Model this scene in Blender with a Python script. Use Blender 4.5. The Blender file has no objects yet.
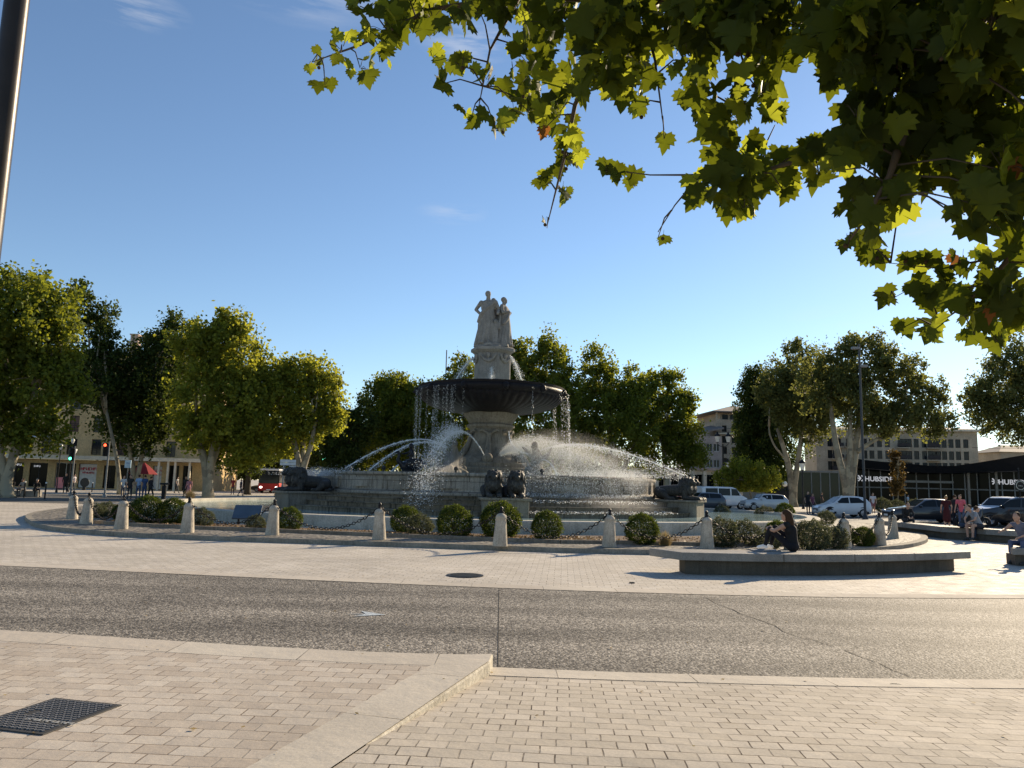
import bpy, math, random
import numpy as np
from mathutils import Vector, Matrix
from math import radians as RAD, sin, cos, pi, sqrt, tan, atan2
random.seed(7); rng = np.random.default_rng(7)
scene = bpy.context.scene
COL = scene.collection

# ------------------------------------------------------------------ camera
F, W, H = 760.0, 1024, 768
PITCH, ROLL, CZ = RAD(7.64), RAD(1.4), 1.6
RM = (Matrix.Rotation(RAD(90)+PITCH, 3, 'X') @ Matrix.Rotation(ROLL, 3, 'Z'))
CAM = Vector((0, 0, CZ))
cd = bpy.data.cameras.new('camera'); cam = bpy.data.objects.new('camera', cd); COL.objects.link(cam)
cam.matrix_world = Matrix.Translation(CAM) @ RM.to_4x4()
cd.sensor_width = 36; cd.lens = 36*F/W; cd.clip_start = 0.05; cd.clip_end = 6000
scene.camera = cam
def ray(u, v):
    return RM @ Vector(((u-512)/F, (384-v)/F, -1))
def P(u, v, Y):
    d = ray(u, v); return CAM + d*(Y/d.y)
def G(u, v, z=0.0):
    d = ray(u, v); return CAM + d*((z-CZ)/d.z)
def PX(Y, u=512, v=470):            # metres per pixel at distance Y
    return Y/F

# ------------------------------------------------------------------ naming
def tag(o, label=None, cat=None, group=None, kind=None):
    if label: o['label'] = label
    if cat: o['category'] = cat
    if group: o['group'] = group
    if kind: o['kind'] = kind
    return o
def thing(name, label, cat, loc=(0, 0, 0), rz=0.0, group=None):
    o = bpy.data.objects.new(name, None); COL.objects.link(o)
    o.location = loc; o.rotation_euler = (0, 0, rz); o.empty_display_size = .2
    return tag(o, label, cat, group)
def copy_tree(o, parent=None):
    c = o.copy(); COL.objects.link(c)
    if parent: c.parent = parent
    for ch in list(o.children): copy_tree(ch, c)
    return c

# ------------------------------------------------------------------ mesh builder
class MB:
    def __init__(s): s.v = []; s.f = []; s.m = []; s.uv = None
    def add(s, vs, fs, mi=0):
        b = len(s.v); s.v += [tuple(x) for x in vs]
        for f in fs: s.f.append(tuple(i+b for i in f)); s.m.append(mi)
        return s
    def box(s, c, d, rz=0, mi=0, taper=1.0, M=None):
        x, y, z = d[0]/2, d[1]/2, d[2]/2; vs = []
        for k, t in ((-1, 1), (1, taper)):
            for a, b in ((-1, -1), (1, -1), (1, 1), (-1, 1)):
                vs.append(Vector((a*x*t, b*y*t, k*z)))
        R = M if M is not None else Matrix.Rotation(rz, 3, 'Z')
        vs = [R@p + Vector(c) for p in vs]
        return s.add(vs, [(3, 2, 1, 0), (4, 5, 6, 7), (0, 1, 5, 4), (1, 2, 6, 5), (2, 3, 7, 6), (3, 0, 4, 7)], mi)
    def bb(s, x0, x1, y0, y1, z0, z1, mi=0):
        return s.box(((x0+x1)/2, (y0+y1)/2, (z0+z1)/2), (x1-x0, y1-y0, z1-z0), 0, mi)
    def lathe(s, prof, n=24, c=(0, 0, 0), mi=0, fn=None, a0=0, a1=2*pi):
        full = abs(a1-a0-2*pi) < 1e-6; N = n if full else n+1; vs = []
        for i in range(N):
            a = a0+(a1-a0)*i/n
            for j, (r, z) in enumerate(prof):
                rr = r*(fn(a, j) if fn else 1)
                vs.append((c[0]+rr*cos(a), c[1]+rr*sin(a), c[2]+z))
        L = len(prof); fs = []
        for i in range(n):
            k = (i+1) % N
            for j in range(L-1):
                fs.append((i*L+j, k*L+j, k*L+j+1, i*L+j+1))
        return s.add(vs, fs, mi)
    def tube(s, pts, rad, n=8, mi=0, cap=True):
        pts = [Vector(p) for p in pts]
        if not hasattr(rad, '__len__'): rad = [rad]*len(pts)
        vs = []; fs = []; up = Vector((0, 0, 1)); prev = None
        for i, p in enumerate(pts):
            d = (pts[min(i+1, len(pts)-1)]-pts[max(i-1, 0)])
            if d.length < 1e-9: d = Vector((0, 0, 1))
            d.normalize()
            if prev is None:
                a = d.cross(up if abs(d.z) < .95 else Vector((1, 0, 0))).normalized()
            else:
                a = (prev - d*prev.dot(d)).normalized()
            prev = a; b = d.cross(a)
            for k in range(n):
                t = 2*pi*k/n; vs.append(p+(a*cos(t)+b*sin(t))*rad[i])
        for i in range(len(pts)-1):
            for k in range(n):
                q = (k+1) % n
                fs.append((i*n+k, i*n+q, (i+1)*n+q, (i+1)*n+k))
        if cap:
            fs.append(tuple(reversed(range(n)))); fs.append(tuple((len(pts)-1)*n+k for k in range(n)))
        return s.add(vs, fs, mi)
    def ell(s, c, r, n=12, m=8, mi=0, R=None):
        vs = []; fs = []
        if not hasattr(r, '__len__'): r = (r, r, r)
        for j in range(m+1):
            th = pi*j/m
            for i in range(n):
                a = 2*pi*i/n
                p = Vector((r[0]*sin(th)*cos(a), r[1]*sin(th)*sin(a), r[2]*cos(th)))
                if R is not None: p = R@p
                vs.append(p+Vector(c))
        for j in range(m):
            for i in range(n):
                k = (i+1) % n
                fs.append((j*n+i, (j+1)*n+i, (j+1)*n+k, j*n+k))
        return s.add(vs, fs, mi)
    def prism(s, poly, z0, z1, mi=0, bottom=False):
        n = len(poly)
        z0s = z0 if hasattr(z0, '__len__') else [z0]*n
        z1s = z1 if hasattr(z1, '__len__') else [z1]*n
        vs = [(p[0], p[1], z0s[i]) for i, p in enumerate(poly)]+[(p[0], p[1], z1s[i]) for i, p in enumerate(poly)]
        fs = [tuple(range(n, 2*n))]
        if bottom: fs.append(tuple(reversed(range(n))))
        for i in range(n):
            k = (i+1) % n; fs.append((i, k, n+k, n+i))
        return s.add(vs, fs, mi)
    def build(s, name, mats, parent=None, smooth=False, bevel=0, auto=None, sub=0):
        me = bpy.data.meshes.new(name); me.from_pydata(s.v, [], s.f)
        if not isinstance(mats, (list, tuple)): mats = [mats]
        for m in mats: me.materials.append(m)
        if len(mats) > 1: me.polygons.foreach_set('material_index', s.m)
        if smooth: me.polygons.foreach_set('use_smooth', [True]*len(s.f))
        if s.uv:
            l = me.uv_layers.new(name='UVMap'); flat = []
            for f in s.f:
                for i in f: flat += list(s.uv[i])
            l.data.foreach_set('uv', flat)
        me.update()
        o = bpy.data.objects.new(name, me); COL.objects.link(o)
        if parent: o.parent = parent
        if auto is not None:
            me.polygons.foreach_set('use_smooth', [True]*len(s.f))
            try: me.set_sharp_from_angle(angle=RAD(auto))
            except Exception: pass
        if bevel:
            b = o.modifiers.new('bevel', 'BEVEL'); b.width = bevel; b.segments = 2; b.limit_method = 'ANGLE'; b.angle_limit = RAD(40)
        if sub:
            b = o.modifiers.new('sub', 'SUBSURF'); b.levels = sub; b.render_levels = sub
        return o
def np_mesh(name, verts, faces, mats, parent=None, mi=None, smooth=False):
    """verts (N,3), faces (M,k) arrays"""
    me = bpy.data.meshes.new(name); k = faces.shape[1]
    me.vertices.add(len(verts)); me.vertices.foreach_set('co', verts.astype(np.float32).ravel())
    me.loops.add(faces.size); me.loops.foreach_set('vertex_index', faces.astype(np.int32).ravel())
    me.polygons.add(len(faces)); me.polygons.foreach_set('loop_start', np.arange(0, faces.size, k, dtype=np.int32))
    if not isinstance(mats, (list, tuple)): mats = [mats]
    for m in mats: me.materials.append(m)
    if mi is not None: me.polygons.foreach_set('material_index', mi.astype(np.int32))
    if smooth: me.polygons.foreach_set('use_smooth', np.ones(len(faces), dtype=bool))
    me.update(calc_edges=True); me.validate()
    o = bpy.data.objects.new(name, me); COL.objects.link(o)
    if parent: o.parent = parent
    return o

# ------------------------------------------------------------------ materials
class NT:
    def __init__(s, name):
        s.mat = bpy.data.materials.new(name); s.mat.use_nodes = True
        s.t = s.mat.node_tree; s.n = s.t.nodes; s.b = s.n['Principled BSDF']; s.out = s.n['Material Output']
    def node(s, typ, **kw):
        n = s.n.new(typ)
        for k, v in kw.items():
            if k.startswith('_'): setattr(n, k[1:], v)
            else: n.inputs[k.replace('__', ' ')].default_value = v
        return n
    def link(s, a, b): s.t.links.new(a, b)
    def coord(s, kind='Object'):
        return s.node('ShaderNodeTexCoord').outputs[kind]
    def noise(s, vec, scale, detail=4, rough=.55):
        n = s.node('ShaderNodeTexNoise', Scale=scale, Detail=detail, Roughness=rough); s.link(vec, n.inputs['Vector']); return n.outputs['Fac']
    def ramp(s, fac, stops):
        r = s.node('ShaderNodeValToRGB'); e = r.color_ramp.elements
        while len(e) < len(stops): e.new(.5)
        for i, (p, c) in enumerate(stops):
            e[i].position = p; e[i].color = (c[0], c[1], c[2], 1) if hasattr(c, '__len__') else (c, c, c, 1)
        s.link(fac, r.inputs['Fac']); return r.outputs['Color']
    def mix(s, fac, a, b, mode='MIX'):
        m = s.node('ShaderNodeMix', _data_type='RGBA', _blend_type=mode)
        for val, i in ((fac, 0), (a, 6), (b, 7)):
            if hasattr(val, 'links'): s.link(val, m.inputs[i])
            elif hasattr(val, '__len__'): m.inputs[i].default_value = (*val[:3], 1)
            else: m.inputs[i].default_value = val
        return m.outputs[2]
    def math(s, op, a, b=0.0, c=None):
        m = s.node('ShaderNodeMath', _operation=op)
        for val, i in ((a, 0), (b, 1), (c, 2)):
            if val is None: continue
            if hasattr(val, 'links'): s.link(val, m.inputs[i])
            else: m.inputs[i].default_value = val
        return m.outputs[0]
    def bump(s, h, strength=.3, dist=.02, prev=None):
        b = s.node('ShaderNodeBump', Strength=strength, Distance=dist); s.link(h, b.inputs['Height'])
        if prev is not None: s.link(prev, b.inputs['Normal'])
        return b.outputs['Normal']
    def fin(s, color=None, rough=.7, metal=0, normal=None, spec=None):
        if color is not None:
            if hasattr(color, 'links'): s.link(color, s.b.inputs['Base Color'])
            else: s.b.inputs['Base Color'].default_value = (*color, 1)
        if hasattr(rough, 'links'): s.link(rough, s.b.inputs['Roughness'])
        else: s.b.inputs['Roughness'].default_value = rough
        s.b.inputs['Metallic'].default_value = metal
        if spec is not None: s.b.inputs['Specular IOR Level'].default_value = spec
        if normal is not None: s.link(normal, s.b.inputs['Normal'])
        return s.mat
def plain(name, c, rough=.6, metal=0, var=.15, scale=3.0, bump=0.0, spec=.25):
    t = NT(name); co = t.coord(); n = t.noise(co, scale, 5)
    col = t.ramp(n, [(.3, tuple(x*(1-var) for x in c)), (.7, tuple(min(1, x*(1+var)) for x in c))])
    nm = t.bump(t.noise(co, scale*12, 3), bump, .01) if bump else None
    return t.fin(col, rough, metal, nm, spec)
def stone(name, c, stain=(.06, .05, .04), amount=.5, scale=1.2, bump=.4, rough=.85, fine=25, course=None):
    """weathered stone: blotches, vertical streaks and grain"""
    t = NT(name); co = t.coord()
    base = t.ramp(t.noise(co, scale, 6, .65), [(.3, tuple(x*.72 for x in c)), (.7, tuple(min(1, x*1.2) for x in c))])
    mp = t.node('ShaderNodeMapping'); mp.inputs['Scale'].default_value = (5, 5, .45); t.link(co, mp.inputs['Vector'])
    st = t.ramp(t.noise(mp.outputs[0], scale*1.3, 5, .7), [(.48, 0), (.68, 1)])
    f = t.math('MULTIPLY', st, amount)
    col = t.mix(f, base, stain)
    g = t.ramp(t.noise(co, fine, 3), [(.35, .8), (.65, 1.12)])
    col = t.mix(1.0, col, g, 'MULTIPLY'); nm = None
    if course:      # masonry courses running round the axis of the object
        sx = t.node('ShaderNodeSeparateXYZ'); t.link(co, sx.inputs[0])
        an = t.math('MULTIPLY', t.math('ARCTAN2', sx.outputs[1], sx.outputs[0]), course[0])
        cb = t.node('ShaderNodeCombineXYZ'); t.link(an, cb.inputs[0]); t.link(sx.outputs[2], cb.inputs[1])
        br = t.node('ShaderNodeTexBrick', Scale=1.0); br.inputs['Brick Width'].default_value = course[1]; br.inputs['Row Height'].default_value = course[2]; br.inputs['Mortar Size'].default_value = .012; br.inputs['Mortar Smooth'].default_value = .3
        br.inputs['Color1'].default_value = (1.05, 1.05, 1.05, 1); br.inputs['Color2'].default_value = (.78, .76, .74, 1); br.inputs['Mortar'].default_value = (.3, .28, .26, 1); t.link(cb.outputs[0], br.inputs['Vector'])
        col = t.mix(1.0, col, br.outputs['Color'], 'MULTIPLY'); nm = t.bump(t.math('SUBTRACT', 1.0, br.outputs['Fac']), .5, .02)
    return t.fin(col, rough, 0, t.bump(t.noise(co, fine*.6, 6, .7), bump, .03, nm), .12)
def pavers(name, c1, c2, bw, bh, mortar, mcol, rot=0, offx=0, offy=0, stain=None, coord='Object', rough=(.8, .95), mort_bump=.6, soft=.5, uvs=None, nn=6.0, spec=.07):
    t = NT(name); uvc = t.coord(coord); co = t.coord('Object')
    mp = t.node('ShaderNodeMapping'); mp.inputs['Rotation'].default_value = (0, 0, rot); mp.inputs['Location'].default_value = (offx, offy, 0)
    t.link(uvc, mp.inputs['Vector'])
    # slight wobble so that courses are not ruler straight
    nz = t.node('ShaderNodeTexNoise', Scale=2.2, Detail=2.0); t.link(mp.outputs[0], nz.inputs['Vector'])
    wob = t.node('ShaderNodeVectorMath', _operation='SCALE'); t.link(nz.outputs['Color'], wob.inputs[0]); wob.inputs['Scale'].default_value = .035 if coord == 'Object' else .0
    ad = t.node('ShaderNodeVectorMath', _operation='ADD'); t.link(mp.outputs[0], ad.inputs[0]); t.link(wob.outputs[0], ad.inputs[1])
    br = t.node('ShaderNodeTexBrick', Scale=1.0); br.inputs['Brick Width'].default_value = bw; br.inputs['Row Height'].default_value = bh
    br.inputs['Mortar Size'].default_value = mortar; br.inputs['Mortar Smooth'].default_value = .35; br.inputs['Bias'].default_value = 0
    br.inputs['Color1'].default_value = (*c1, 1); br.inputs['Color2'].default_value = (*c2, 1); br.inputs['Mortar'].default_value = (*mcol, 1)
    t.link(ad.outputs[0], br.inputs['Vector'])
    wn = t.noise(co, .45, 5, .6)
    big = t.ramp(wn, [(.3, .84), (.7, 1.1)])
    mc = t.mix(t.ramp(t.noise(co, 3.1, 4, .7), [(.42, 0), (.6, 1)]), tuple(.5*(x+y)*.8 for x, y in zip(c1, c2)), mcol); t.link(mc, br.inputs['Mortar'])
    col = t.mix(1.0, br.outputs['Color'], big, 'MULTIPLY')
    fine = t.ramp(t.noise(co, 60, 4, .7), [(.3, .86), (.7, 1.1)])
    col = t.mix(1.0, col, fine, 'MULTIPLY')
    if stain:
        s1 = t.ramp(t.noise(co, nn, 6, .75), [(.6, 0), (.74, 1)])
        s2 = t.ramp(t.noise(co, .8, 3), [(.48, 0), (.6, 1)])
        col = t.mix(t.math('MULTIPLY', t.math('MULTIPLY', s1, s2), .6), col, stain)
    h = t.math('SUBTRACT', 1.0, br.outputs['Fac'])
    nm = t.bump(h, mort_bump, .012)
    nm = t.bump(t.noise(co, 35, 5, .7), .35, .006, nm)
    # each paver tilts a hair
    nm = t.bump(t.noise(co, 5.0, 2), soft, .02, nm)
    r = t.ramp(t.noise(co, 3, 5), [(.3, rough[0]), (.7, rough[1])])
    return t.fin(col, r, 0, nm, spec)
def leafmat(name, dark, light, trans, tfac=.45, rough=.6):
    t = NT(name)
    g = t.node('ShaderNodeNewGeometry')
    col = t.ramp(g.outputs['Random Per Island'], [(0.0, dark), (.6, tuple((a+b)/2 for a, b in zip(dark, light))), (1.0, light)])
    t.fin(col, rough, spec=.12)
    tr = t.node('ShaderNodeBsdfTranslucent')
    tc = t.mix(.35, trans, col); t.link(tc, tr.inputs['Color'])
    mx = t.node('ShaderNodeMixShader'); mx.inputs[0].default_value = tfac
    t.link(t.b.outputs[0], mx.inputs[1]); t.link(tr.outputs[0], mx.inputs[2]); t.link(mx.outputs[0], t.out.inputs['Surface'])
    return t.mat
def glassy(name, c, rough=.12, spec=.22):
    t = NT(name); return t.fin(c, rough, 0, t.bump(t.noise(t.coord(), .35, 2), .04, .2), spec)
def emit(name, c, s):
    t = NT(name); e = t.node('ShaderNodeEmission'); e.inputs[0].default_value = (*c, 1); e.inputs[1].default_value = s
    t.link(e.outputs[0], t.out.inputs['Surface']); return t.mat

M = {}
M['bark'] = None
def bark():
    t = NT('plane_bark'); co = t.coord()
    v = t.node('ShaderNodeTexVoronoi', Scale=1.6); v.inputs['Randomness'].default_value = 1
    ns = t.node('ShaderNodeTexNoise', Scale=2.5, Detail=5.0); t.link(co, ns.inputs['Vector'])
    ad = t.node('ShaderNodeVectorMath', _operation='ADD'); t.link(co, ad.inputs[0]); t.link(ns.outputs['Color'], ad.inputs[1]); t.link(ad.outputs[0], v.inputs['Vector'])
    col = t.ramp(v.outputs['Color'], [(0, (.12, .1, .07)), (.35, (.22, .19, .13)), (.65, (.33, .29, .2)), (1, (.17, .15, .1))])
    return t.fin(col, .8, 0, t.bump(t.noise(co, 9, 5), .5, .03))
M['bark'] = bark()
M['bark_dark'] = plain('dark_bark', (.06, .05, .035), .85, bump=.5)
M['leaf_mid'] = leafmat('plane_leaves', (.036, .056, .012), (.12, .15, .026), (.44, .46, .03), .43)
M['leaf_yel'] = leafmat('plane_leaves_yellow', (.06, .08, .016), (.17, .20, .034), (.60, .58, .045), .48)
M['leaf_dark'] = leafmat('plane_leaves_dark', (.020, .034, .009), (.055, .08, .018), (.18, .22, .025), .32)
M['leaf_grey'] = leafmat('plane_leaves_dull', (.04, .052, .02), (.12, .135, .046), (.36, .36, .07), .4)
M['leaf_brown'] = leafmat('sapling_leaves', (.05, .035, .015), (.10, .07, .025), (.2, .13, .03), .3)
M['bench_base'] = stone('bench_base_shaded', (.11, .095, .075), (.05, .04, .03), .4, 2.0, .25, .8, 60)  # shade under the seat slab is put into this darker base colour
M['box_leaf'] = leafmat('boxwood_leaves', (.014, .028, .007), (.05, .075, .014), (.2, .25, .02), .3)
M['silver_leaf'] = leafmat('lavender_leaves', (.03, .04, .02), (.09, .1, .055), (.2, .21, .09), .28)
M['dry_leaf'] = leafmat('dry_grass', (.2, .14, .06), (.4, .3, .14), (.5, .4, .2), .35)
M['near_leaf'] = leafmat('near_plane_leaf', (.014, .024, .005), (.045, .065, .010), (.22, .25, .010), .40, .6)
M['near_leaf_y'] = leafmat('near_plane_leaf_yellow', (.05, .065, .008), (.09, .115, .016), (.56, .60, .04), .55, .6)
M['near_leaf_b'] = leafmat('near_plane_leaf_withered', (.08, .035, .012), (.16, .06, .02), (.5, .2, .04), .4, .6)
M['limestone'] = stone('limestone', (.36, .325, .265), (.05, .04, .03), amount=.75, course=(8.4, 1.45, .43))
M['limestone_wet'] = stone('wet_limestone', (.20, .17, .125), (.025, .02, .015), .85, 1.0, course=(9.5, 1.6, 5.0))
M['limestone_pale'] = stone('pale_limestone', (.5, .46, .38), (.2, .17, .12), .4, 1.5)
M['statue'] = stone('statue_stone', (.25, .235, .21), (.1, .09, .08), .4, 2.0)
M['bowl'] = stone('algae_dark_stone', (.013, .011, .012), (.04, .034, .03), .3, 2.5, rough=.5)
M['bronze'] = stone('lion_metal', (.045, .043, .04), (.13, .12, .10), .4, 4, rough=.5)
M['plinth'] = stone('plinth_stone', (.21, .185, .145), (.06, .05, .04), .6, 1.4)
M['bollard'] = stone('bollard_stone', (.50, .44, .35), (.22, .19, .15), .5, 4, fine=50)
M['iron'] = plain('dark_iron', (.02, .02, .022), .45, .6)
M['chain'] = plain('rusty_chain', (.03, .026, .024), .5, .7)
M['concrete'] = stone('bench_concrete', (.27, .25, .22), (.2, .19, .17), .3, 2.0, .25, .6, 60)
M['white'] = plain('white_paint', (.72, .72, .7), .4, var=.05)
M['black'] = plain('black_paint', (.012, .012, .014), .35, var=.2)
M['grey'] = plain('grey_paint', (.2, .21, .22), .45, .3)
M['glass'] = glassy('dark_glass', (.015, .018, .02))
M['shopglass'] = glassy('shop_glass', (.006, .008, .008), .1, .05)
M['greenglass'] = glassy('green_shop_glass', (.012, .03, .026), .08, .2)
M['rubber'] = plain('tyre_rubber', (.02, .02, .02), .8)
M['rim'] = plain('alloy_rim', (.45, .45, .46), .3, .8)
M['red'] = plain('red_paint', (.45, .03, .025), .4)
M['cream'] = plain('cream_paint', (.6, .54, .42), .6)
M['soil'] = plain('bed_soil', (.13, .09, .06), .95, var=.4, scale=12, bump=.8)
M['skin'] = plain('skin', (.45, .27, .19), .55, var=.05)
M['hair'] = plain('brown_hair', (.05, .028, .016), .7, var=.3, scale=30, spec=.1)
M['hair_g'] = plain('grey_hair', (.45, .44, .42), .5, var=.1)
def cloth(name, c): 
    return plain(name, c, .85, var=.12, scale=8, bump=.2)
# ------------------------------------------------------------------ world, sun
SUN_AZ, SUN_EL = RAD(40), RAD(23)
w = bpy.data.worlds.new('World'); scene.world = w; w.use_nodes = True
wt = w.node_tree; bg = wt.nodes['Background']; bg.inputs['Strength'].default_value = .066
sky = wt.nodes.new('ShaderNodeTexSky'); sky.sky_type = 'NISHITA'; sky.sun_disc = False
sky.sun_elevation = SUN_EL; sky.sun_rotation = SUN_AZ; sky.air_density = 1.0; sky.dust_density = .09; sky.ozone_density = 2.9; sky.altitude = 150
# thin cirrus streaks: stretched noise masked to a few directions of the sky
tc = wt.nodes.new('ShaderNodeTexCoord')
mp = wt.nodes.new('ShaderNodeMapping'); mp.inputs['Scale'].default_value = (3, 3, 22); mp.inputs['Rotation'].default_value = (RAD(4), RAD(6), 0)
wt.links.new(tc.outputs['Generated'], mp.inputs['Vector'])
nz = wt.nodes.new('ShaderNodeTexNoise'); nz.inputs['Scale'].default_value = 2.2; nz.inputs['Detail'].default_value = 6; nz.inputs['Roughness'].default_value = .6
wt.links.new(mp.outputs[0], nz.inputs['Vector'])
acc = None
for (u, v, rad_, s) in ((452, 212, .05, .5), (470, 42, .07, 1.0), (125, 4, .07, .8), (930, 228, .05, .5), (300, -15, .12, .6), (985, 352, .05, .5), (830, 320, .06, .3)):
    d = ray(u, v).normalized()
    vd = wt.nodes.new('ShaderNodeVectorMath'); vd.operation = 'SUBTRACT'; wt.links.new(tc.outputs['Generated'], vd.inputs[0]); vd.inputs[1].default_value = d
    vs_ = wt.nodes.new('ShaderNodeVectorMath'); vs_.operation = 'MULTIPLY'; wt.links.new(vd.outputs[0], vs_.inputs[0]); vs_.inputs[1].default_value = (1, 1, 3.0)
    ln = wt.nodes.new('ShaderNodeVectorMath'); ln.operation = 'LENGTH'; wt.links.new(vs_.outputs[0], ln.inputs[0])
    mr = wt.nodes.new('ShaderNodeMapRange'); mr.inputs['From Min'].default_value = 0; mr.inputs['From Max'].default_value = rad_; mr.inputs['To Min'].default_value = s; mr.inputs['To Max'].default_value = 0
    wt.links.new(ln.outputs['Value'], mr.inputs['Value'])
    if acc is None: acc = mr.outputs[0]
    else:
        a = wt.nodes.new('ShaderNodeMath'); a.operation = 'ADD'; wt.links.new(acc, a.inputs[0]); wt.links.new(mr.outputs[0], a.inputs[1]); acc = a.outputs[0]
rp = wt.nodes.new('ShaderNodeMapRange'); rp.inputs['From Min'].default_value = .42; rp.inputs['From Max'].default_value = .7; wt.links.new(nz.outputs['Fac'], rp.inputs['Value'])
ml = wt.nodes.new('ShaderNodeMath'); ml.operation = 'MULTIPLY'; ml.use_clamp = True; wt.links.new(rp.outputs[0], ml.inputs[0]); wt.links.new(acc, ml.inputs[1])
mxw = wt.nodes.new('ShaderNodeMix'); mxw.data_type = 'RGBA'; wt.links.new(ml.outputs[0], mxw.inputs[0]); wt.links.new(sky.outputs[0], mxw.inputs[6]); mxw.inputs[7].default_value = (5.2, 5.3, 5.6, 1)
wt.links.new(mxw.outputs[2], bg.inputs['Color'])
sl = bpy.data.lights.new('sun', 'SUN'); sl.energy = 3.7; sl.angle = RAD(.55); sl.color = (1, .82, .58)
so = bpy.data.objects.new('sun', sl); COL.objects.link(so)
sd = Vector((sin(SUN_AZ)*cos(SUN_EL), cos(SUN_AZ)*cos(SUN_EL), sin(SUN_EL)))
so.rotation_euler = sd.to_track_quat('Z', 'Y').to_euler(); so.location = (40, 60, 40)
vs = scene.view_settings; vs.view_transform = 'Standard'; vs.look = 'None'; vs.exposure = 1.25; vs.gamma = 1; vs.use_curve_mapping = False
scene.cycles.max_bounces = 6; scene.cycles.transparent_max_bounces = 4
scene.cycles.caustics_reflective = False; scene.cycles.caustics_refractive = False

# ------------------------------------------------------------------ ground
M['pav_far'] = pavers('plaza_pavers', (.52, .475, .41), (.44, .395, .33), .24, .16, .008, (.2, .17, .13), RAD(4), rough=(.65, .85), spec=.15, stain=(.3, .25, .19), nn=1.5)
M['pav_left'] = pavers('left_pavers', (.49, .44, .375), (.40, .345, .285), .20, .145, .006, (.21, .165, .13), RAD(3), stain=(.2, .12, .08))
M['pav_right'] = pavers('right_pavers', (.50, .45, .38), (.42, .375, .31), .175, .14, .005, (.09, .07, .055), RAD(4), stain=(.3, .24, .16), rough=(.8, .95), mort_bump=.9)
M['slab'] = pavers('edging_slabs', (.50, .455, .385), (.45, .40, .335), 1.15, 5.0, .006, (.13, .11, .09), 0, coord='UV', rough=(.8, .9))
def aggregate():
    t = NT('exposed_aggregate'); co = t.coord()
    v = t.node('ShaderNodeTexVoronoi', Scale=46.0); t.link(co, v.inputs['Vector'])
    v2 = t.node('ShaderNodeTexVoronoi', Scale=95.0); t.link(co, v2.inputs['Vector'])
    c1 = t.ramp(v.outputs['Color'], [(0, (.02, .019, .018)), (.3, (.095, .086, .076)), (.5, (.235, .212, .18)), (.75, (.46, .42, .355)), (1, (.66, .6, .52))])
    c2 = t.ramp(v2.outputs['Color'], [(0, (.06, .055, .05)), (.5, (.2, .18, .15)), (1, (.5, .45, .38))])
    col = t.mix(.28, c1, c2)
    edge = t.ramp(v.outputs['Distance'], [(.35, 1.0), (.75, .5)])
    col = t.mix(1.0, col, edge, 'MULTIPLY')
    mp = t.node('ShaderNodeMapping'); mp.inputs['Scale'].default_value = (.25, 1.2, 1); t.link(co, mp.inputs['Vector'])
    big = t.ramp(t.noise(mp.outputs[0], .8, 5, .6), [(.3, .72), (.7, 1.25)])
    col = t.mix(1.0, col, big, 'MULTIPLY')
    tx_ = t.node('ShaderNodeTexWave', Scale=.22, Distortion=3.0, Detail=3.0); tx_.bands_direction = 'Y'; t.link(co, tx_.inputs['Vector']); col = t.mix(1.0, col, t.ramp(tx_.outputs['Fac'], [(.2, .84), (.8, 1.1)]), 'MULTIPLY')
    sp_ = t.ramp(t.noise(co, .35, 7, .7), [(.55, 1.0), (.7, .72)]); col = t.mix(1.0, col, sp_, 'MULTIPLY')
    inv = t.math('SUBTRACT', 1.0, v.outputs['Distance'])
    return t.fin(col, .75, 0, t.bump(inv, .6, .01), .1)
M['agg'] = aggregate()
M['asphalt'] = plain('road_asphalt', (.13, .125, .115), .75, var=.25, scale=1.5, bump=.3)
def cobble():
    t = NT('cobbles'); co = t.coord()
    v = t.node('ShaderNodeTexVoronoi', Scale=9.0); t.link(co, v.inputs['Vector'])
    col = t.ramp(v.outputs['Color'], [(0, (.10, .09, .07)), (.5, (.22, .195, .155)), (1, (.4, .36, .3))])
    e = t.ramp(v.outputs['Distance'], [(.3, 1), (.62, .45)]); col = t.mix(1, col, e, 'MULTIPLY')
    return t.fin(col, .75, 0, t.bump(t.math('SUBTRACT', 1.0, v.outputs['Distance']), .9, .04))
M['cobble'] = cobble()
def gravel():
    t = NT('gravel'); co = t.coord()
    v = t.node('ShaderNodeTexVoronoi', Scale=28.0); t.link(co, v.inputs['Vector'])
    col = t.ramp(v.outputs['Color'], [(0, (.2, .17, .13)), (1, (.45, .4, .33))])
    big = t.ramp(t.noise(co, .7, 5), [(.35, .7), (.65, 1.1)]); col = t.mix(1, col, big, 'MULTIPLY')
    return t.fin(col, .9, 0, t.bump(v.outputs['Distance'], .7, .03))
M['gravel'] = gravel()

def struct(name, mb, m, **kw):
    o = mb.build(name, m, **kw); o['kind'] = 'structure'; return o
g = MB(); g.add([(-2500, -60, -.004), (2500, -60, -.004), (2500, 4000, -.004), (-2500, 4000, -.004)], [(0, 1, 2, 3)])
struct('ground', g, M['pav_far'])

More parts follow.
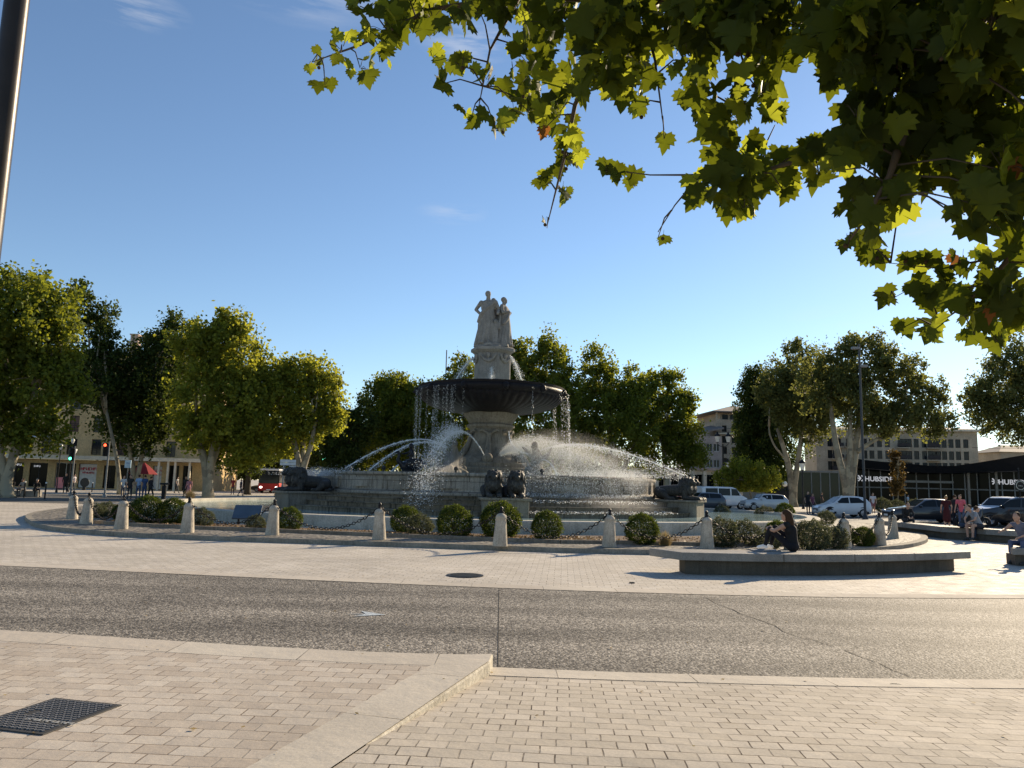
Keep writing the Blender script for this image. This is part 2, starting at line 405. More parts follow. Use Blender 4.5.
def ribbon(a, b, z, name, m, thick=0.0, zf=None):
    """sheet between two polylines of equal count, u along, v across"""
    mb = MB(); uv = []; L = 0
    for i in range(len(a)):
        if i: L += (Vector(a[i][:2])-Vector(a[i-1][:2])).length
        za = zf(a[i][0], a[i][1]) if zf else z; zb = zf(b[i][0], b[i][1]) if zf else z
        mb.v += [(a[i][0], a[i][1], za), (b[i][0], b[i][1], zb)]; uv += [(L, .2), (L, .6)]
    for i in range(len(a)-1):
        mb.f.append((2*i, 2*i+2, 2*i+3, 2*i+1)); mb.m.append(0)
    mb.uv = uv
    return mb
def interp(pts, n=40):
    pts = sorted(pts); xs = [p[0] for p in pts]; ys = [p[1] for p in pts]
    X = np.linspace(xs[0], xs[-1], n)
    # smooth quadratic fit
    c = np.polyfit(xs, ys, min(3, len(xs)-1)); return [(float(x), float(np.polyval(c, x))) for x in X]
# far and near edges of the aggregate carriageway, read off the ground plane
far_px = [(-60, 563.5), (0, 566), (200, 575), (400, 585), (600, 592), (800, 597), (1024, 598.5), (1090, 598.5)]
near_px = [(-80, 626), (0, 630), (130, 638), (250, 646), (380, 652), (493, 655)]
nearR_px = [(493, 669), (600, 673), (700, 676.5), (820, 679.5), (1024, 681), (1100, 681)]
farG = [G(u, v) for u, v in interp(far_px)]
KZ = .13
nearG = [G(u, v, KZ) for u, v in interp(near_px, 24)]
nearRG = [G(u, v) for u, v in interp(nearR_px, 24)]
def ext(poly, dx):      # extend the ends sideways
    a, b = poly[0], poly[1]; d = (a-b).normalized(); p0 = a+d*dx
    a, b = poly[-1], poly[-2]; d = (a-b).normalized(); p1 = a+d*dx
    return [p0]+list(poly)+[p1]
farG = ext(farG, 14)
# carriageway sheet: far edge to well under the near pavements
mb = MB(); n = len(farG)
lo = [Vector((p.x*0.6, 4.2, 0)) for p in farG]
for i in range(n): mb.v += [(farG[i].x, farG[i].y, .004), (lo[i].x, lo[i].y, .004)]
for i in range(n-1): mb.f.append((2*i, 2*i+1, 2*i+3, 2*i+2)); mb.m.append(0)
struct('road', mb, M['agg'])
# pale edging slabs on the far side
a = farG; b = [p+Vector((0, .42+.0*p.x, 0)) for p in farG]
struct('kerb_far', ribbon(a, b, .010, 'k', None), M['slab'])
# expansion joint and crack in the road
jm = MB()
def strip(mb, p, q, w, z):
    d = (q-p); d.z = 0; d.normalize(); s = Vector((-d.y, d.x, 0))*w/2
    mb.add([(p.x-s.x, p.y-s.y, z), (q.x-s.x, q.y-s.y, z), (q.x+s.x, q.y+s.y, z), (p.x+s.x, p.y+s.y, z)], [(0, 1, 2, 3)])
strip(jm, G(499, 590), G(498, 668), .009, .0075)
pts = [(706, 598), (716, 604), (733, 610), (740, 614), (752, 618), (775, 626), (783, 632), (800, 638), (815, 641), (832, 647)]
for i in range(len(pts)-1): strip(jm, G(*pts[i]), G(*pts[i+1]), random.uniform(.008, .022), .009)
pts = [(845, 651), (862, 658), (880, 664), (893, 671), (910, 677)]
for i in range(len(pts)-1): strip(jm, G(*pts[i]), G(*pts[i+1]), random.uniform(.008, .02), .009)
M['joint'] = plain('joint_filler', (.03, .026, .022), .9)
struct('road_joint', jm, M['joint'])

# near right pavement: starts flush at the road, ramps up to the left pavement's level by the camera
def zr(x, y): return .012 + .118*max(0.0, min(1.0, (6.9-y)/2.3))
kA = G(493, 668); kB = G(322, 771, .10)         # foot line of the diagonal kerb
kdir = (Vector((kB.x, kB.y, 0))-Vector((kA.x, kA.y, 0))).normalized()
edge = [Vector((p.x, p.y, 0)) for p in nearRG]; edge[0] = Vector((kA.x-.02, edge[0].y, 0)); edge = ext(edge, 10)
edge[0] = Vector((kA.x-.02, edge[1].y+.0, 0)); edge[0].x = edge[1].x-.001
inner = [Vector((p.x, p.y-.36, 0)) for p in edge]
struct('kerb_near', ribbon(edge, inner, 0, 'k', None, zf=lambda x, y: zr(x, y)+.004), M['slab'])
mb = MB(); rows = 14
for i, p in enumerate(edge):
    for j in range(rows):
        yy = (p.y-.33)*(1-j/(rows-1)) + (-12)*(j/(rows-1)) if j > 8 else (p.y-.33) - j*.35
        mb.v.append((p.x if j < 1 else p.x, yy, zr(p.x, yy)))
# extend left under the raised kerb: shift only first column along the kerb line
for j in range(rows):
    x, y, z = mb.v[j]; t_ = (kA.y-y)/max(1e-6, -kdir.y); mb.v[j] = (kA.x+kdir.x*t_-.15, y, z)
for i in range(len(edge)-1):
    for j in range(rows-1):
        q = i*rows+j; mb.f.append((q, q+1, q+rows+1, q+rows)); mb.m.append(0)
struct('pavement', mb, M['pav_right'])

# raised left pavement with stone edging along the road and the diagonal kerb
nl = [Vector((p.x, p.y, 0)) for p in nearG]; C0 = G(493, 654, KZ); C0.z = 0
nl[-1] = C0; nl = ext(nl, 10); nl = nl[:-1]
kend = C0 + kdir*9
cornB = G(490, 662, KZ); cornB.z = 0
diag0 = cornB; diag1 = cornB+kdir*9
poly = nl + [diag0, diag1, Vector((-30, diag1.y, 0)), Vector((-30, nl[0].y, 0))]
mb = MB(); mb.prism([(p.x, p.y) for p in poly], -.002, KZ)
struct('kerb', mb, M['limestone_pale'], bevel=.012)
# top sheets: edging slabs, then pavers
inn = [p+Vector((0, -.44, 0)) for p in nl]
side = Vector((kdir.y, -kdir.x, 0)); side = side if side.x < 0 else -side
q0 = diag0+side*.40
# cut the edging row where it meets the diagonal slabs
dn0 = diag0+side*.40
Q = None
for i in range(len(inn)-1):
    a_, b_ = inn[i], inn[i+1]; dd = b_-a_; den = dd.x*kdir.y-dd.y*kdir.x
    if abs(den) < 1e-9: continue
    tt = ((dn0.x-a_.x)*kdir.y-(dn0.y-a_.y)*kdir.x)/den
    if -1e-6 <= tt <= 1+1e-6: Q = a_+dd*tt; iq = i
if Q is None: Q = dn0; iq = len(inn)-2
inner = inn[:iq+1]+[Q]
mb = MB(); pg_ = [p+Vector((0, -.012, 0)) for p in nl[:-1]]+[nl[-1]+Vector((-.012, -.012, 0)), diag0+Vector((-.012, 0, 0))]+list(reversed(inner))
mb.add([(p.x, p.y, KZ+.0045) for p in pg_], [tuple(range(len(pg_)))]); mb.uv = [(p.x, .4) for p in pg_]
struct('edging_stone', mb, M['slab'])
dA = [diag0+Vector((-.012, 0, 0))+kdir*t for t in (0, .9, 1.8, 3, 9)]
dB = [p+side*.40 for p in dA]
dB[0] = Q
struct('edging_stone', ribbon(dA, dB, KZ+.008, 'k', None), M['slab'])
pv = inner+dB[1:]+[Vector((-30, dB[-1].y, 0)), Vector((-30, inn[0].y, 0))]
mb = MB(); mb.add([(p.x, p.y, KZ+.003) for p in pv], [tuple(range(len(pv)))])
struct('pavement', mb, M['pav_left'])

# square access cover with raised lugs in the left pavement
c = [G(-22, 729, KZ), G(41, 699, KZ), G(108, 706, KZ), G(64, 735, KZ)]
ctr = sum(c, Vector())/4; ex = (c[2]-c[1]); L1 = ex.length; ang = atan2(ex.y, ex.x); L2 = (c[1]-c[0]).length
t = thing('access_cover', 'square black cast iron access cover with raised ribs set in the left pavement', 'manhole cover', (ctr.x, ctr.y, KZ+.0045), ang)
mb = MB(); mb.bb(-L1/2, L1/2, -L2/2, L2/2, -.02, .006)
mb.build('frame', plain('cover_plate_iron', (.05, .048, .045), .7, .1), t, bevel=.003)
mb = MB(); nx, ny = 17, 17
for i in range(nx):
    for j in range(ny):
        x = -L1/2+.03+(L1-.06)*(i+.5)/nx; y = -L2/2+.03+(L2-.06)*(j+.5)/ny
        if abs(y+L2*.18) < .03 and -.02 < x < L1*.42: continue
        if (abs(x+.12) < .03 and abs(y-.0) < .05): continue
        mb.box((x, y, .008), (.026, .016, .008), RAD(45 if (i+j) % 2 else -45), taper=.8)
mb.build('lug', plain('worn_iron', (.17, .165, .16), .6, .1), t)
M['worn_bright'] = plain('worn_letters', (.42, .41, .38), .4, .3)
tx = bpy.data.curves.new('lettering', 'FONT'); tx.body = 'C 250'; tx.size = .085; tx.extrude = .002; tx.align_x = 'CENTER'
def text_obj(body, size, mat_, parent, loc, rot, extr=.01, name='lettering', align='CENTER'):
    if body[0] == '~':      # lettering too small to read in the photo: a row of letter-like strokes
        mb = MB(); n_ = int(body[1:]); cw = size*.62; x = -cw*n_/2
        for i in range(n_):
            h_ = size*.7; k_ = (i*7+n_) % 4; b_ = size*.13
            mb.bb(x, x+b_, 0, h_, 0, extr)
            if k_ in (0, 2): mb.bb(x+b_, x+cw*.72, h_-b_, h_, 0, extr)
            if k_ in (0, 1): mb.bb(x+b_, x+cw*.72, 0, b_, 0, extr)
            if k_ in (1, 3): mb.bb(x+cw*.72, x+cw*.72+b_, 0, h_, 0, extr)
            if k_ in (2, 3): mb.bb(x+b_, x+cw*.72, h_*.45, h_*.45+b_, 0, extr)
            x += cw
        o_ = mb.build(name, mat_, parent); o_.location = loc; o_.rotation_euler = rot; return o_
    c_ = bpy.data.curves.new(name, 'FONT'); c_.body = body; c_.size = size; c_.extrude = extr; c_.align_x = align; c_.offset = size*.015
    o_ = bpy.data.objects.new(name, c_); COL.objects.link(o_)
    dg = bpy.context.evaluated_depsgraph_get(); me = bpy.data.meshes.new_from_object(o_.evaluated_get(dg)); bpy.data.objects.remove(o_)
    me.materials.clear(); me.materials.append(mat_)
    o_ = bpy.data.objects.new(name, me); COL.objects.link(o_); o_.parent = parent; o_.location = loc; o_.rotation_euler = rot
    return o_
text_obj('~11', .052, M['worn_bright'], t, (.12, -L2*.18-.018, .0085), (0, 0, 0), .002)

# round covers
def round_cover(u, v, r, z, label, name='manhole_cover'):
    p = G(u, v, z); t = thing(name, label, 'manhole cover', (p.x, p.y, z+.006))
    mb = MB(); mb.lathe([(r, -.01), (r, .004), (r*.86, .005), (r*.86, .002), (0, .002)], 32); mb.build('rim', M['iron'], t)
    mb = MB()
    for k in range(-4, 5):
        hw = sqrt(max(0, (r*.8)**2-(k*r*.18)**2)); mb.box((0, k*r*.18, .006), (2*hw, r*.06, .006))
    mb.build('tread_bar', plain('cover_iron', (.1, .095, .085), .5, .4), t)
round_cover(465, 575.5, .33, 0, 'large round iron manhole cover in the pale paving beyond the road')
round_cover(697, 683.5, .065, .015, 'small round service cap in the slab edging, left of two', 'service_cap')
round_cover(897, 686.5, .065, .015, 'small round service cap in the slab edging, right of two', 'service_cap')
round_cover(632, 583, .05, 0, 'tiny round cap in the pale paving before the low bench', 'service_cap')
# worn white road mark
mb = MB(); a = G(347, 614.5); b = G(386, 615.5); c3 = G(378, 612); d3 = G(378, 618)
mb.add([(a.x, a.y-.01, .010), (c3.x-.1, a.y-.03, .010), (c3.x-.1, a.y+.02, .010)], [(0, 1, 2)])
mb.add([(b.x, b.y, .010), (c3.x-.22, c3.y, .010), (c3.x-.1, b.y, .010), (d3.x-.3, d3.y+.02, .010)], [(0, 1, 2, 3)])
struct('road_marking', mb, plain('worn_marking', (.42, .46, .48), .6, var=.3, scale=30))

# far asphalt roads where the traffic stands
mb = MB(); mb.add([(22, 38, .004), (120, 34, .004), (120, 62, .004), (26, 66, .004), (2, 92, .004), (-8, 92, .004), (14, 62, .004)], [(0, 1, 2, 3, 4, 5, 6)])
struct('road', mb, M['asphalt'])
mb = MB(); mb.add([(-120, 40, .004), (-24, 44, .004), (-25, 56, .004), (-30, 64, .004), (-60, 66, .004), (-120, 66, .004)], [(0, 1, 2, 3, 4, 5)])
struct('road', mb, M['asphalt'])

# ------------------------------------------------------------------ island
isl_px = [(27, 517), (29, 524), (45, 529.5), (70, 532.5), (120, 536.5), (200, 540), (300, 543.5), (400, 547), (490, 550), (560, 552.5), (670, 555), (760, 555.5), (830, 554), (880, 551), (908, 548), (924, 544), (928, 540), (922, 536), (910, 533.5), (899, 532.5)]
isl = [G(u, v) for u, v in isl_px]
back = [(13.6, 31.5), (16.5, 35), (18.8, 41), (18, 48), (13, 55), (5, 60), (-6, 61), (-15, 57), (-20, 50), (-21.5, 42), (-20, 34)]
pl = [Vector((p.x, p.y, 0)) for p in isl]+[Vector((x, y, 0)) for x, y in back]
def catmull(pts, k=4, closed=True):
    out = []; n = len(pts)
    for i in range(n):
        p0, p1, p2, p3 = pts[i-1], pts[i], pts[(i+1) % n], pts[(i+2) % n]
        for j in range(k):
            t = j/k
            out.append(.5*((2*p1)+(p2-p0)*t+(2*p0-5*p1+4*p2-p3)*t*t+(3*p1-p0-3*p2+p3)*t**3))
    return out
pls = catmull(pl, 4)
def inset(poly, d):
    n = len(poly); out = []
    A = sum(poly[i].x*poly[(i+1) % n].y-poly[(i+1) % n].x*poly[i].y for i in range(n)); sg = 1 if A > 0 else -1
    for i in range(n):
        t = (poly[(i+1) % n]-poly[i-1]).normalized(); out.append(poly[i]+Vector((-t.y, t.x, 0))*d*sg)
    return out
IZ = .12
mb = MB(); mb.prism([(p.x, p.y) for p in pls], -.002, IZ)
struct('island_kerb', mb, stone('kerb_stone', (.27, .245, .2), (.12, .1, .08), .4, 2), bevel=.015)
i1 = inset(pls, .22)
mb = MB(); mb.add([(p.x, p.y, IZ+.004) for p in i1], [tuple(range(len(i1)))]); struct('cobble_strip', mb, M['cobble'])
# planting bed with its own low kerb, following the bollard line
bed_px = [(80, 522), (120, 525.5), (190, 529), (272, 532), (380, 536.5), (430, 538.5), (500, 541.5), (560, 543.5), (609, 544), (707, 546), (790, 546.5), (830, 546), (850, 543), (862, 538), (866, 533)]
bf = [G(u, v, IZ) for u, v in bed_px]
FC = P(489, 486, 40.0); FC.z = 0; FX, FY = FC.x, FC.y; RO = 16.0
mb = MB()
front = [Vector((p.x, p.y, 0)) for p in bf]
backb = []
for p in front:
    d = Vector((p.x-FX, p.y-FY, 0)); backb.append(FC+d.normalized()*min(d.length-.3, RO+1.0))
for i in range(len(front)): mb.v += [(front[i].x, front[i].y, IZ+.05), (backb[i].x, backb[i].y, IZ+.05)]
for i in range(len(front)-1): mb.f.append((2*i, 2*i+2, 2*i+3, 2*i+1)); mb.m.append(0)
struct('planting_bed', mb, M['soil'])
mb = MB()
for i in range(len(front)-1):
    a, b = front[i], front[i+1]; d = (b-a).normalized(); s_ = Vector((-d.y, d.x, 0))*.07
    mb.prism([(a.x-s_.x, a.y-s_.y), (b.x-s_.x, b.y-s_.y), (b.x+s_.x, b.y+s_.y), (a.x+s_.x, a.y+s_.y)], IZ-.01, IZ+.10)
struct('bed_kerb', mb, stone('bed_kerb_stone', (.26, .22, .17), (.1, .08, .06), .5, 2), bevel=.01)
mb = MB(); mb.lathe([(RO-.2, .006), (RO+1.35, .006)], 96, (FX, FY, IZ)); struct('path', mb, M['limestone_pale'])
# ------------------------------------------------------------------ organic bodies: tagged primitives fused by a voxel remesh
class Body:
    def __init__(s): s.pr = []; s.mb = MB()
    def cap(s, a, b, ra, rb=None, m=0):
        a, b = Vector(a), Vector(b); rb = ra if rb is None else rb; s.pr.append(('c', a, b, ra, rb, m))
        n = 5; ts = [i/n for i in range(n+1)]
        if (b-a).length < 1e-4: s.mb.ell(a, ra, 10, 8); return s
        s.mb.tube([a+(b-a)*t for t in ts], [ra+(rb-ra)*t for t in ts], 12)
        s.mb.ell(a, ra, 12, 8); s.mb.ell(b, rb, 12, 8); return s
    def ell(s, c, r, m=0, R=None):
        s.pr.append(('e', Vector(c), Vector(r), R, 0, m)); s.mb.ell(c, r, 16, 12, R=R); return s
    def chain(s, pts, rs, m=0):
        for i in range(len(pts)-1): s.cap(pts[i], pts[i+1], rs[i], rs[i+1], m)
        return s
    def build(s, name, mats, vox=.02, smooth=3, parent=None):
        tmp = s.mb.build('tmp', [mats[0]])
        r = tmp.modifiers.new('r', 'REMESH'); r.mode = 'VOXEL'; r.voxel_size = vox; r.use_smooth_shade = True
        sm = tmp.modifiers.new('s', 'SMOOTH'); sm.factor = .5; sm.iterations = smooth
        dg = bpy.context.evaluated_depsgraph_get(); me = bpy.data.meshes.new_from_object(tmp.evaluated_get(dg))
        old = tmp.data; bpy.data.objects.remove(tmp); bpy.data.meshes.remove(old)
        me.name = name; me.materials.clear()
        for m in mats: me.materials.append(m)
        n = len(me.polygons); c = np.empty(n*3); me.polygons.foreach_get('center', c); c = c.reshape(-1, 3)
        best = np.full(n, 1e9); mi = np.zeros(n, int)
        for p in s.pr:
            if p[0] == 'c':
                a = np.array(p[1]); d = np.array(p[2])-a; L = max(d@d, 1e-9); t = np.clip((c-a)@d/L, 0, 1)
                dist = np.linalg.norm(c-(a+t[:, None]*d), axis=1)-(p[3]+(p[4]-p[3])*t)
            else:
                q = c-np.array(p[1])
                if p[3] is not None: q = q@np.array(p[3])
                r_ = np.array(p[2]); k = np.linalg.norm(q/r_, axis=1); dist = (k-1)*r_.min()
            w_ = dist < best; best[w_] = dist[w_]; mi[w_] = p[5]
        me.polygons.foreach_set('material_index', mi.astype(np.int32)); me.polygons.foreach_set('use_smooth', np.ones(n, dtype=bool)); me.update()
        o = bpy.data.objects.new(name, me); COL.objects.link(o)
        if parent: o.parent = parent
        return o

# ------------------------------------------------------------------ fountain
ft = thing('fountain', 'tiered stone fountain with lions, dark upper bowl and statues on top in a round pool', 'fountain', (FX, FY, 0))
mb = MB()
mb.lathe([(RO, 0), (RO, .40), (RO-.03, .43), (RO-.55, .43), (RO-.58, .40), (RO-.58, 0)], 128, (0, 0, IZ*0+.1))
mb.build('pool_rim', M['limestone_pale'], ft, auto=35)
def water(name, c, sc=1.6, st=.25):
    t = NT(name); co = t.coord()
    n1 = t.noise(co, sc, 4, .6); n2 = t.noise(co, sc*5, 3)
    return t.fin(c, .06, 0, t.bump(n2, st*.5, .03, t.bump(n1, st, .1)), .9)
M['pool'] = water('pool_water', (.34, .47, .47))
mb = MB(); mb.lathe([(.01, .40), (RO-.55, .40)], 96, (FX, FY, 0)); struct('water', mb, M['pool'])
# steps under the basin
st = [(10.6, .1, .60), (10.1, .1, .82), (9.6, .1, 1.02), (9.1, .1, 1.16)]
for r, z0, z1 in st:
    mb = MB(); mb.lathe([(r, z0), (r, z1-.05), (r+.05, z1-.04), (r+.05, z1), (r-.62, z1)], 12*6, (0, 0, 0)); mb.build('step', M['limestone_wet'], ft, auto=35)
# basin wall: twelve slightly bowed facets with pilasters
RB = 8.35
def scal(a, j): return 1+.012*cos(12*a)
mb = MB()
mb.lathe([(RB+.35, 1.1), (RB+.35, 1.24), (RB+.12, 1.32), (RB+.08, 1.36), (RB+.08, 1.90), (RB+.14, 1.94), (RB+.2, 1.98), (RB+.2, 2.06), (RB+.16, 2.09), (RB-.4, 2.09), (RB-.4, 1.2)], 144, fn=scal)
mb.build('basin_wall', M['limestone'], ft, auto=30)
for k in range(24):
    a = k*pi/12+RAD(7)
    mb = MB(); R_ = Matrix.Rotation(a, 3, 'Z'); rr = RB+.1
    if k % 2 == 0: mb.box(R_@Vector((rr+.03, 0, 1.64)), (.18, .42, .56), M=R_)
    else:
        mb.box(R_@Vector((rr-.0, 0, 1.63)), (.07, 1.5, .40), M=R_)
    mb.build('pilaster' if k % 2 == 0 else 'panel', M['limestone'], ft, bevel=.012)
mb = MB(); mb.lathe([(.01, 1.98), (RB-.38, 1.98)], 64); wo = mb.build('basin_water', M['pool'], ft)
# pedestal steps, base and column
mb = MB()
for r, z0, z1 in ((3.0, 1.9, 2.25), (2.6, 2.2, 2.5), (2.25, 2.45, 2.75)):
    mb.lathe([(r, z0), (r, z1-.04), (r-.04, z1), (r-.5, z1)], 48)
mb.build('pedestal_base', M['plinth'], ft, auto=35)
mb = MB()
prof = [(1.95, 2.7), (1.85, 2.95), (1.55, 3.1), (1.32, 3.35), (1.15, 3.8), (1.05, 4.3), (1.06, 4.5), (1.22, 4.62), (1.22, 4.72), (1.1, 4.8), (1.18, 4.95), (1.38, 5.2), (1.42, 5.42)]
mb.lathe(prof, 96, fn=lambda a, j: 1+.035*cos(6*a+.3))
mb.build('column', M['plinth'], ft, auto=50)
for k in range(6):   # volutes and acanthus ornaments round the column
    a = k*pi/3+RAD(-92); R_ = Matrix.Rotation(a, 3, 'Z'); b = Body()
    b.chain([R_@Vector((1.9, 0, 2.75)), R_@Vector((1.55, 0, 3.2)), R_@Vector((1.25, 0, 3.7)), R_@Vector((1.14, 0, 4.2))], [.24, .2, .15, .1])
    for s_ in (-1, 1):
        b.chain([R_@Vector((1.14, 0, 4.15)), R_@Vector((1.2, .18*s_, 4.32)), R_@Vector((1.15, .36*s_, 4.42)), R_@Vector((1.13, .5*s_, 4.34))], [.08, .08, .07, .05])
    b.ell(R_@Vector((1.95, 0, 2.95)), (.28, .28, .28))
    b.build('volute', [M['plinth']], .05, 2, ft)
# upper bowl: gadrooned underside and moulded rim
def gad(a, j): return 1+(.022*abs(cos(28*a)) if 2 <= j <= 6 else 0)
zb = 5.2
mb = MB()
prof = [(1.0, zb+.0), (1.4, zb+.14), (1.9, zb+.2), (2.7, zb+.34), (3.25, zb+.54), (3.55, zb+.76), (3.68, zb+.9), (3.72, zb+.98), (3.86, zb+1.04), (3.92, zb+1.16), (3.92, zb+1.3), (3.84, zb+1.36), (3.75, zb+1.36), (3.7, zb+1.22), (2.5, zb+1.2), (.5, zb+1.2)]
mb.lathe(prof, 28*12, fn=gad); mb.build('upper_bowl', M['bowl'], ft, auto=60)
mb = MB(); mb.lathe([(3.84, zb+1.36), (3.86, zb+1.48), (3.74, zb+1.5), (3.55, zb+1.5), (3.52, zb+1.22)], 96)
mb.build('bowl_rim', M['bowl'], ft, auto=40)
for k in range(12):   # spout masks on the rim
    a = k*pi/6+.2; R_ = Matrix.Rotation(a, 3, 'Z'); b = Body()
    b.ell(R_@Vector((3.93, 0, zb+1.18)), (.16, .16, .2)); b.cap(R_@Vector((3.95, 0, zb+1.12)), R_@Vector((4.12, 0, zb+1.1)), .07, .05)
    b.build('spout_mask', [M['bowl']], .03, 1, ft)
mb = MB(); mb.lathe([(.01, zb+1.42), (3.54, zb+1.42)], 64); mb.build('bowl_water', M['pool'], ft)
# upper pedestal (six sided) with festoons
zt = zb+1.3
def hexf(a, j):
    k = (a+RAD(12)) % (pi/3)-pi/6; return cos(pi/6)/cos(k)
mb = MB()
mb.lathe([(1.55, zt), (1.55, zt+.25), (1.35, zt+.35), (1.12, zt+.5), (1.0, zt+.62), (1.0, zt+2.0), (1.12, zt+2.1), (1.22, zt+2.15), (1.22, zt+2.3), (1.12, zt+2.36), (.2, zt+2.36)], 72, fn=hexf)
mb.build('upper_pedestal', M['statue'], ft, auto=28)
for k in range(6):
    a = k*pi/3+RAD(18-0)+pi/6*0; R_ = Matrix.Rotation(a, 3, 'Z'); b = Body(); r_ = 1.0
    b.chain([R_@Vector((r_, -.42, zt+1.87)), R_@Vector((r_*.93, -.22, zt+1.63)), R_@Vector((r_*.9, 0, zt+1.55)), R_@Vector((r_*.93, .22, zt+1.63)), R_@Vector((r_, .42, zt+1.87))], [.05, .08, .1, .08, .05])
    b.ell(R_@Vector((r_*.9, 0, zt+1.85)), (.12, .12, .16)); b.build('festoon', [M['statue']], .03, 1, ft)
mb = MB(); mb.lathe([(1.08, zt+2.36), (1.05, zt+2.5), (.1, zt+2.5)], 6, a0=RAD(18), a1=RAD(378)); mb.build('statue_base', M['statue'], ft, bevel=.02)

def robed(cx, cy, rz, h, lean=0, arm='hip', turn=0.0, beard=False, bun=True):
    """draped standing stone figure; faces -Y before turning"""
    R_ = Matrix.Rotation(rz, 3, 'Z'); k = h/1.75; b = Body()
    def T(x, y, z): return R_@(Vector((x*1.18, y*1.18, z))*k)+Vector((cx, cy, 0))
    # robe: broad folds
    b.chain([T(0, .02, .05), T(0, .0, .5), T(0, 0, .9), T(0, 0, 1.08)], [.34*k, .30*k, .25*k, .22*k])
    for i in range(15):
        a = 2*pi*i/15+random.uniform(-.1, .1); r0 = .30+random.uniform(0, .05)
        b.chain([T(r0*cos(a), r0*sin(a)*.85, .0), T(.25*cos(a+.1), .22*sin(a+.1), .5), T(.17*cos(a+.25), .15*sin(a+.25), .98)], [.05*k, .038*k, .02*k])
    b.ell(T(0, 0, 1.22), (.24*k, .19*k, .22*k), R=R_); b.ell(T(0, 0, 1.36), (.25*k, .16*k, .12*k), R=R_)
    # mantle falling diagonally from the shoulder
    b.chain([T(.18, -.03, 1.42), T(.05, -.17, 1.2), T(-.15, -.17, .98), T(-.25, -.08, .75)], [.07*k, .06*k, .06*k, .05*k])
    b.chain([T(.18, .05, 1.42), T(.1, .17, 1.15), T(-.1, .2, .95), T(-.24, .1, .7), T(-.26, .1, .2)], [.07*k, .07*k, .08*k, .08*k, .06*k])
    b.cap(T(0, 0, 1.42), T(.0, -.01, 1.55), .085*k, .07*k)
    Rh = R_@Matrix.Rotation(turn, 3, 'Z'); hc = T(0, -.02, 1.65)
    b.ell(hc, (.078*k, .098*k, .115*k), R=Rh)
    b.ell(hc+Rh@Vector((0, -.095, -.012))*k, (.016*k, .026*k, .026*k)); b.ell(hc+Rh@Vector((0, -.07, -.075))*k, (.035*k, .035*k, .03*k))
    b.ell(hc+Rh@Vector((0, .03, .04))*k, (.095*k, .105*k, .095*k), R=Rh)
    if bun: b.ell(hc+Rh@Vector((0, .12, .02))*k, (.055*k,)*3)
    for s_ in (-1, 1):
        sh = T(.2*s_, 0, 1.4)
        if arm == 'hip' and s_ < 0: b.chain([sh, T(-.36, .05, 1.18), T(-.2, -.05, 1.0)], [.075*k, .055*k, .045*k])
        elif arm == 'chest': b.chain([sh, T(.27*s_, -.05, 1.15), T(.1*s_, -.2, 1.22)], [.075*k, .055*k, .04*k])
        else: b.chain([sh, T(.3*s_, .0, 1.15), T(.3*s_, -.14, .98)], [.075*k, .055*k, .045*k])
        b.ell(T(.1*s_, -.24, .03), (.06*k, .13*k, .05*k), R=R_)
    return b
zs = zt+2.5
def place_body(b, name, mats, vox, parent, z, label=None):
    o = b.build(name, mats, vox, 2, parent); o.location = (0, 0, z)
    if label: o['label'] = label
    return o
place_body(robed(-.30, -.22, RAD(-12), 2.9, arm='hip', turn=RAD(40)), 'statue', [M['statue']], .035, ft, zs, 'robed stone statue with hand on hip, left of the three on top')
place_body(robed(.52, .10, RAD(75), 2.66, arm='chest', turn=RAD(10), bun=False), 'statue', [M['statue']], .035, ft, zs, 'slimmer stone statue in profile looking right')
place_body(robed(-.05, .55, RAD(190), 2.7, arm='low'), 'statue', [M['statue']], .035, ft, zs, 'stone statue facing away behind the other two')
b = Body()   # child and attributes between the figures
b.chain([(.12, -.55, 0), (.12, -.5, .6), (.12, -.48, 1.0)], [.2, .16, .15]); b.ell((.12, -.52, 1.2), (.12, .13, .14))
b.chain([(.28, -.45, .9), (.36, -.3, 1.5), (.3, -.2, 1.9)], [.08, .07, .06]); b.chain([(.3, -.4, 0), (.4, -.3, .5), (.36, -.3, 1.0)], [.14, .1, .09])
place_body(b, 'statue', [M['statue']], .035, ft, zs, 'small stone child standing between the statues')

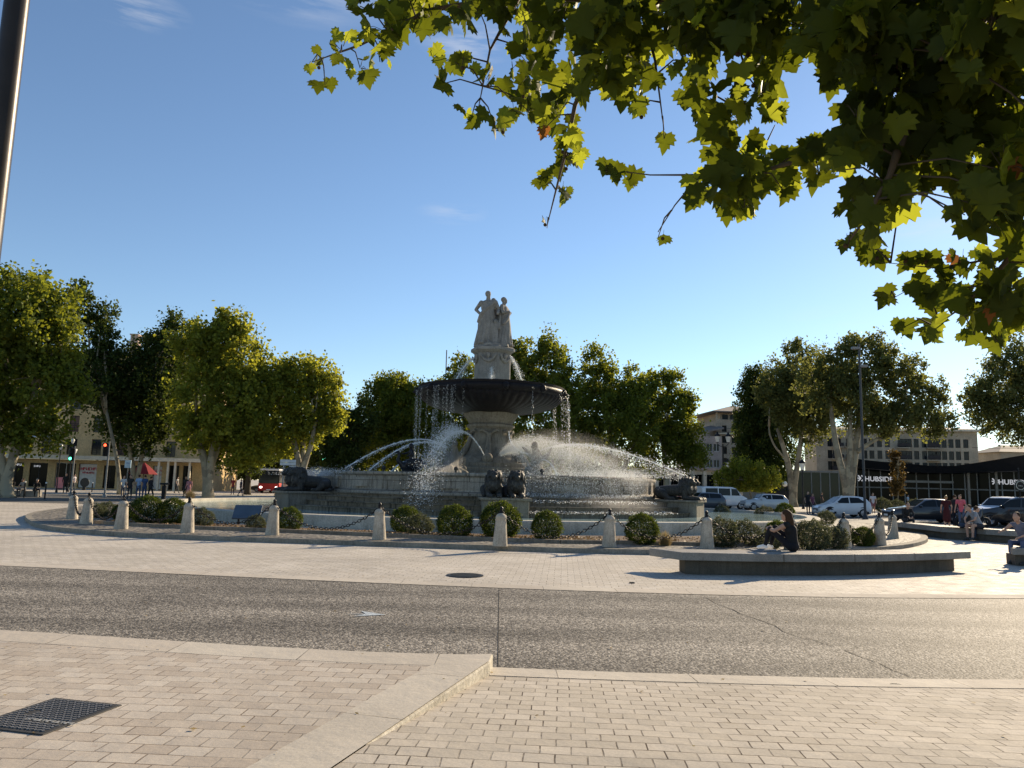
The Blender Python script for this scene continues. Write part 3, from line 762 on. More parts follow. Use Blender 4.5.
# lions: two on each of six plinths
def lion(k=1.0):
    b = Body()
    b.chain([(0, 1.25, .36), (0, .8, .42), (0, .3, .45), (0, -.05, .5)], [.26, .27, .27, .3])
    for s_ in (-1, 1):
        b.chain([(.2*s_, 1.2, .32), (.3*s_, 1.0, .3), (.34*s_, .78, .12)], [.22, .2, .11]); b.cap((.34*s_, .85, .07), (.34*s_, .5, .07), .08, .09)
        b.chain([(.17*s_, .0, .42), (.2*s_, .02, .12), (.19*s_, -.25, .09), (.18*s_, -.55, .08)], [.17, .12, .09, .09])
        b.ell((.18*s_, -.62, .08), (.11, .13, .08))
        for q in (-1, 0, 1): b.cap((.18*s_+.06*q, -.66, .06), (.18*s_+.07*q, -.76, .04), .035, .03)
        b.ell((.17*s_, -.10, 1.02), (.055, .04, .06))          # ears
    b.ell((0, .05, .62), (.28, .30, .36)); b.ell((0, -.03, .84), (.24, .22, .24)); b.ell((0, -.12, .5), (.22, .18, .26))
    for i in range(70):                                         # mane locks
        a = random.uniform(0, 2*pi); z = random.uniform(.4, 1.05); r = .31*sqrt(max(.1, 1-((z-.7)/.45)**2))
        p = Vector((r*cos(a), r*sin(a)*.95+.0, z))
        if p.y < -.22 and z > .72: continue
        b.cap(p, p*1.0+Vector((.07*cos(a), .07*sin(a), -.15)), .055, .02)
    b.ell((0, -.27, .86), (.15, .16, .16)); b.ell((0, -.42, .79), (.095, .11, .085)); b.ell((0, -.5, .82), (.045, .03, .03)); b.ell((0, -.41, .71), (.07, .09, .04))
    for s_ in (-1, 1): b.ell((.075*s_, -.4, .9), (.03, .03, .022)); b.ell((.085*s_, -.38, .95), (.05, .04, .025))
    b.chain([(0, 1.42, .3), (.2, 1.55, .12), (.42, 1.35, .06), (.48, 1.1, .06)], [.06, .045, .04, .06])
    return b
lion_o = None
PLR = 9.75
for k in range(6):
    a = RAD(-90+5)+k*pi/3; R_ = Matrix.Rotation(a, 3, 'Z')
    mb = MB(); L = 2.6
    mb.box(R_@Vector((PLR-.15, 0, .58)), (L, 1.78, .96), M=R_)
    pl_o = mb.build('lion_plinth', M['plinth'], ft, bevel=.03)
    mb = MB(); mb.box(R_@Vector((PLR-.1, 0, 1.10)), (L+.12, 1.98, .10), M=R_); mb.build('plinth_cap', M['plinth'], pl_o, bevel=.03)
    for s_ in (-1, 1):
        if lion_o is None:
            lion_o = lion().build('lion', [M['bronze']], .022, 1, ft); o = lion_o
        else:
            o = lion_o.copy(); COL.objects.link(o); o.parent = ft
        p = R_@Vector((PLR+.55, .44*s_, 1.15)); o.location = p; o.rotation_euler = (0, 0, a+pi/2); o.scale = (.98, .98, .98)

# swan riders and rocky groups in the basin
def cherub_swan():
    b = Body()
    b.ell((0, 0, .35), (.28, .5, .3)); b.chain([(0, -.4, .4), (0, -.62, .62), (0, -.55, .85), (0, -.62, .98)], [.13, .08, .06, .06]); b.cap((0, -.64, .98), (0, -.8, .93), .06, .025)
    for s_ in (-1, 1): b.ell((.26*s_, .12, .48), (.08, .45, .26)); b.chain([(.1*s_, 0, .6), (.2*s_, -.2, .6), (.2*s_, -.22, .35)], [.09, .08, .05])
    b.chain([(0, .02, .6), (0, 0, .85), (0, -.02, 1.02)], [.13, .12, .11]); b.ell((0, -.04, 1.26), (.1, .115, .125)); b.ell((0, -.15, 1.25), (.02, .02, .02))
    b.cap((0, -.02, 1.05), (0, -.03, 1.18), .05); b.chain([(-.12, 0, 1.04), (-.2, -.2, .95), (-.1, -.42, .92)], [.055, .045, .035]); b.chain([(.12, 0, 1.04), (.25, -.05, .9), (.2, -.25, .8)], [.055, .045, .035])
    b.ell((0, .5, .45), (.14, .2, .12)); b.ell((0, 0, .05), (.4, .5, .14))
    return b
sw = cherub_swan().build('swan_rider', [M['black']], .03, 2, ft); p = P(411, 474, FY-6.2)-FC
sw['label'] = 'dark statue of a child riding a swan'
sw.location = (p.x, p.y, 1.98); sw.rotation_euler = (0, 0, RAD(-70))
for (u, yy, rz) in ((452, -3.6, 20), (537, -3.7, -30)):
    b = Body()
    for i in range(26):
        a = random.uniform(0, 2*pi); r = random.uniform(0, .6); z = random.uniform(0, .8)*(1-r/.9)
        b.ell((r*cos(a), r*sin(a), z), (random.uniform(.12, .28), random.uniform(.12, .28), random.uniform(.12, .25)))
    b.chain([(0, 0, .5), (.05, -.1, .95), (.0, -.2, 1.2)], [.25, .2, .14]); b.ell((0, -.25, 1.38), (.13, .16, .15)); b.cap((0, -.3, 1.35), (0, -.5, 1.3), .08, .05)
    b.chain([(-.2, 0, .9), (-.45, -.1, 1.15), (-.6, -.15, 1.3)], [.1, .08, .05]); b.chain([(.2, 0, .8), (.45, .1, 1.0), (.55, .2, 1.3)], [.1, .08, .04])
    for s_ in (-1, 1): b.chain([(.3*s_, .2, .3), (.55*s_, .3, .5), (.6*s_, .2, .8)], [.14, .1, .05])
    o = b.build('dolphin_group', [M['plinth']], .04, 2, ft); p = P(u, 474, FY+yy)-FC; o.location = (p.x, p.y, 1.95); o.rotation_euler = (0, 0, RAD(rz)); o.scale = (1.15,)*3
for k in range(12):   # little nozzles standing on the basin floor
    a = k*pi/6+.35; mb = MB(); mb.tube([(7.2*cos(a), 7.2*sin(a), 1.9), (7.2*cos(a), 7.2*sin(a), 2.22)], [.07, .05], 8)
    mb.ell((7.2*cos(a), 7.2*sin(a), 2.28), (.1, .1, .09)); mb.build('nozzle', M['bronze'], ft, smooth=True)

# ------------------------------------------------------------------ moving water
def watermat():
    t = NT('white_water'); t.fin((.85, .87, .88), .25, spec=.6)
    tr = t.node('ShaderNodeBsdfTranslucent'); tr.inputs[0].default_value = (.92, .92, .9, 1)
    mx = t.node('ShaderNodeMixShader'); mx.inputs[0].default_value = .5
    t.link(t.b.outputs[0], mx.inputs[1]); t.link(tr.outputs[0], mx.inputs[2]); t.link(mx.outputs[0], t.out.inputs['Surface']); return t.mat
M['ww'] = watermat()
OCT = np.array([(1, 0, 0), (-1, 0, 0), (0, 1, 0), (0, -1, 0), (0, 0, 1), (0, 0, -1)], float)
OF = np.array([(0, 2, 4), (2, 1, 4), (1, 3, 4), (3, 0, 4), (2, 0, 5), (1, 2, 5), (3, 1, 5), (0, 3, 5)])
def drops(pos, size, stretch=None):
    n = len(pos); s_ = size[:, None, None]*OCT[None]
    if stretch is not None: s_[:, :, 2] *= stretch
    v = (pos[:, None, :]+s_).reshape(-1, 3); f = (OF[None]+6*np.arange(n)[:, None, None]).reshape(-1, 3)
    return v, f
def bez(p0, p1, p2, t):
    t = t[:, None]; return (1-t)**2*p0+2*t*(1-t)*p1+t*t*p2
def arc_pts(a, ap, b, t):
    """parabola-like curve through start, apex and end"""
    a, ap, b = (np.array(x) for x in (a, ap, b)); ctrl = 2*ap-.5*(a+b); 
    return bez(a, ctrl, b, t)
def jet(name, label, start, apex, end, n, s0, s1, core=True, spread=(.02, .25), cat='water jet', pw=1.0, grp='water jets of the fountain'):
    n = int(n*2.2); s0 *= .6; s1 *= .62
    t = rng.random(n)**pw; P0 = arc_pts(start, apex, end, t)
    sp = spread[0]+(spread[1]-spread[0])*t**1.3
    P0 = P0+rng.normal(size=(n, 3))*sp[:, None]*np.array([.6, .6, .5]); P0[:, 2] -= np.abs(rng.normal(size=n))*sp*.6
    sz = s0+(s1-s0)*rng.random(n)**2
    v, f = drops(P0, sz)
    if core:
        ts = np.linspace(0, .97, 40); c = arc_pts(start, apex, end, ts); mb = MB(); mb.tube([Vector(x) for x in c], [max(.006, .022+.012*sin(i*2.1)+.010*sin(i*3.7)+.004*i/40) for i in range(40)], 6)
        nv = len(v); tri = []
        for fc in mb.f:
            for i in range(1, len(fc)-1): tri.append((fc[0]+nv, fc[i]+nv, fc[i+1]+nv))
        v = np.vstack([v, np.array(mb.v)]); f = np.vstack([f, np.array(tri)])
    o = np_mesh(name, v, f, M['ww']); return tag(o, label, cat, grp)
fy = FY
J = lambda u, v, Y: P(u, v, Y)
jet('water_jet', 'curling white water jet leaping left from the column foot', J(484, 455, fy-2.4), J(461, 431, fy-3.6), J(436, 452, fy-5), 500, .012, .03, spread=(.01, .15))
jet('water_jet', 'outermost thin water arc left of the fountain column', J(447, 447, fy-3.8), J(404, 441, fy-4.2), J(341, 471, fy-5.2), 520, .014, .035, spread=(.01, .12))
jet('water_jet', 'inner thin water arc passing over the dark swan rider', J(446, 448, fy-4.1), J(412, 444, fy-5.0), J(366, 473, fy-6.4), 520, .014, .035, spread=(.01, .14))
jet('water_jet', 'low short water arc left of the dark swan rider', J(410, 462, fy-4.4), J(401, 463, fy-5.0), J(389, 474, fy-6.0), 160, .012, .03, spread=(.01, .06))
jet('water_jet', 'long thin water arc reaching far right of the column', J(540, 451, fy-3.5), J(600, 447, fy-3.0), J(690, 478, fy-2.5), 1500, .015, .045, spread=(.01, .35))
jet('water_jet', 'small bright water jet curving by the right stone dolphins', J(509, 431, fy-3.9), J(514, 447, fy-4), J(530, 454, fy-4.2), 120, .012, .028, spread=(.01, .05))
jet('water_jet', 'short water jet dropping in front of the right stone dolphins', J(541, 460, fy-4.6), J(550, 463, fy-4.9), J(558, 477, fy-5.4), 140, .012, .028, spread=(.01, .05))
# left spray that overshoots the basin
n = 8500; t = rng.random(n)**.8; A = arc_pts(J(462, 433, fy-3.6), J(440, 442, fy-6.5), J(420, 505, fy-10.2), t)
A += rng.normal(size=(n, 3))*(np.array([.30, .45, .4])*(.25+.9*t)[:, None]); A = A[A[:, 2] > .5]
v, f = drops(A, .005+.018*rng.random(len(A))**3); tag(np_mesh('water_spray', v, f, M['ww']), 'loose white spray falling over the left part of the basin wall', 'water spray', kind='stuff')
# big fan on the right: many trajectories from one nozzle
pts = []
S = np.array(J(501, 454, fy-2.6))
for i in range(170):
    q = i/169; u_end = 530+q*112+rng.normal()*5; ya = 432+(1-q)*16*0+abs(q-.35)*16+rng.random()*16; uu = 503+(u_end-503)*.45
    e = np.array(J(u_end, 478, fy-3.2-3.8*rng.random()-1.0)); a_ = np.array(J(uu, ya+5*(1-q), fy-3.6)); k = int(190+170*q)
    t = rng.random(k)**.9; Q = arc_pts(S, a_, e, t)+rng.normal(size=(k, 3))*.05*(1+2*t)[:, None]; pts.append(Q)
A = np.vstack(pts); A = A[A[:, 2] > 1.9]; v, f = drops(A, .004+.010*rng.random(len(A))**2.5)
tag(np_mesh('water_spray', v, f, M['ww']), 'wide bright fan of spray bursting right from the column foot', 'water spray', kind='stuff')
# mist knocked off the right edge of the basin, running down the wall and the steps
n = 9000; a = rng.uniform(RAD(-88), RAD(-38), n); r = RB+.15+np.abs(rng.normal(size=n))*.45; z = 2.1-np.abs(rng.random(n))**1.2*1.55
A = np.stack([FX+r*np.cos(a), FY+r*np.sin(a), z+.12*rng.normal(size=n)], 1); A = A[A[:, 2] > .45]; v, f = drops(A, .004+.013*rng.random(len(A))**3, 1.4)
tag(np_mesh('water_spray', v, f, M['ww']), 'fine spray dribbling down the right part of the basin wall', 'water spray', kind='stuff')
n = 2600; a = rng.uniform(RAD(-85), RAD(-40), n); r = 8.3+rng.random(n)*2.6; A = np.stack([FX+r*np.cos(a), FY+r*np.sin(a), np.where(r < 9.2, 1.2, np.where(r < 10, .95, .55))+.12*rng.random(n)], 1)
v, f = drops(A, .008+.02*rng.random(n)**2); tag(np_mesh('water_spray', v, f, M['ww']), 'splashes bouncing on the steps below the right basin wall', 'water spray', kind='stuff')
n = 6000; A = np.stack([rng.normal(size=n)*.9, rng.normal(size=n)*.7, np.abs(rng.normal(size=n))*.16], 1)+np.array(J(322, 476, fy-4.5)); v, f = drops(A, .005+.012*rng.random(n)**2)
tag(np_mesh('water_spray', v, f, M['ww']), 'bright mist hanging over the left lion beside the basin', 'water spray', kind='stuff')
n = 7000; A = np.stack([rng.normal(size=n)*1.3, rng.normal(size=n)*.7, np.abs(rng.normal(size=n))*.18], 1)+np.array(J(612, 477, fy-4.5)); v, f = drops(A, .005+.012*rng.random(n)**2)
tag(np_mesh('water_spray', v, f, M['ww']), 'bright mist over the basin edge below the right fan of spray', 'water spray', kind='stuff')
# drips falling from the bowl rim: each spout a broken thread
sp = []; szs = []; 
for k in range(46):
    a = rng.uniform(RAD(190), RAD(252)) if k < 34 else rng.choice([RAD(-60), RAD(-28), RAD(-14), RAD(-3), RAD(12), RAD(30)])+rng.normal()*.02
    rr = 4.0 if k < 34 else 4.05; m = 110; z = rng.uniform(2.0, 6.4, m)
    sp.append(np.stack([np.full(m, FX+rr*cos(a))+rng.normal(size=m)*.03+(.05*(6.4-z) if k >= 34 else 0)*cos(a), np.full(m, FY+rr*sin(a))+rng.normal(size=m)*.03, z], 1)); szs.append((.002+.0055*rng.random(m)) if k < 34 else (.003+.007*rng.random(m)))
v, f = drops(np.vstack(sp), np.hstack(szs), 4.5); tag(np_mesh('falling_water', v, f, M['ww']), 'broken threads of water dripping from the rim of the dark upper bowl', 'falling water', kind='stuff')
# sheets thrown from the upper pedestal into the bowl
for (u0, v0, u1, v1, lab) in ((474, 358, 455, 381, 'pale sheet of water pouring left from the upper pedestal'), (510, 356, 522, 381, 'pale sheet of water pouring right from the upper pedestal'), (492, 366, 491, 382, 'water gushing down the front of the upper pedestal')):
    a = J(u0, v0, fy-.6); b_ = J(u1, v1, fy-1.6); ap = Vector(((a.x+b_.x)/2+(a.x-b_.x)*.08, (a.y+b_.y)/2, (a.z*.62+b_.z*.38)+.1))
    jet('water_jet', lab, a, ap, b_, 900, .008, .022, core=True, spread=(.03, .22))

# fine mist: real scattering air round the sprays
def mist(label, c, r, dens, rz=0):
    t = NT('mist'); t.n.remove(t.b); v = t.node('ShaderNodeVolumePrincipled'); v.inputs['Color'].default_value = (1, 1, 1, 1); v.inputs['Anisotropy'].default_value = .45
    co = t.coord('Object'); ln = t.node('ShaderNodeVectorMath', _operation='LENGTH'); t.link(co, ln.inputs[0])
    fall = t.ramp(ln.outputs['Value'], [(.15, 1), (.95, 0)]); nzz = t.ramp(t.noise(co, 2.6, 5, .65), [(.35, .1), (.65, 1)])
    d = t.math('MULTIPLY', t.math('MULTIPLY', fall, nzz), dens); t.link(d, v.inputs['Density']); t.link(v.outputs[0], t.out.inputs['Volume'])
    mb = MB(); mb.ell((0, 0, 0), 1.0, 20, 12); o = mb.build('water_mist', t.mat); o.location = c; o.scale = r; o.rotation_euler = (0, rz, 0); tag(o, label, 'mist', kind='stuff')
mist('glowing mist inside the wide right hand fan of spray', J(568, 458, fy-4.6), (3.6, 1.3, 1.45), .38, RAD(8))
mist('mist round the curling jet left of the column', J(443, 466, fy-5.6), (1.1, 1.1, 1.9), .5)
mist('mist drifting over the left lion', J(322, 474, fy-4.5), (1.5, .8, .3), .9)
mist('mist hanging over the right edge of the basin', J(615, 480, fy-5.6), (2.2, 1.0, .55), .8)
mist('faint mist over the steps at lower right of the fountain', J(610, 506, fy-8.6), (2.6, .9, .5), .4)
# ------------------------------------------------------------------ trees
def leafquads(centers, size, up=.35):
    """kite shaped leaf faces"""
    n = len(centers)
    d = rng.normal(size=(n, 3)); d /= np.linalg.norm(d, axis=1)[:, None]
    e = rng.normal(size=(n, 3)); e -= (e*d).sum(1)[:, None]*d; e /= np.linalg.norm(e, axis=1)[:, None]
    s = size[:, None]
    v = np.stack([centers-d*s*.5, centers+e*s*.42+d*s*.05, centers+d*s*.55, centers-e*s*.42+d*s*.05], 1).reshape(-1, 3)
    f = np.arange(4*n).reshape(-1, 4); return v, f
def crown(lobes, Y, dens=1.0, leaf=.30, clump=.75, depth=.85):
    """lobes (u,v,ru,rv) px at distance Y -> leaf centres in clumps spread through real ellipsoids"""
    pts = []; vols = []
    E = []
    for (u, v, ru, rv) in lobes:
        c = P(u, v, Y); k = Y/F; E.append((np.array(c)+np.array([0, random.uniform(-.25, .25)*ru*k, 0]), ru*k*1.1, rv*k*1.06)); 
    for c, rx, rz_ in E:
        ry = min(rx*depth, 6.5); area = (rx*ry+rx*rz_+ry*rz_)/3*4*pi
        nc = int(area*.52*dens/(clump*clump)); 
        d = rng.normal(size=(nc, 3)); d /= np.linalg.norm(d, axis=1)[:, None]
        r = 1.06-.66*rng.random(nc)**1.6
        r *= 1+.10*rng.normal(size=nc)
        cc = c+d*r[:, None]*np.array([rx, ry, rz_]); 
        kk = rng.integers(40, 88, nc)
        for q in range(nc):
            cr = clump*(.55+.7*rng.random()); m = kk[q]
            o = rng.normal(size=(m, 3))*np.array([.42, .42, .52])*cr; pts.append(cc[q]+o)
    return np.vstack(pts)
def limb(px, Y, r0, r1, dy=0.0):
    pts = [P(u, v, Y+dy*i/(max(1, len(px)-1))) for i, (u, v) in enumerate(px)]
    # smooth
    out = []; n = len(pts)
    for i in range(n-1):
        p0, p1, p2, p3 = pts[max(i-1, 0)], pts[i], pts[i+1], pts[min(i+2, n-1)]
        for j in range(4):
            t = j/4; out.append(.5*((2*p1)+(p2-p0)*t+(2*p0-5*p1+4*p2-p3)*t*t+(3*p1-p0-3*p2+p3)*t**3))
    out.append(pts[-1]); return out
def add_limb(mb, px, Y, r0, r1, dy=0.0, ground=False):
    o = limb(px, Y, r0, r1, dy)
    if ground: o[0] = Vector((o[0].x, o[0].y, -.05))
    n = len(o); rs = [r0+(r1-r0)*(i/(n-1))**.8 for i in range(n)]
    rs = [r*(1+.06*sin(i*1.7)) for i, r in enumerate(rs)]
    if ground: rs[0] *= 1.3
    mb.tube(o, rs, 10)
def tree(label, Y, lobes, trunks, leafm, dens=1.0, leaf=.27, clump=.76, name='plane_tree', cat='tree', group=None, twigs=16, barkm='bark', depth=.85):
    base = P(trunks[0][0][0][0], trunks[0][0][0][1], Y); 
    t = thing(name, label, cat, (base.x, base.y, 0), 0, group)
    def fixo(o):
        o.parent = t; o.matrix_parent_inverse = Matrix.Translation((-base.x, -base.y, 0)); return o
    mb = MB()
    for i, (px, r0, r1) in enumerate(trunks):
        add_limb(mb, px, Y, r0, r1, random.uniform(-1.0, 1.0) if i else 0, ground=(i == 0 or px[0] == trunks[0][0][0]))
    fixo(mb.build('trunk', M[barkm], smooth=True))
    mb = MB()   # boughs reaching into the crown
    ends = [P(px[-1][0], px[-1][1], Y) for px, _, _ in trunks]
    for k in range(twigs):
        L = random.choice(lobes); a = random.uniform(0, 2*pi); q = random.uniform(.3, .8)
        tgt = P(L[0]+L[2]*q*cos(a), L[1]-abs(L[3]*q*sin(a))*.6, Y)+Vector((0, random.uniform(-.6, .6)*L[2]*Y/F, 0))
        s0 = min(ends, key=lambda e: (e-tgt).length); mid = s0.lerp(tgt, .5)+Vector((random.uniform(-.5, .5), random.uniform(-.5, .5), random.uniform(-.1, .9)))
        mb.tube([s0-Vector((0, 0, .3)), s0.lerp(mid, .5)+Vector((0, 0, .25)), mid, tgt], [.14, .1, .07, .02], 6)
    fixo(mb.build('bough', M[barkm], smooth=True))
    c = crown(lobes, Y, dens, leaf, clump, depth)
    zmin = 1.6; c = c[c[:, 2] > zmin]
    s = leaf*(.6+.7*rng.random(len(c))); v, f = leafquads(c, s)
    fixo(np_mesh('crown', v, f, M[leafm])); return t

tree('big plane tree at the left edge, trunk leaning right above seated people', 52, [(20, 325, 48, 45), (38, 385, 40, 42), (-30, 360, 60, 80), (58, 345, 22, 48), (12, 295, 34, 22), (25, 430, 30, 14)],
     [([(8, 497), (7, 480), (14, 455), (22, 430), (33, 402), (36, 385)], .42, .16), ([(8, 497), (2, 460), (0, 425), (8, 392)], .3, .14), ([(8, 497), (-12, 450), (-20, 400)], .3, .15)], 'leaf_mid', 1.15)
tree('tall loose dark tree just right of the leftmost plane tree', 68, [(88, 312, 16, 28), (102, 335, 12, 26), (90, 370, 24, 30), (98, 388, 22, 18), (80, 300, 8, 16)],
     [([(120, 493), (117, 460), (106, 410)], .22, .12)], 'leaf_dark', 1.0)
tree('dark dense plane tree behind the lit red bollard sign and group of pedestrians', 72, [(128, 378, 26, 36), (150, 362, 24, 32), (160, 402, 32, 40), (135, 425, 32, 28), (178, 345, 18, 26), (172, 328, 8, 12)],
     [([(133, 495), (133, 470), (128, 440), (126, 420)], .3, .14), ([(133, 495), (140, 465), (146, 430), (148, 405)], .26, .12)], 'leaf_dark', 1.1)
tree('tallest yellow-green plane tree on the left with forked pale trunk', 60, [(214, 345, 24, 34), (240, 365, 30, 38), (218, 398, 40, 40), (250, 400, 22, 34), (240, 440, 26, 20), (192, 350, 18, 26), (222, 318, 9, 13), (205, 430, 26, 20), (238, 330, 10, 16)],
     [([(208, 499), (207, 475), (203, 455), (198, 440), (196, 425)], .45, .16), ([(208, 499), (210, 470), (212, 450), (217, 425)], .38, .15), ([(208, 499), (212, 465), (222, 440), (226, 425)], .3, .12)], 'leaf_yel', 1.2)
tree('round plane tree with several pale stems behind the left lion', 63, [(300, 400, 32, 34), (325, 395, 19, 26), (288, 430, 26, 24), (308, 372, 20, 12), (328, 420, 14, 18), (280, 385, 18, 24)],
     [([(298, 494), (299, 468), (295, 445), (288, 425)], .42, .14), ([(298, 494), (302, 468), (303, 445), (302, 425)], .36, .14), ([(298, 494), (304, 465), (311, 445), (315, 422)], .36, .14)], 'leaf_yel', 1.15)
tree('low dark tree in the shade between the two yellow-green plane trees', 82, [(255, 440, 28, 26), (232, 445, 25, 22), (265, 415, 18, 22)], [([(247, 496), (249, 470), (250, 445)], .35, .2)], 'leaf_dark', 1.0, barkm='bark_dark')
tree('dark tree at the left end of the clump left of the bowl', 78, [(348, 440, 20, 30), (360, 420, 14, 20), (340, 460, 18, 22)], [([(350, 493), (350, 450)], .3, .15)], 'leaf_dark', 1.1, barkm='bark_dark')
tree('tallest plane tree of the clump left of the bowl', 84, [(385, 410, 24, 30), (400, 400, 22, 22), (410, 430, 32, 32), (380, 445, 34, 28), (391, 386, 12, 10), (372, 400, 10, 18), (425, 440, 25, 33), (418, 395, 10, 16)],
     [([(405, 492), (405, 465), (404, 445)], .45, .2)], 'leaf_mid', 1.1)
tree('tree half hidden behind the column and the upper pedestal', 86, [(462, 374, 12, 16), (452, 410, 24, 34), (468, 440, 32, 36), (480, 390, 16, 30)], [([(462, 492), (463, 440)], .4, .2)], 'leaf_mid', 1.0)
tree('airy tall plane tree right of the statues', 74, [(528, 362, 22, 22), (552, 380, 22, 30), (545, 415, 34, 36), (520, 395, 22, 36), (568, 395, 12, 26), (550, 348, 12, 14), (512, 360, 14, 22), (540, 445, 35, 20)],
     [([(560, 496), (562, 465), (560, 445)], .45, .22)], 'leaf_mid', .95)
tree('broad plane tree in the middle of the clump right of the bowl', 77, [(598, 382, 18, 26), (628, 395, 22, 28), (612, 425, 36, 34), (585, 420, 22, 32), (640, 410, 18, 24), (592, 362, 9, 14)],
     [([(612, 496), (613, 460), (612, 435)], .6, .4), ([(612, 496), (630, 455), (640, 435)], .3, .2), ([(612, 496), (600, 450)], .3, .2)], 'leaf_mid', 1.1)
tree('plane tree at the right end of the clump right of the bowl', 79, [(652, 395, 18, 22), (668, 420, 26, 30), (688, 440, 14, 26), (685, 400, 9, 15), (660, 448, 28, 22), (690, 455, 14, 14), (672, 380, 9, 10)],
     [([(667, 496), (666, 475), (664, 450)], .4, .2)], 'leaf_mid', 1.15)
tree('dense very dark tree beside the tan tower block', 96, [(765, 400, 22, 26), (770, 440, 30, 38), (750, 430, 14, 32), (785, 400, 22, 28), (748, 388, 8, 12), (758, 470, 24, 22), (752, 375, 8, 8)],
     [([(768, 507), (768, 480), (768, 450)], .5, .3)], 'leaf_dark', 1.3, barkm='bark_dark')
tree('plane tree with pale trunk forking low, behind the white hatchback', 88, [(800, 368, 24, 22), (788, 395, 26, 26), (825, 398, 26, 32), (772, 390, 16, 20), (812, 425, 22, 18), (795, 350, 12, 9), (805, 400, 30, 26)],
     [([(793, 506), (792, 485), (787, 460), (781, 440), (777, 428)], .5, .15), ([(793, 506), (795, 480), (799, 455), (802, 425), (804, 410)], .42, .15), ([(787, 460), (776, 448), (770, 435), (769, 424)], .14, .08)], 'leaf_grey', .85)
tree('largest plane tree on the right, three pale stems, in front of the store', 74, [(860, 362, 26, 22), (836, 375, 22, 24), (888, 372, 26, 26), (872, 400, 34, 26), (918, 395, 24, 26), (900, 420, 30, 16), (850, 345, 14, 9), (942, 405, 14, 18), (882, 345, 14, 8), (930, 425, 20, 12), (845, 395, 26, 26), (880, 420, 24, 14), (815, 385, 16, 26)],
     [([(848, 510), (846, 485), (838, 455), (833, 425), (830, 400)], .5, .16), ([(848, 510), (849, 475), (850, 445), (850, 410)], .45, .18), ([(848, 510), (853, 465), (858, 430), (862, 400)], .5, .2), ([(857, 452), (875, 440), (890, 435), (905, 420)], .22, .1)], 'leaf_grey', .72)
tree('plane tree cut by the right edge of the photo', 82, [(1000, 392, 28, 24), (1010, 365, 16, 18), (985, 412, 16, 18), (1022, 420, 32, 24), (1060, 380, 50, 55), (978, 395, 10, 12)],
     [([(1052, 512), (1050, 470), (1045, 440)], .5, .3)], 'leaf_grey', .85)
tree('slim young tree with rusty brown leaves before the black roofed store', 80, [(897, 470, 5, 13), (898, 487, 6, 9), (895, 458, 4, 8)], [([(898, 506), (898, 488), (897, 470)], .07, .03)], 'leaf_brown', .8, .2, .4, name='young_tree', twigs=6)
tree('low airy olive bush behind the cars, left of the dark tree', 80, [(758, 478, 18, 12), (742, 472, 14, 12), (728, 480, 12, 10), (752, 492, 18, 10)], [([(752, 506), (750, 492), (746, 480)], .12, .06)], 'leaf_yel', .8, .2, .5, name='olive_tree', twigs=8)
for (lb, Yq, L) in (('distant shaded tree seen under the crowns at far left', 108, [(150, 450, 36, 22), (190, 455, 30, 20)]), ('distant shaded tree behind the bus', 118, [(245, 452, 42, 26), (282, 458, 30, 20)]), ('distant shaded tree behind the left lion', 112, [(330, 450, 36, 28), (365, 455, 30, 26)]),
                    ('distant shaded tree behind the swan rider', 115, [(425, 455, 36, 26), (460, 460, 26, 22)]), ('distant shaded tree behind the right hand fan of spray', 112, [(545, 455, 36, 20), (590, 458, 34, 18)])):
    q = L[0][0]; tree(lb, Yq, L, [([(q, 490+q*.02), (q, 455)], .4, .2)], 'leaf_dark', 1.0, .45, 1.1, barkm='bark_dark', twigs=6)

# ------------------------------------------------------------------ overhanging near plane tree
LEAF_OUT = [(0, 0), (.09, -.05), (.24, -.13), (.29, -.03), (.47, -.02), (.43, .10), (.60, .24), (.47, .29), (.53, .47), (.37, .43), (.29, .47), (.33, .66), (.2, .65), (.13, .80), (.0, 1.0)]
out = LEAF_OUT + [(-x, y) for x, y in reversed(LEAF_OUT[1:-1])]
out = np.array(out); out[:, 1] -= .05
def near_leaf_mesh(centers, dirs, sizes, name, parent, mats, mi_leaf):
    n = len(centers); k = len(out)
    base = np.zeros((k+1, 3)); base[0] = (0, .38, 0); base[1:, 0] = out[:, 0]; base[1:, 1] = out[:, 1]
    V = np.zeros((n, k+1, 3))
    for i in range(n):
        fold = random.uniform(.05, .55); curl = random.uniform(-.15, .85); jx = random.uniform(.85, 1.15)
        b = base.copy(); b[:, 0] *= jx
        b[:, 2] = -fold*np.abs(b[:, 0])*.9 - curl*(b[:, 1]-.38)**2 + rng.normal(size=k+1)*.018
        d = Vector(dirs[i]).normalized(); up = Vector(rng.normal(size=3))+Vector(centers[i]-np.array(CAM)).normalized()*random.choice((-1, 1))*(1.1 if n > 9999 or i not in solo else 6); z = up-d*up.dot(d); z.normalize(); x = d.cross(z)
        R_ = np.array([[x.x, d.x, z.x], [x.y, d.y, z.y], [x.z, d.z, z.z]])
        V[i] = (b*sizes[i])@R_.T+centers[i]
    tri = np.array([(0, j+1, (j+1) % k+1) for j in range(k)])
    f = (tri[None]+(k+1)*np.arange(n)[:, None, None]).reshape(-1, 3)
    return np_mesh(name, V.reshape(-1, 3), f, mats, parent, np.repeat(mi_leaf, k))
def dep(u, v): return 6.8-2.5*max(0, min(1, (u-300)/724))+.3*sin(u*.05)
TX, TY = 7.2, 2.6
nt_ = thing('plane_tree', 'plane tree outside the right edge, its leafy branches hanging across the top', 'tree', (TX, TY, 0))
nt_.location = (0, 0, 0)
def D(u, v, d):     # point along a pixel ray at distance d from the camera
    r_ = ray(u, v).normalized(); return CAM+r_*d
limbs = []
def L_(pts, r0, r1): limbs.append(([Vector(p) for p in pts], r0, r1))
T0 = Vector((TX, TY, 4.6))
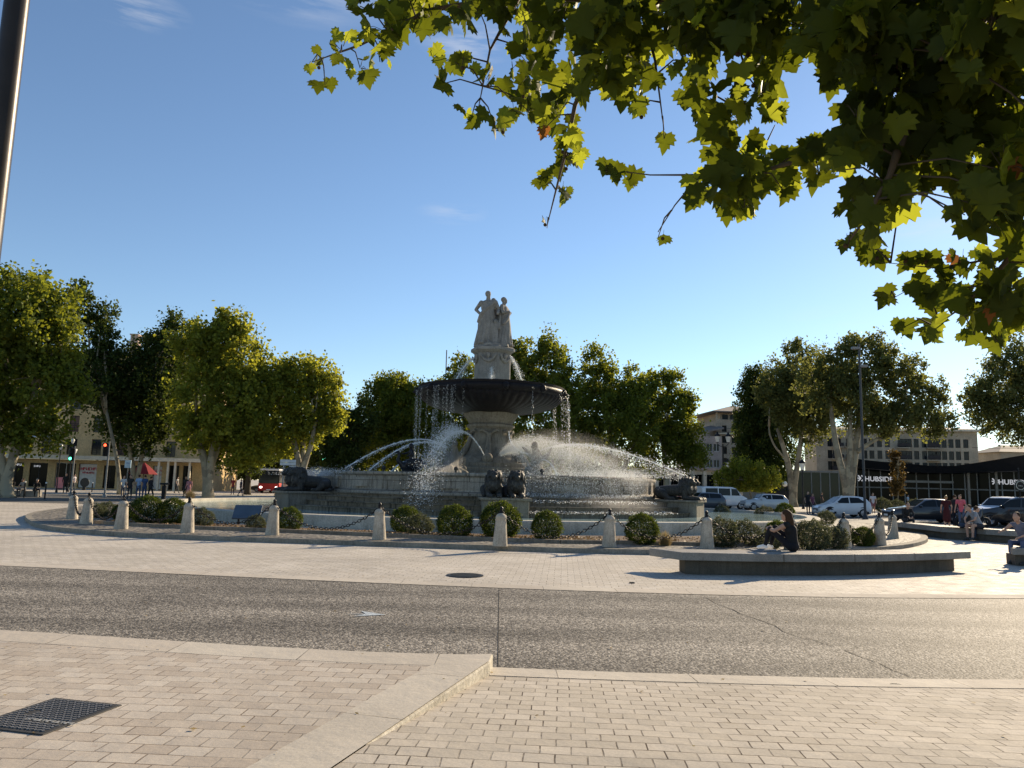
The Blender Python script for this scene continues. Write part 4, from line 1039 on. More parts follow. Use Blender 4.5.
L_([T0, (5.6, 3.2, 5.2), D(1010, -60, 5.2), D(900, -30, 5.3), D(780, -10, 5.6), D(640, 0, 6.0), D(520, -5, 6.4), D(430, 10, 6.6), D(360, 45, 6.7), D(312, 62, 6.7)], .11, .003)
L_([T0, (5.4, 3.0, 4.4), D(1040, 60, 5.4), D(960, 115, 5.3), D(905, 128, 5.2), D(866, 140, 5.2), D(800, 160, 5.0), D(760, 172, 5.2), D(700, 175, 5.4), D(650, 175, 5.5), D(612, 170, 5.6)], .05, .002)
L_([T0, (5.6, 3.9, 4.3), D(1075, 150, 5.6), D(1032, 215, 5.5), D(1006, 262, 5.5), D(985, 285, 5.5), D(955, 312, 5.6), D(930, 330, 5.6)], .05, .002)
L_([D(640, 0, 6.0), D(600, 50, 5.9), D(575, 105, 5.8), D(566, 150, 5.7), D(556, 190, 5.7), D(547, 226, 5.7)], .035, .003)
L_([D(905, 128, 4.7), D(890, 175, 4.6), D(868, 215, 4.5), D(850, 240, 4.5)], .03, .004)
L_([D(780, -10, 5.6), D(750, 50, 5.3), D(735, 85, 5.2), D(720, 130, 5.2)], .03, .003)
L_([D(1006, 255, 5.5), D(975, 262, 5.5), D(935, 268, 5.6), D(880, 262, 5.7)], .012, .002)
L_([D(985, 285, 5.5), D(950, 290, 5.6), D(915, 286, 5.7), D(890, 300, 5.7)], .008, .002)
L_([D(520, -5, 6.4), D(490, 50, 6.2), D(478, 110, 6.0)], .02, .003)
L_([D(640, 0, 6.0), D(655, 60, 5.7), D(664, 130, 5.6)], .02, .003)
L_([D(700, 175, 5.4), D(675, 205, 5.4), D(658, 232, 5.3)], .008, .003)
L_([D(900, -30, 5.3), D(920, 40, 5.0), D(905, 128, 4.8)], .05, .02)
L_([T0, (5.2, 3.0, 5.0), D(1060, 0, 4.8), D(980, 20, 4.6), D(940, 60, 4.5)], .08, .01)
mb = MB()
for pts, r0, r1 in limbs:
    n = len(pts); mb.tube(pts, [r0+(r1-r0)*(i/(n-1))**.6 for i in range(n)], 7)
mb.build('branch', plain('twig_bark', (.08, .06, .04), .8, bump=.3), nt_, smooth=True)
mb = MB(); mb.tube([(TX+.5, TY-.6, -.05), (TX+.3, TY-.3, 1.5), (TX+.1, TY, 3.2), T0, (TX-.2, TY+.4, 6.2), (TX-.1, TY+.6, 8)], [.42, .33, .28, .24, .18, .1], 14); mb.build('trunk', M['bark'], nt_, smooth=True)
blobs = [(312, 62, 16, 5), (325, 85, 10, 2), (342, 50, 16, 5), (360, 68, 18, 6), (385, 30, 24, 12), (380, 62, 14, 4), (410, 10, 28, 18), (402, 42, 14, 6), (432, 18, 24, 14), (440, 62, 8, 3), (438, 85, 6, 2), (360, 6, 12, 4),
 (462, 66, 10, 4), (484, 82, 12, 5), (512, 100, 20, 10), (470, 122, 14, 5), (495, 128, 14, 5), (525, 60, 24, 14), (552, 85, 22, 14), (530, 112, 12, 6), (480, 12, 24, 16), (520, 18, 26, 20), (560, 28, 34, 34), (600, 50, 34, 34), (592, 88, 20, 14), (560, 112, 14, 7), (545, 128, 10, 3),
 (570, 132, 12, 5), (568, 150, 10, 5), (563, 168, 10, 4), (545, 186, 10, 4), (562, 194, 9, 4), (547, 228, 7, 1), (577, 160, 7, 3),
 (622, 85, 20, 14), (640, 58, 30, 26), (650, 20, 34, 36), (640, 112, 13, 5), (664, 139, 10, 2), (698, 100, 22, 16), (690, 60, 28, 26), (735, 88, 16, 5), (732, 42, 24, 18), (700, 20, 34, 36), (750, 15, 36, 38), (716, 132, 16, 9), (738, 118, 14, 7), (762, 95, 18, 10), (772, 60, 28, 24), (800, 25, 36, 36), (775, 125, 12, 6), (740, 150, 14, 6), (722, 155, 12, 5), (615, 15, 30, 30),
 (825, 50, 24, 18), (828, 84, 12, 5), (850, 25, 34, 34), (852, 62, 18, 10), (858, 118, 14, 6),
 (850, 148, 14, 7), (822, 155, 14, 9), (800, 165, 16, 10), (775, 170, 17, 11), (752, 180, 18, 12), (728, 190, 16, 9), (703, 190, 12, 6), (744, 208, 11, 5), (734, 220, 8, 3), (698, 205, 8, 3), (658, 238, 8, 1), (783, 190, 13, 6), (820, 180, 11, 5), (842, 170, 14, 6), (617, 180, 7, 2), (635, 187, 6, 2), (606, 172, 3, 1),
 (880, 50, 45, 60), (930, 40, 50, 75), (985, 40, 50, 70), (900, 100, 40, 46), (950, 110, 44, 55), (1000, 110, 44, 55), (880, 150, 26, 22), (915, 150, 34, 34), (960, 165, 30, 28), (1005, 170, 34, 34),
 (855, 205, 18, 9), (872, 225, 18, 10), (885, 192, 22, 14), (865, 250, 12, 5), (848, 247, 7, 2), (905, 185, 20, 14), (880, 262, 8, 2), (895, 215, 12, 6), (980, 205, 16, 10), (965, 215, 10, 4), (1000, 215, 18, 12), (1015, 200, 20, 14), (975, 230, 9, 3), (930, 190, 10, 4),
 (1012, 262, 12, 6), (988, 262, 10, 5), (962, 265, 10, 5), (944, 272, 9, 4), (924, 266, 8, 3), (905, 262, 7, 2), (915, 288, 8, 3), (932, 292, 8, 3), (889, 300, 6, 2), (905, 326, 10, 2), (932, 335, 11, 5), (962, 310, 16, 9), (985, 300, 20, 14), (1005, 288, 16, 10), (975, 335, 12, 5), (998, 342, 10, 4), (1017, 325, 9, 3), (950, 288, 12, 5), (930, 308, 6, 2), (1012, 305, 14, 8)]
# the canopy goes on above and beyond the frame
for u in range(380, 1300, 62):
    blobs.append((u, -50-random.random()*20, 48, 34)); blobs.append((u+20, -140, 60, 26))
for v in range(-20, 340, 60): blobs.append((1075+random.random()*20, v, 42, 30))
solo = set(); cs, ds, ss, mi = [], [], [], []; tw = MB(); balls = []
lp = [p for pts, a, b in limbs for q in range(len(pts)-1) for p in [pts[q].lerp(pts[q+1], k/5) for k in range(5)]]
for (u, v, r, n) in blobs:
    d0 = dep(u, v) if u < 900 else dep(u, v)+random.uniform(-.2, .9)
    if u > 860 and v > 235: d0 = 5.6
    c = D(u, v, d0); 
    # twig from nearest branch point
    s0 = min(lp, key=lambda p: (p-c).length); 
    if (s0-c).length > .04: tw.tube([s0, s0.lerp(c, .5)+Vector((0, 0, .05)), c], [.007, .005, .003], 5)
    n0 = n; n = max(1, int(n*((1.08 if u > 850 else 1.2 if v < 45 else .85) if n > 20 else (1.35 if v < 40 else .8) if n > 9 else 1.05)))
    for i in range(n):
        a = random.uniform(0, 2*pi); q = sqrt(random.random())*.95
        dd = d0+random.uniform(-.45, .6)*(1 if n > 4 else .3)
        p = D(u+r*q*cos(a), v-3+r*q*sin(a), dd)
        sz = random.choice((random.uniform(.09, .14), random.uniform(.13, .19), random.uniform(.15, .215))) *(1.0 if n0 > 6 else .86)
        dr = Vector((random.gauss(0, .55), random.gauss(0, .5), -1.0+random.gauss(0, .35)))
        p0 = p-dr.normalized()*sz*.4
        if n0 <= 3: solo.add(len(cs))
        cs.append(np.array(p0)); ds.append(dr); ss.append(sz); x = random.random()
        mi.append(2 if (x < .008 or (u > 930 and v > 240 and x < .05)) else (1 if x > (.72 if u < 860 else .82) else 0))
        if random.random() < .5: tw.tube([c.lerp(p0, .2), c.lerp(p0, .6)+Vector((0, 0, .02)), p0], [.003, .002, .0015], 4)
    if random.random() < .35: balls.append(D(u+random.uniform(-r, r)*.6, v+random.uniform(-r, r)*.6, d0))
tw.build('twig', M['bark_dark'], nt_, smooth=True)
near_leaf_mesh(np.array(cs), ds, ss, 'foliage', nt_, [M['near_leaf'], M['near_leaf_y'], M['near_leaf_b']], np.array(mi))
mb = MB(); mb.ell((0, 0, 0), .014, 10, 8); mb.tube([(0, 0, 0), (.01, 0, .07)], .0012, 4); sb0 = None
for p in balls:
    if sb0 is None: sb0 = mb.build('seed_ball', plain('seed_ball', (.07, .045, .02), .9, bump=.8, scale=40), nt_, smooth=True); q = sb0
    else: q = sb0.copy(); COL.objects.link(q); q.parent = nt_
    q.location = p

# ------------------------------------------------------------------ shrubs
def ball_mesh(name, n, size, m, lumpy=.06, flat=1.0):
    d = rng.normal(size=(n, 3)); d /= np.linalg.norm(d, axis=1)[:, None]
    lump = 1+lumpy*np.sin(d[:, 0]*7+1)*np.cos(d[:, 2]*6)+lumpy*np.sin(d[:, 1]*9)
    r = (1-.16*rng.random(n)**2+.05*rng.normal(size=n))*lump; c = d*r[:, None]*np.array([1, 1, flat]); c = c[c[:, 2] > -.9]
    v, f = leafquads(c, size*(.6+.8*rng.random(len(c)))); return v, f
proto = {}
def shrub(kind, u, v, r, Y, label, z=None, group='clipped round shrubs in the island bed'):
    c = P(u, v, Y); R_ = r*Y/F
    zc = IZ+R_*({'box': .88, 'silver': .72, 'dry': .62}[kind]); c = c if Y > 30 else c
    nm = {'box': 'box_shrub', 'silver': 'lavender_shrub', 'dry': 'grass_tuft'}[kind]
    t = thing(nm, label, 'shrub', (c.x, c.y, IZ+.02), random.uniform(0, 6), group)
    if kind not in proto:
        if kind == 'box': v_, f_ = ball_mesh('f', 9000, .075, None, .035)
        elif kind == 'silver': v_, f_ = ball_mesh('f', 5200, .085, None, .12, .85)
        else:
            n = 900; a = rng.uniform(0, 2*pi, n); tilt = rng.random(n)*.9; L = .6+.5*rng.random(n)
            b0 = np.stack([.15*rng.normal(size=n), .15*rng.normal(size=n), -.6+0*a], 1); tip = b0+np.stack([np.cos(a)*np.sin(tilt)*L*1.5, np.sin(a)*np.sin(tilt)*L*1.5, np.cos(tilt)*L*1.5], 1)
            sd_ = np.stack([-np.sin(a), np.cos(a), 0*a], 1)*.02; v_ = np.stack([b0-sd_, b0+sd_, tip], 1).reshape(-1, 3); f_ = np.arange(3*n).reshape(-1, 3)
        o = np_mesh('foliage', v_, f_, M[{'box': 'box_leaf', 'silver': 'silver_leaf', 'dry': 'dry_leaf'}[kind]], t); proto[kind] = o
        mb = MB(); mb.tube([(0, 0, -1.2), (0, 0, -.3), (.05, 0, .1)], [.09, .07, .03], 6)
        for k in range(7): mb.tube([(0, 0, -.5), (.5*cos(k), .5*sin(k), .1+.07*k)], [.04, .01], 5)
        o2 = mb.build('stem', M['bark_dark'], t, smooth=True); proto[kind+'s'] = o2
    else:
        o = proto[kind].copy(); COL.objects.link(o); o.parent = t
        o2 = proto[kind+'s'].copy(); COL.objects.link(o2); o2.parent = t
    sx_, sz_ = random.uniform(.93, 1.07), random.uniform(.92, 1.04)
    for q in (o, o2): q.location = (0, 0, zc-IZ-.02); q.scale = (R_*sx_, R_*(2-sx_), R_*sz_)
SH = [('box', 290, 514, 12, 23.0, 'sunlit round box shrub beside the stone bollard below the left lion'),
 ('box', 406, 514, 14, 23.2, 'round box shrub behind a lower grey-green one, left of the column'),
 ('silver', 420, 524, 13, 22.2, 'low spreading grey-green shrub left of the roundest box ball'),
 ('box', 454.5, 517.5, 16.5, 21.6, 'largest perfectly round box ball, left of the central bollard'),
 ('box', 500, 528, 19, 21.9, 'wide shrub right behind the central bollard and below the twin lions'),
 ('box', 547, 525, 15.5, 21.4, 'round box ball between the central bollard and the next one right'),
 ('box', 642, 528, 15.5, 20.9, 'very dark round box ball right of the fountain spray'),
 ('dry', 665, 534, 10, 20.6, 'thin ragged yellowish tuft left of the long bench'),
 ('silver', 722, 531, 17, 20.8, 'bushy green shrub just right of the bollard behind the bench'),
 ('silver', 745, 530, 15, 21.4, 'dark bushy shrub second right of the bollard behind the bench'),
 ('box', 777, 522, 12, 22.2, 'dark round shrub right behind the seated woman\'s head'),
 ('silver', 769, 534, 11, 20.4, 'small grey shrub left of the seated woman'),
 ('silver', 812, 530, 17, 20.6, 'broad grey-green shrub right of the seated woman'),
 ('silver', 833, 527, 14, 21.2, 'yellow-green shrub left of the right hand bollards'),
 ('silver', 815, 517, 12, 24.2, 'paler shrub farther back, above the broad grey-green one'),
 ('silver', 845, 521, 12, 23.0, 'shrub behind the rightmost part of the bed'),
 ('box', 863, 527, 10, 22.4, 'small dark shrub left of the dry tuft at the island end'),
 ('dry', 868, 522, 11, 22.9, 'pale dry grass tuft beside the last bollards on the right'),
 ('silver', 97, 508, 9, 27.5, 'leftmost low shrub of the island, between bollards'),
 ('silver', 108, 504, 9, 28.5, 'pale sunlit shrub behind the leftmost one'),
 ('box', 122, 512, 9, 26.0, 'small shrub over the second bollard gap on the left'),
 ('silver', 131, 506, 10, 27.5, 'sunlit yellowish shrub above the third bollard from left'),
 ('box', 147, 515, 15, 24.6, 'broad dark shrub between the third and fourth bollards on the left'),
 ('box', 173, 513, 14, 24.6, 'round dark green shrub left of the fourth bollard'),
 ('silver', 200, 520, 12, 23.6, 'low dark shrub right of the fourth bollard'),
 ('silver', 256, 521, 9, 23.0, 'small low shrub between the tilted panel and the bollard'),
 ('box', 785, 510, 9, 42.0, 'dark low shrub on the far side of the pool before the white cars'),
 ('silver', 765, 512, 8, 43.0, 'grey low shrub on the far side of the pool'),
 ('silver', 826, 514, 8, 38.0, 'low wide shrub left of the white hatchback wheels'),
 ('silver', 722, 507, 7, 45.0, 'little shrub beyond the pool below the white van'),
 ('dry', 190, 500, 7, 52.0, 'small pale grass tuft by the pink coat beyond the pool'),
 ('silver', 283, 508, 8, 58.0, 'low green bush beyond the pool before the bus')]
for s_ in SH: shrub(*s_)
# hedge and low planting before the store
for (u, v, r, Y, l) in ((882, 500, 8, 72, 'round green bush before the store door'), (897, 502, 7, 74, 'round low bush by the rusty young tree'), (915, 502, 7, 78, 'low bush right of the rusty young tree')):
    shrub('silver', u, v, r, Y, l, group='bushes before the store')
# dead leaves and chippings on the bed
n = 2600; pts = []
for i in range(n):
    k = rng.integers(0, len(front)-1); t = rng.random(); q = rng.random()**1.5*.8; a = front[k].lerp(front[k+1], t); b = backb[k].lerp(backb[k+1], t); p = a.lerp(b, q); pts.append((p.x, p.y, IZ+.065))
v, f = leafquads(np.array(pts), .05+.06*rng.random(n)); v[:, 2] = np.maximum(v[:, 2], IZ+.053); tag(np_mesh('leaf_litter', v, f, leafmat('litter', (.12, .07, .03), (.38, .26, .13), (.3, .2, .1), .2)), 'dry fallen leaves strewn over the planting bed', 'leaf litter', kind='stuff')

# ------------------------------------------------------------------ bollards and chains
bp = [(72, 519), (86, 524), (121, 529), (187, 532.5), (272, 535), (379, 539.5), (500, 546), (609, 547), (707, 548.5), (791, 549.5), (845, 547.5), (880, 545), (893, 538.5)]
names = ['leftmost stone bollard of the island row', 'second stone bollard from the left, close to the first', 'third stone bollard from the left', 'stone bollard left of the tilted grey panel', 'stone bollard beside the sunlit box shrub below the left lion', 'stone bollard left of the roundest box ball',
 'central stone bollard below the twin lions', 'stone bollard left of the very dark box ball', 'stone bollard just above the left end of the long bench', 'stone bollard hidden behind the seated woman', 'stone bollard at the right end above the long bench', 'second stone bollard from the right end', 'rightmost and farthest stone bollard of the row']
bo = None; tops = []
for (u, v), lb in zip(bp, names):
    p = G(u, v, IZ+.004)
    if bo is None:
        bo = thing('stone_bollard', lb, 'bollard', p, 0, 'stone bollards linked by chains'); t = bo
        mb = MB(); mb.lathe([(.185, 0), (.182, .05), (.135, .60), (.13, .66), (.14, .68), (.135, .72), (.10, .77), (.05, .80), (0, .81)], 20, fn=lambda a, j: 1+.012*sin(5*a+j)); o = mb.build('post', M['bollard'], bo, auto=40)
        mb = MB(); mb.lathe([(.035, .79), (.05, .81), (.03, .84), (.025, .87), (.045, .90), (.04, .94), (.0, .97)], 12); mb.build('finial', M['iron'], bo, smooth=True)
        mb = MB()
        for s_ in (-1, 1): mb.tube([(s_*(.05+.035*cos(a)), 0, .86+.035*sin(a)) for a in [i*pi/4 for i in range(9)]], .009, 6, cap=False)
        mb.build('ring', M['iron'], bo, smooth=True)
    else: t = copy_tree(bo); t.location = p; t['label'] = lb; 
    t.rotation_euler = (random.uniform(-.025, .025), random.uniform(-.025, .025), random.uniform(0, 3)) 
    tops.append(Vector((p.x, p.y, p.z+.84)))
link = MB()
def add_chain(a, b, k, last=None):
    L = (b-a).length; sag = min(.62, .16*L+.18) ; N = max(8, int(L*1.12/.085)); mb = MB()
    P_ = [a.lerp(b, i/N)+Vector((0, 0, -sag*(1-(2*i/N-1)**2))) for i in range(N+1)]
    for i in range(N):
        d = (P_[i+1]-P_[i]); L2 = d.length; d.normalize(); c = (P_[i]+P_[i+1])/2
        s_ = d.cross(Vector((0, 0, 1))).normalized(); n_ = s_ if i % 2 else d.cross(s_)
        ring = [c+d*(.62*L2*cos(t_))+n_*(.036*sin(t_)) for t_ in [j*pi/4 for j in range(9)]]
        mb.tube(ring, .0105, 5, cap=False)
    o = mb.build('bollard_chain', M['chain'], smooth=True); tag(o, k, 'chain', 'iron chains between the bollards')
cl = ['between the first and second bollards from the left', 'between the second and third bollards from the left', 'over the low shrubs right of the third bollard', 'passing before the tilted grey panel', 'in front of the left part of the fountain steps', 'in front of the roundest box ball', 'in front of the box ball right of the central bollard',
      'in front of the very dark box ball', 'before the bushy shrubs left of the seated woman', 'right of the seated woman', 'between the last near bollards on the right', 'between the two rightmost bollards']
for i in range(len(tops)-1): add_chain(tops[i], tops[i+1], 'iron chain sagging '+cl[i], 0)

# ------------------------------------------------------------------ concrete benches
def slab_bench(label, front_px, depth, z=.42, th=.16, joints=(), inset_=.28, group='long concrete benches', back_ext=.3):
    pts = [G(u, v, z) for u, v in front_px]; pts = [Vector((p.x, p.y, 0)) for p in pts]
    t = thing('concrete_bench', label, 'bench', (0, 0, 0), 0, group)
    n = len(pts); bk = []
    for i in range(n):
        d = (pts[min(i+1, n-1)]-pts[max(i-1, 0)]).normalized(); nv = Vector((-d.y, d.x, 0)); nv = nv if nv.y > 0 else -nv; bk.append(pts[i]+nv*depth)
    c = sum(pts, Vector())/n; t.location = (c.x, c.y, 0)
    segs = [0]+list(joints)+[n-1]
    for a, b in zip(segs[:-1], segs[1:]):
        f_ = [p-c for p in pts[a:b+1]]; g_ = [p-c for p in bk[a:b+1]]
        def shr(l):  # small joint gap
            l = list(l); l[0] = l[0]+(l[1]-l[0]).normalized()*.007; l[-1] = l[-1]+(l[-2]-l[-1]).normalized()*.007; return l
        f_, g_ = shr(f_), shr(g_)
        if a == 0: g_[0] = g_[0]-(f_[1]-f_[0]).normalized()*back_ext
        mb = MB(); mb.prism([(p.x, p.y) for p in f_]+[(p.x, p.y) for p in reversed(g_)], z-th, z, bottom=True); mb.build('seat', M['concrete'], t, bevel=.012)
    mb = MB(); fi = []; gi = []
    for i in range(n):
        q = (bk[i]-pts[i]).normalized(); fi.append(pts[i]+q*.16-c); gi.append(bk[i]-q*.2-c)
    e0 = (pts[1]-pts[0]).normalized()*.12; e1 = (pts[-1]-pts[-2]).normalized()*inset_*1.4
    fi[0] += e0; gi[0] += e0; fi[-1] -= e1; gi[-1] -= e1
    mb.prism([(p.x, p.y) for p in fi]+[(p.x, p.y) for p in reversed(gi)], 0, z-th+.004*0-.002); mb.build('base', M['bench_base'], t)
    return t
slab_bench('long low concrete bench in front, with the woman sitting on it', [(681, 552.3), (720, 553.2), (752, 553.8), (784, 554.2), (820, 554.5), (855, 554.4), (885, 554), (915, 553.4), (945, 552.5), (971, 551.5)], .85, .42, .15, (3, 5, 7), back_ext=.45)
slab_bench('concrete bench cut by the right edge of the photo', [(1012, 548), (1040, 549), (1070, 549.5), (1110, 549.5)], .85, .42, .16, back_ext=-.25)
slab_bench('long curved concrete bench farther back on the right, with people on it', [(903, 521.3), (924, 523.3), (945, 525.3), (965, 527.3), (985, 529), (1010, 530.5), (1040, 531.5)], .9, .46, .2, (1, 3, 4), .1)

# stray dry leaves on the paving
pts = []
for i in range(150):
    u = random.uniform(-20, 1040); v = random.choice([random.uniform(560, 600), random.uniform(600, 660), random.uniform(640, 768)])
    lft = u < 490 and v > 640; p = G(u, v, KZ if lft else .02)
    if not lft and v > 668: p.z = zr(p.x, p.y)+.008
    else: p.z = KZ+.012 if lft else .014
    pts.append(tuple(p))
v_, f_ = leafquads(np.array(pts), .012+.035*rng.random(len(pts))); z0 = np.repeat(np.array(pts)[:, 2], 4); v_[:, 2] = z0+(v_[:, 2]-z0)*.25+.002
tag(np_mesh('fallen_leaves', v_, f_, M['dry_leaf']), 'small dry leaves and grit scattered over the road and paving', 'fallen leaves', kind='stuff')
nt_.location = (TX, TY, 0)
bpy.context.view_layer.update()
for ch in nt_.children: ch.matrix_parent_inverse = Matrix.Translation((-TX, -TY, 0))

# ------------------------------------------------------------------ buildings
def reparent(o, t):
    o.parent = t; o.matrix_parent_inverse = Matrix.Translation(-Vector(t.location)); return o
class Facade:
    """p0->p1 along the ground as seen left to right; depth goes away from the camera"""
    def __init__(s, name, label, p0, p1, depth, cat='building', group=None):
        s.p0 = Vector((p0[0], p0[1], 0)); s.p1 = Vector((p1[0], p1[1], 0)); s.d = (s.p1-s.p0); s.L = s.d.length; s.d.normalize()
        s.n = Vector((-s.d.y, s.d.x, 0)); s.depth = depth
        s.t = thing(name, label, cat, ((s.p0+s.p1)/2), 0, group)
    def w(s, a, q, z): p = s.p0+s.d*a+s.n*q; return (p.x, p.y, z)
    def wall(s, z0, z1, holes, m, th=.3, name='wall', a0=0, a1=None, q=0):
        a1 = s.L if a1 is None else a1
        xs = sorted({a0, a1}|{h[0] for h in holes}|{h[1] for h in holes}); zs = sorted({z0, z1}|{h[2] for h in holes}|{h[3] for h in holes})
        mb = MB()
        for i in range(len(xs)-1):
            for j in range(len(zs)-1):
                cx, cz = (xs[i]+xs[i+1])/2, (zs[j]+zs[j+1])/2
                if any(h[0] < cx < h[1] and h[2] < cz < h[3] for h in holes): continue
                mb.add([s.w(xs[i], q, zs[j]), s.w(xs[i+1], q, zs[j]), s.w(xs[i+1], q, zs[j+1]), s.w(xs[i], q, zs[j+1])], [(0, 1, 2, 3)])
        for h in holes:
            A, B, z_0, z_1 = h
            for (a, b, c, d) in (((A, q, z_0), (A, q+th, z_0), (A, q+th, z_1), (A, q, z_1)), ((B, q, z_0), (B, q, z_1), (B, q+th, z_1), (B, q+th, z_0)), ((A, q, z_0), (B, q, z_0), (B, q+th, z_0), (A, q+th, z_0)), ((A, q, z_1), (A, q+th, z_1), (B, q+th, z_1), (B, q, z_1))):
                mb.add([s.w(*a), s.w(*b), s.w(*c), s.w(*d)], [(0, 1, 2, 3)])
        # sides, back and top
        D_ = s.depth
        mb.add([s.w(a0, q, z0), s.w(a0, q, z1), s.w(a0, D_, z1), s.w(a0, D_, z0)], [(0, 1, 2, 3)]); mb.add([s.w(a1, q, z0), s.w(a1, D_, z0), s.w(a1, D_, z1), s.w(a1, q, z1)], [(0, 1, 2, 3)])
        mb.add([s.w(a0, q, z1), s.w(a1, q, z1), s.w(a1, D_, z1), s.w(a0, D_, z1)], [(0, 1, 2, 3)]); mb.add([s.w(a0, D_, z0), s.w(a1, D_, z0), s.w(a1, D_, z1), s.w(a0, D_, z1)], [(0, 1, 2, 3)])
        return reparent(mb.build(name, m), s.t)
    def win(s, h, m_glass, m_frame, q=.2, mull=1, name='window', bar=.06, rail=None, shutter=None):
        A, B, z0, z1 = h; mb = MB()
        def bx(a, b, c, d, q0, q1, mb_=mb):
            p = [s.w(a, q0, c), s.w(b, q0, c), s.w(b, q1, c), s.w(a, q1, c), s.w(a, q0, d), s.w(b, q0, d), s.w(b, q1, d), s.w(a, q1, d)]
            mb_.add(p, [(3, 2, 1, 0), (4, 5, 6, 7), (0, 1, 5, 4), (1, 2, 6, 5), (2, 3, 7, 6), (3, 0, 4, 7)])
        bx(A+.002, A+bar, z0+.002, z1-.002, q-.04, q+.02); bx(B-bar, B-.002, z0+.002, z1-.002, q-.04, q+.02)
        bx(A+bar, B-bar, z0+.002, z0+bar, q-.04, q+.02); bx(A+bar, B-bar, z1-bar, z1-.002, q-.04, q+.02)
        for i in range(mull):
            x = A+(B-A)*(i+1)/(mull+1); bx(x-bar/2, x+bar/2, z0+bar, z1-bar, q-.035, q+.02)
        o = reparent(mb.build(name, m_frame), s.t)
        mg = MB(); mg.add([s.w(A+bar*.5, q, z0+bar*.5), s.w(B-bar*.5, q, z0+bar*.5), s.w(B-bar*.5, q, z1-bar*.5), s.w(A+bar*.5, q, z1-bar*.5)], [(0, 1, 2, 3)])
        gq = mg.build('pane', m_glass, o); gq.matrix_parent_inverse = Matrix.Translation(-Vector(s.t.location)).to_4x4() if False else Matrix.Identity(4)
        gq.parent = o
        if rail:
            mr = MB()
            for zz in (z0+.25, z0+.5, z0+.75, z0+.98): bx(A+.01, B-.01, zz, zz+.04, -.03, .0, mr)
            rr = mr.build('railing', rail, o)
        return o
    def box(s, a0, a1, q0, q1, z0, z1, name, m, bevel=0, parent=None):
        mb = MB(); p = [s.w(a0, q0, z0), s.w(a1, q0, z0), s.w(a1, q1, z0), s.w(a0, q1, z0), s.w(a0, q0, z1), s.w(a1, q0, z1), s.w(a1, q1, z1), s.w(a0, q1, z1)]
        mb.add(p, [(3, 2, 1, 0), (4, 5, 6, 7), (0, 1, 5, 4), (1, 2, 6, 5), (2, 3, 7, 6), (3, 0, 4, 7)])
        o = mb.build(name, m, bevel=bevel); return reparent(o, s.t)
def X(u, Y, v=480): return P(u, v, Y).x
def Z(u, v, Y): return P(u, v, Y).z
M['ochre'] = stone('ochre_render', (.56, .40, .20), (.3, .22, .13), .25, .35, .1, .9, 8)
M['tan'] = stone('tan_render', (.40, .33, .25), (.25, .2, .15), .25, .4, .1, .9, 8)
M['pinkr'] = stone('pinkish_render', (.42, .33, .28), (.3, .24, .2), .2, .4, .1, .9, 8)
M['apt'] = stone('cream_render', (.40, .34, .25), (.3, .26, .2), .25, .35, .1, .9, 8)
M['shutterb'] = plain('brown_shutter', (.12, .07, .05), .6)
M['darkframe'] = plain('dark_window_frame', (.03, .025, .025), .5)
M['rooftile'] = plain('grey_roof', (.2, .17, .15), .8)
M['offwhite'] = plain('offwhite_panel', (.62, .6, .56), .6)
def sub(cond): pass
# left ochre building with shops
Y = 93; fb = Facade('apartment_building', 'ochre apartment building with tall dark windows over shops at the left', (X(-90, Y), Y-1), (X(200, Y), Y+2), 14)
k = Y/F
def a_of(f, u): # distance along facade hit by pixel column
    lo, hi = 0, f.L
    for _ in range(40):
        m_ = (lo+hi)/2; p = f.p0+f.d*m_; 
        # project
        q = RM.transposed()@(Vector((p.x, p.y, 4.0))-CAM); uu = 512+F*q.x/(-q.z)
        if uu < u: lo = m_
        else: hi = m_
    return lo
holes = []
zc0, zc1 = Z(60, 459, Y), Z(60, 456.5, Y)
for u in (-75, -48, -22, 18, 45.5, 71, 95.5, 120, 145, 170):
    a = a_of(fb, u)
    for (v0, v1) in ((441, 456), (417, 435), (394, 412), (372, 388)):
        holes.append((a-.58, a+.58, Z(u, v1, Y)+.05, Z(u, v0, Y)))
zr_ = sorted({round(h[2], 1) for h in holes})
# regularise rows
rows_ = [(4.15, 6.05), (6.9, 8.9), (9.7, 11.7), (12.5, 14.2)]
holes = [(h[0], h[1], *rows_[i % 4]) for i, h in enumerate(holes)]
fb.wall(zc1, 16.6, holes, M['ochre'])
for i, h in enumerate(holes): fb.win(h, M['glass'] if i % 7 else M['shutterb'], M['darkframe'], rail=M['iron'])
shop = []
for (u0, u1, top) in ((-80, -50, 3.0), (-42, -10, 3.0), (8, 25, 3.0), (31, 49, 3.0), (57, 77, 3.1), (80, 98, 3.05), (105, 117, 2.9), (121, 140, 3.0), (154, 163, 3.0), (170, 180, 3.1), (184, 193, 3.1)):
    shop.append((a_of(fb, u0), a_of(fb, u1), .1, top))
fb.wall(0, zc0-.02, shop, M['ochre'], name='shop_wall', q=.02)
for i, h in enumerate(shop):
    gm = M['offwhite'] if i in (5, 8) else M['shopglass']
    fb.win(h, gm, M['darkframe'] if i != 4 else M['offwhite'], mull=(0 if i in (5, 8) else 1), name='shop_window')
fb.box(-.5, fb.L+.5, -2.4, .3, zc0+.0, zc1+.12, 'canopy', M['cream'])
fb.box(-.5, fb.L+.5, -.3, fb.depth, 16.6, 17.0, 'cornice', M['cream'])
for (u, zt_) in ((113, 333), (139, 330)):
    a = a_of(fb, u); fb.box(a-.45, a+.45, 3, 4.2, 17.0, Z(u, zt_, Y+3), 'chimney', M['pinkr']); fb.box(a-.55, a+.55, 2.9, 4.3, Z(u, zt_, Y+3), Z(u, zt_, Y+3)+.15, 'chimney_cap', M['pinkr'])
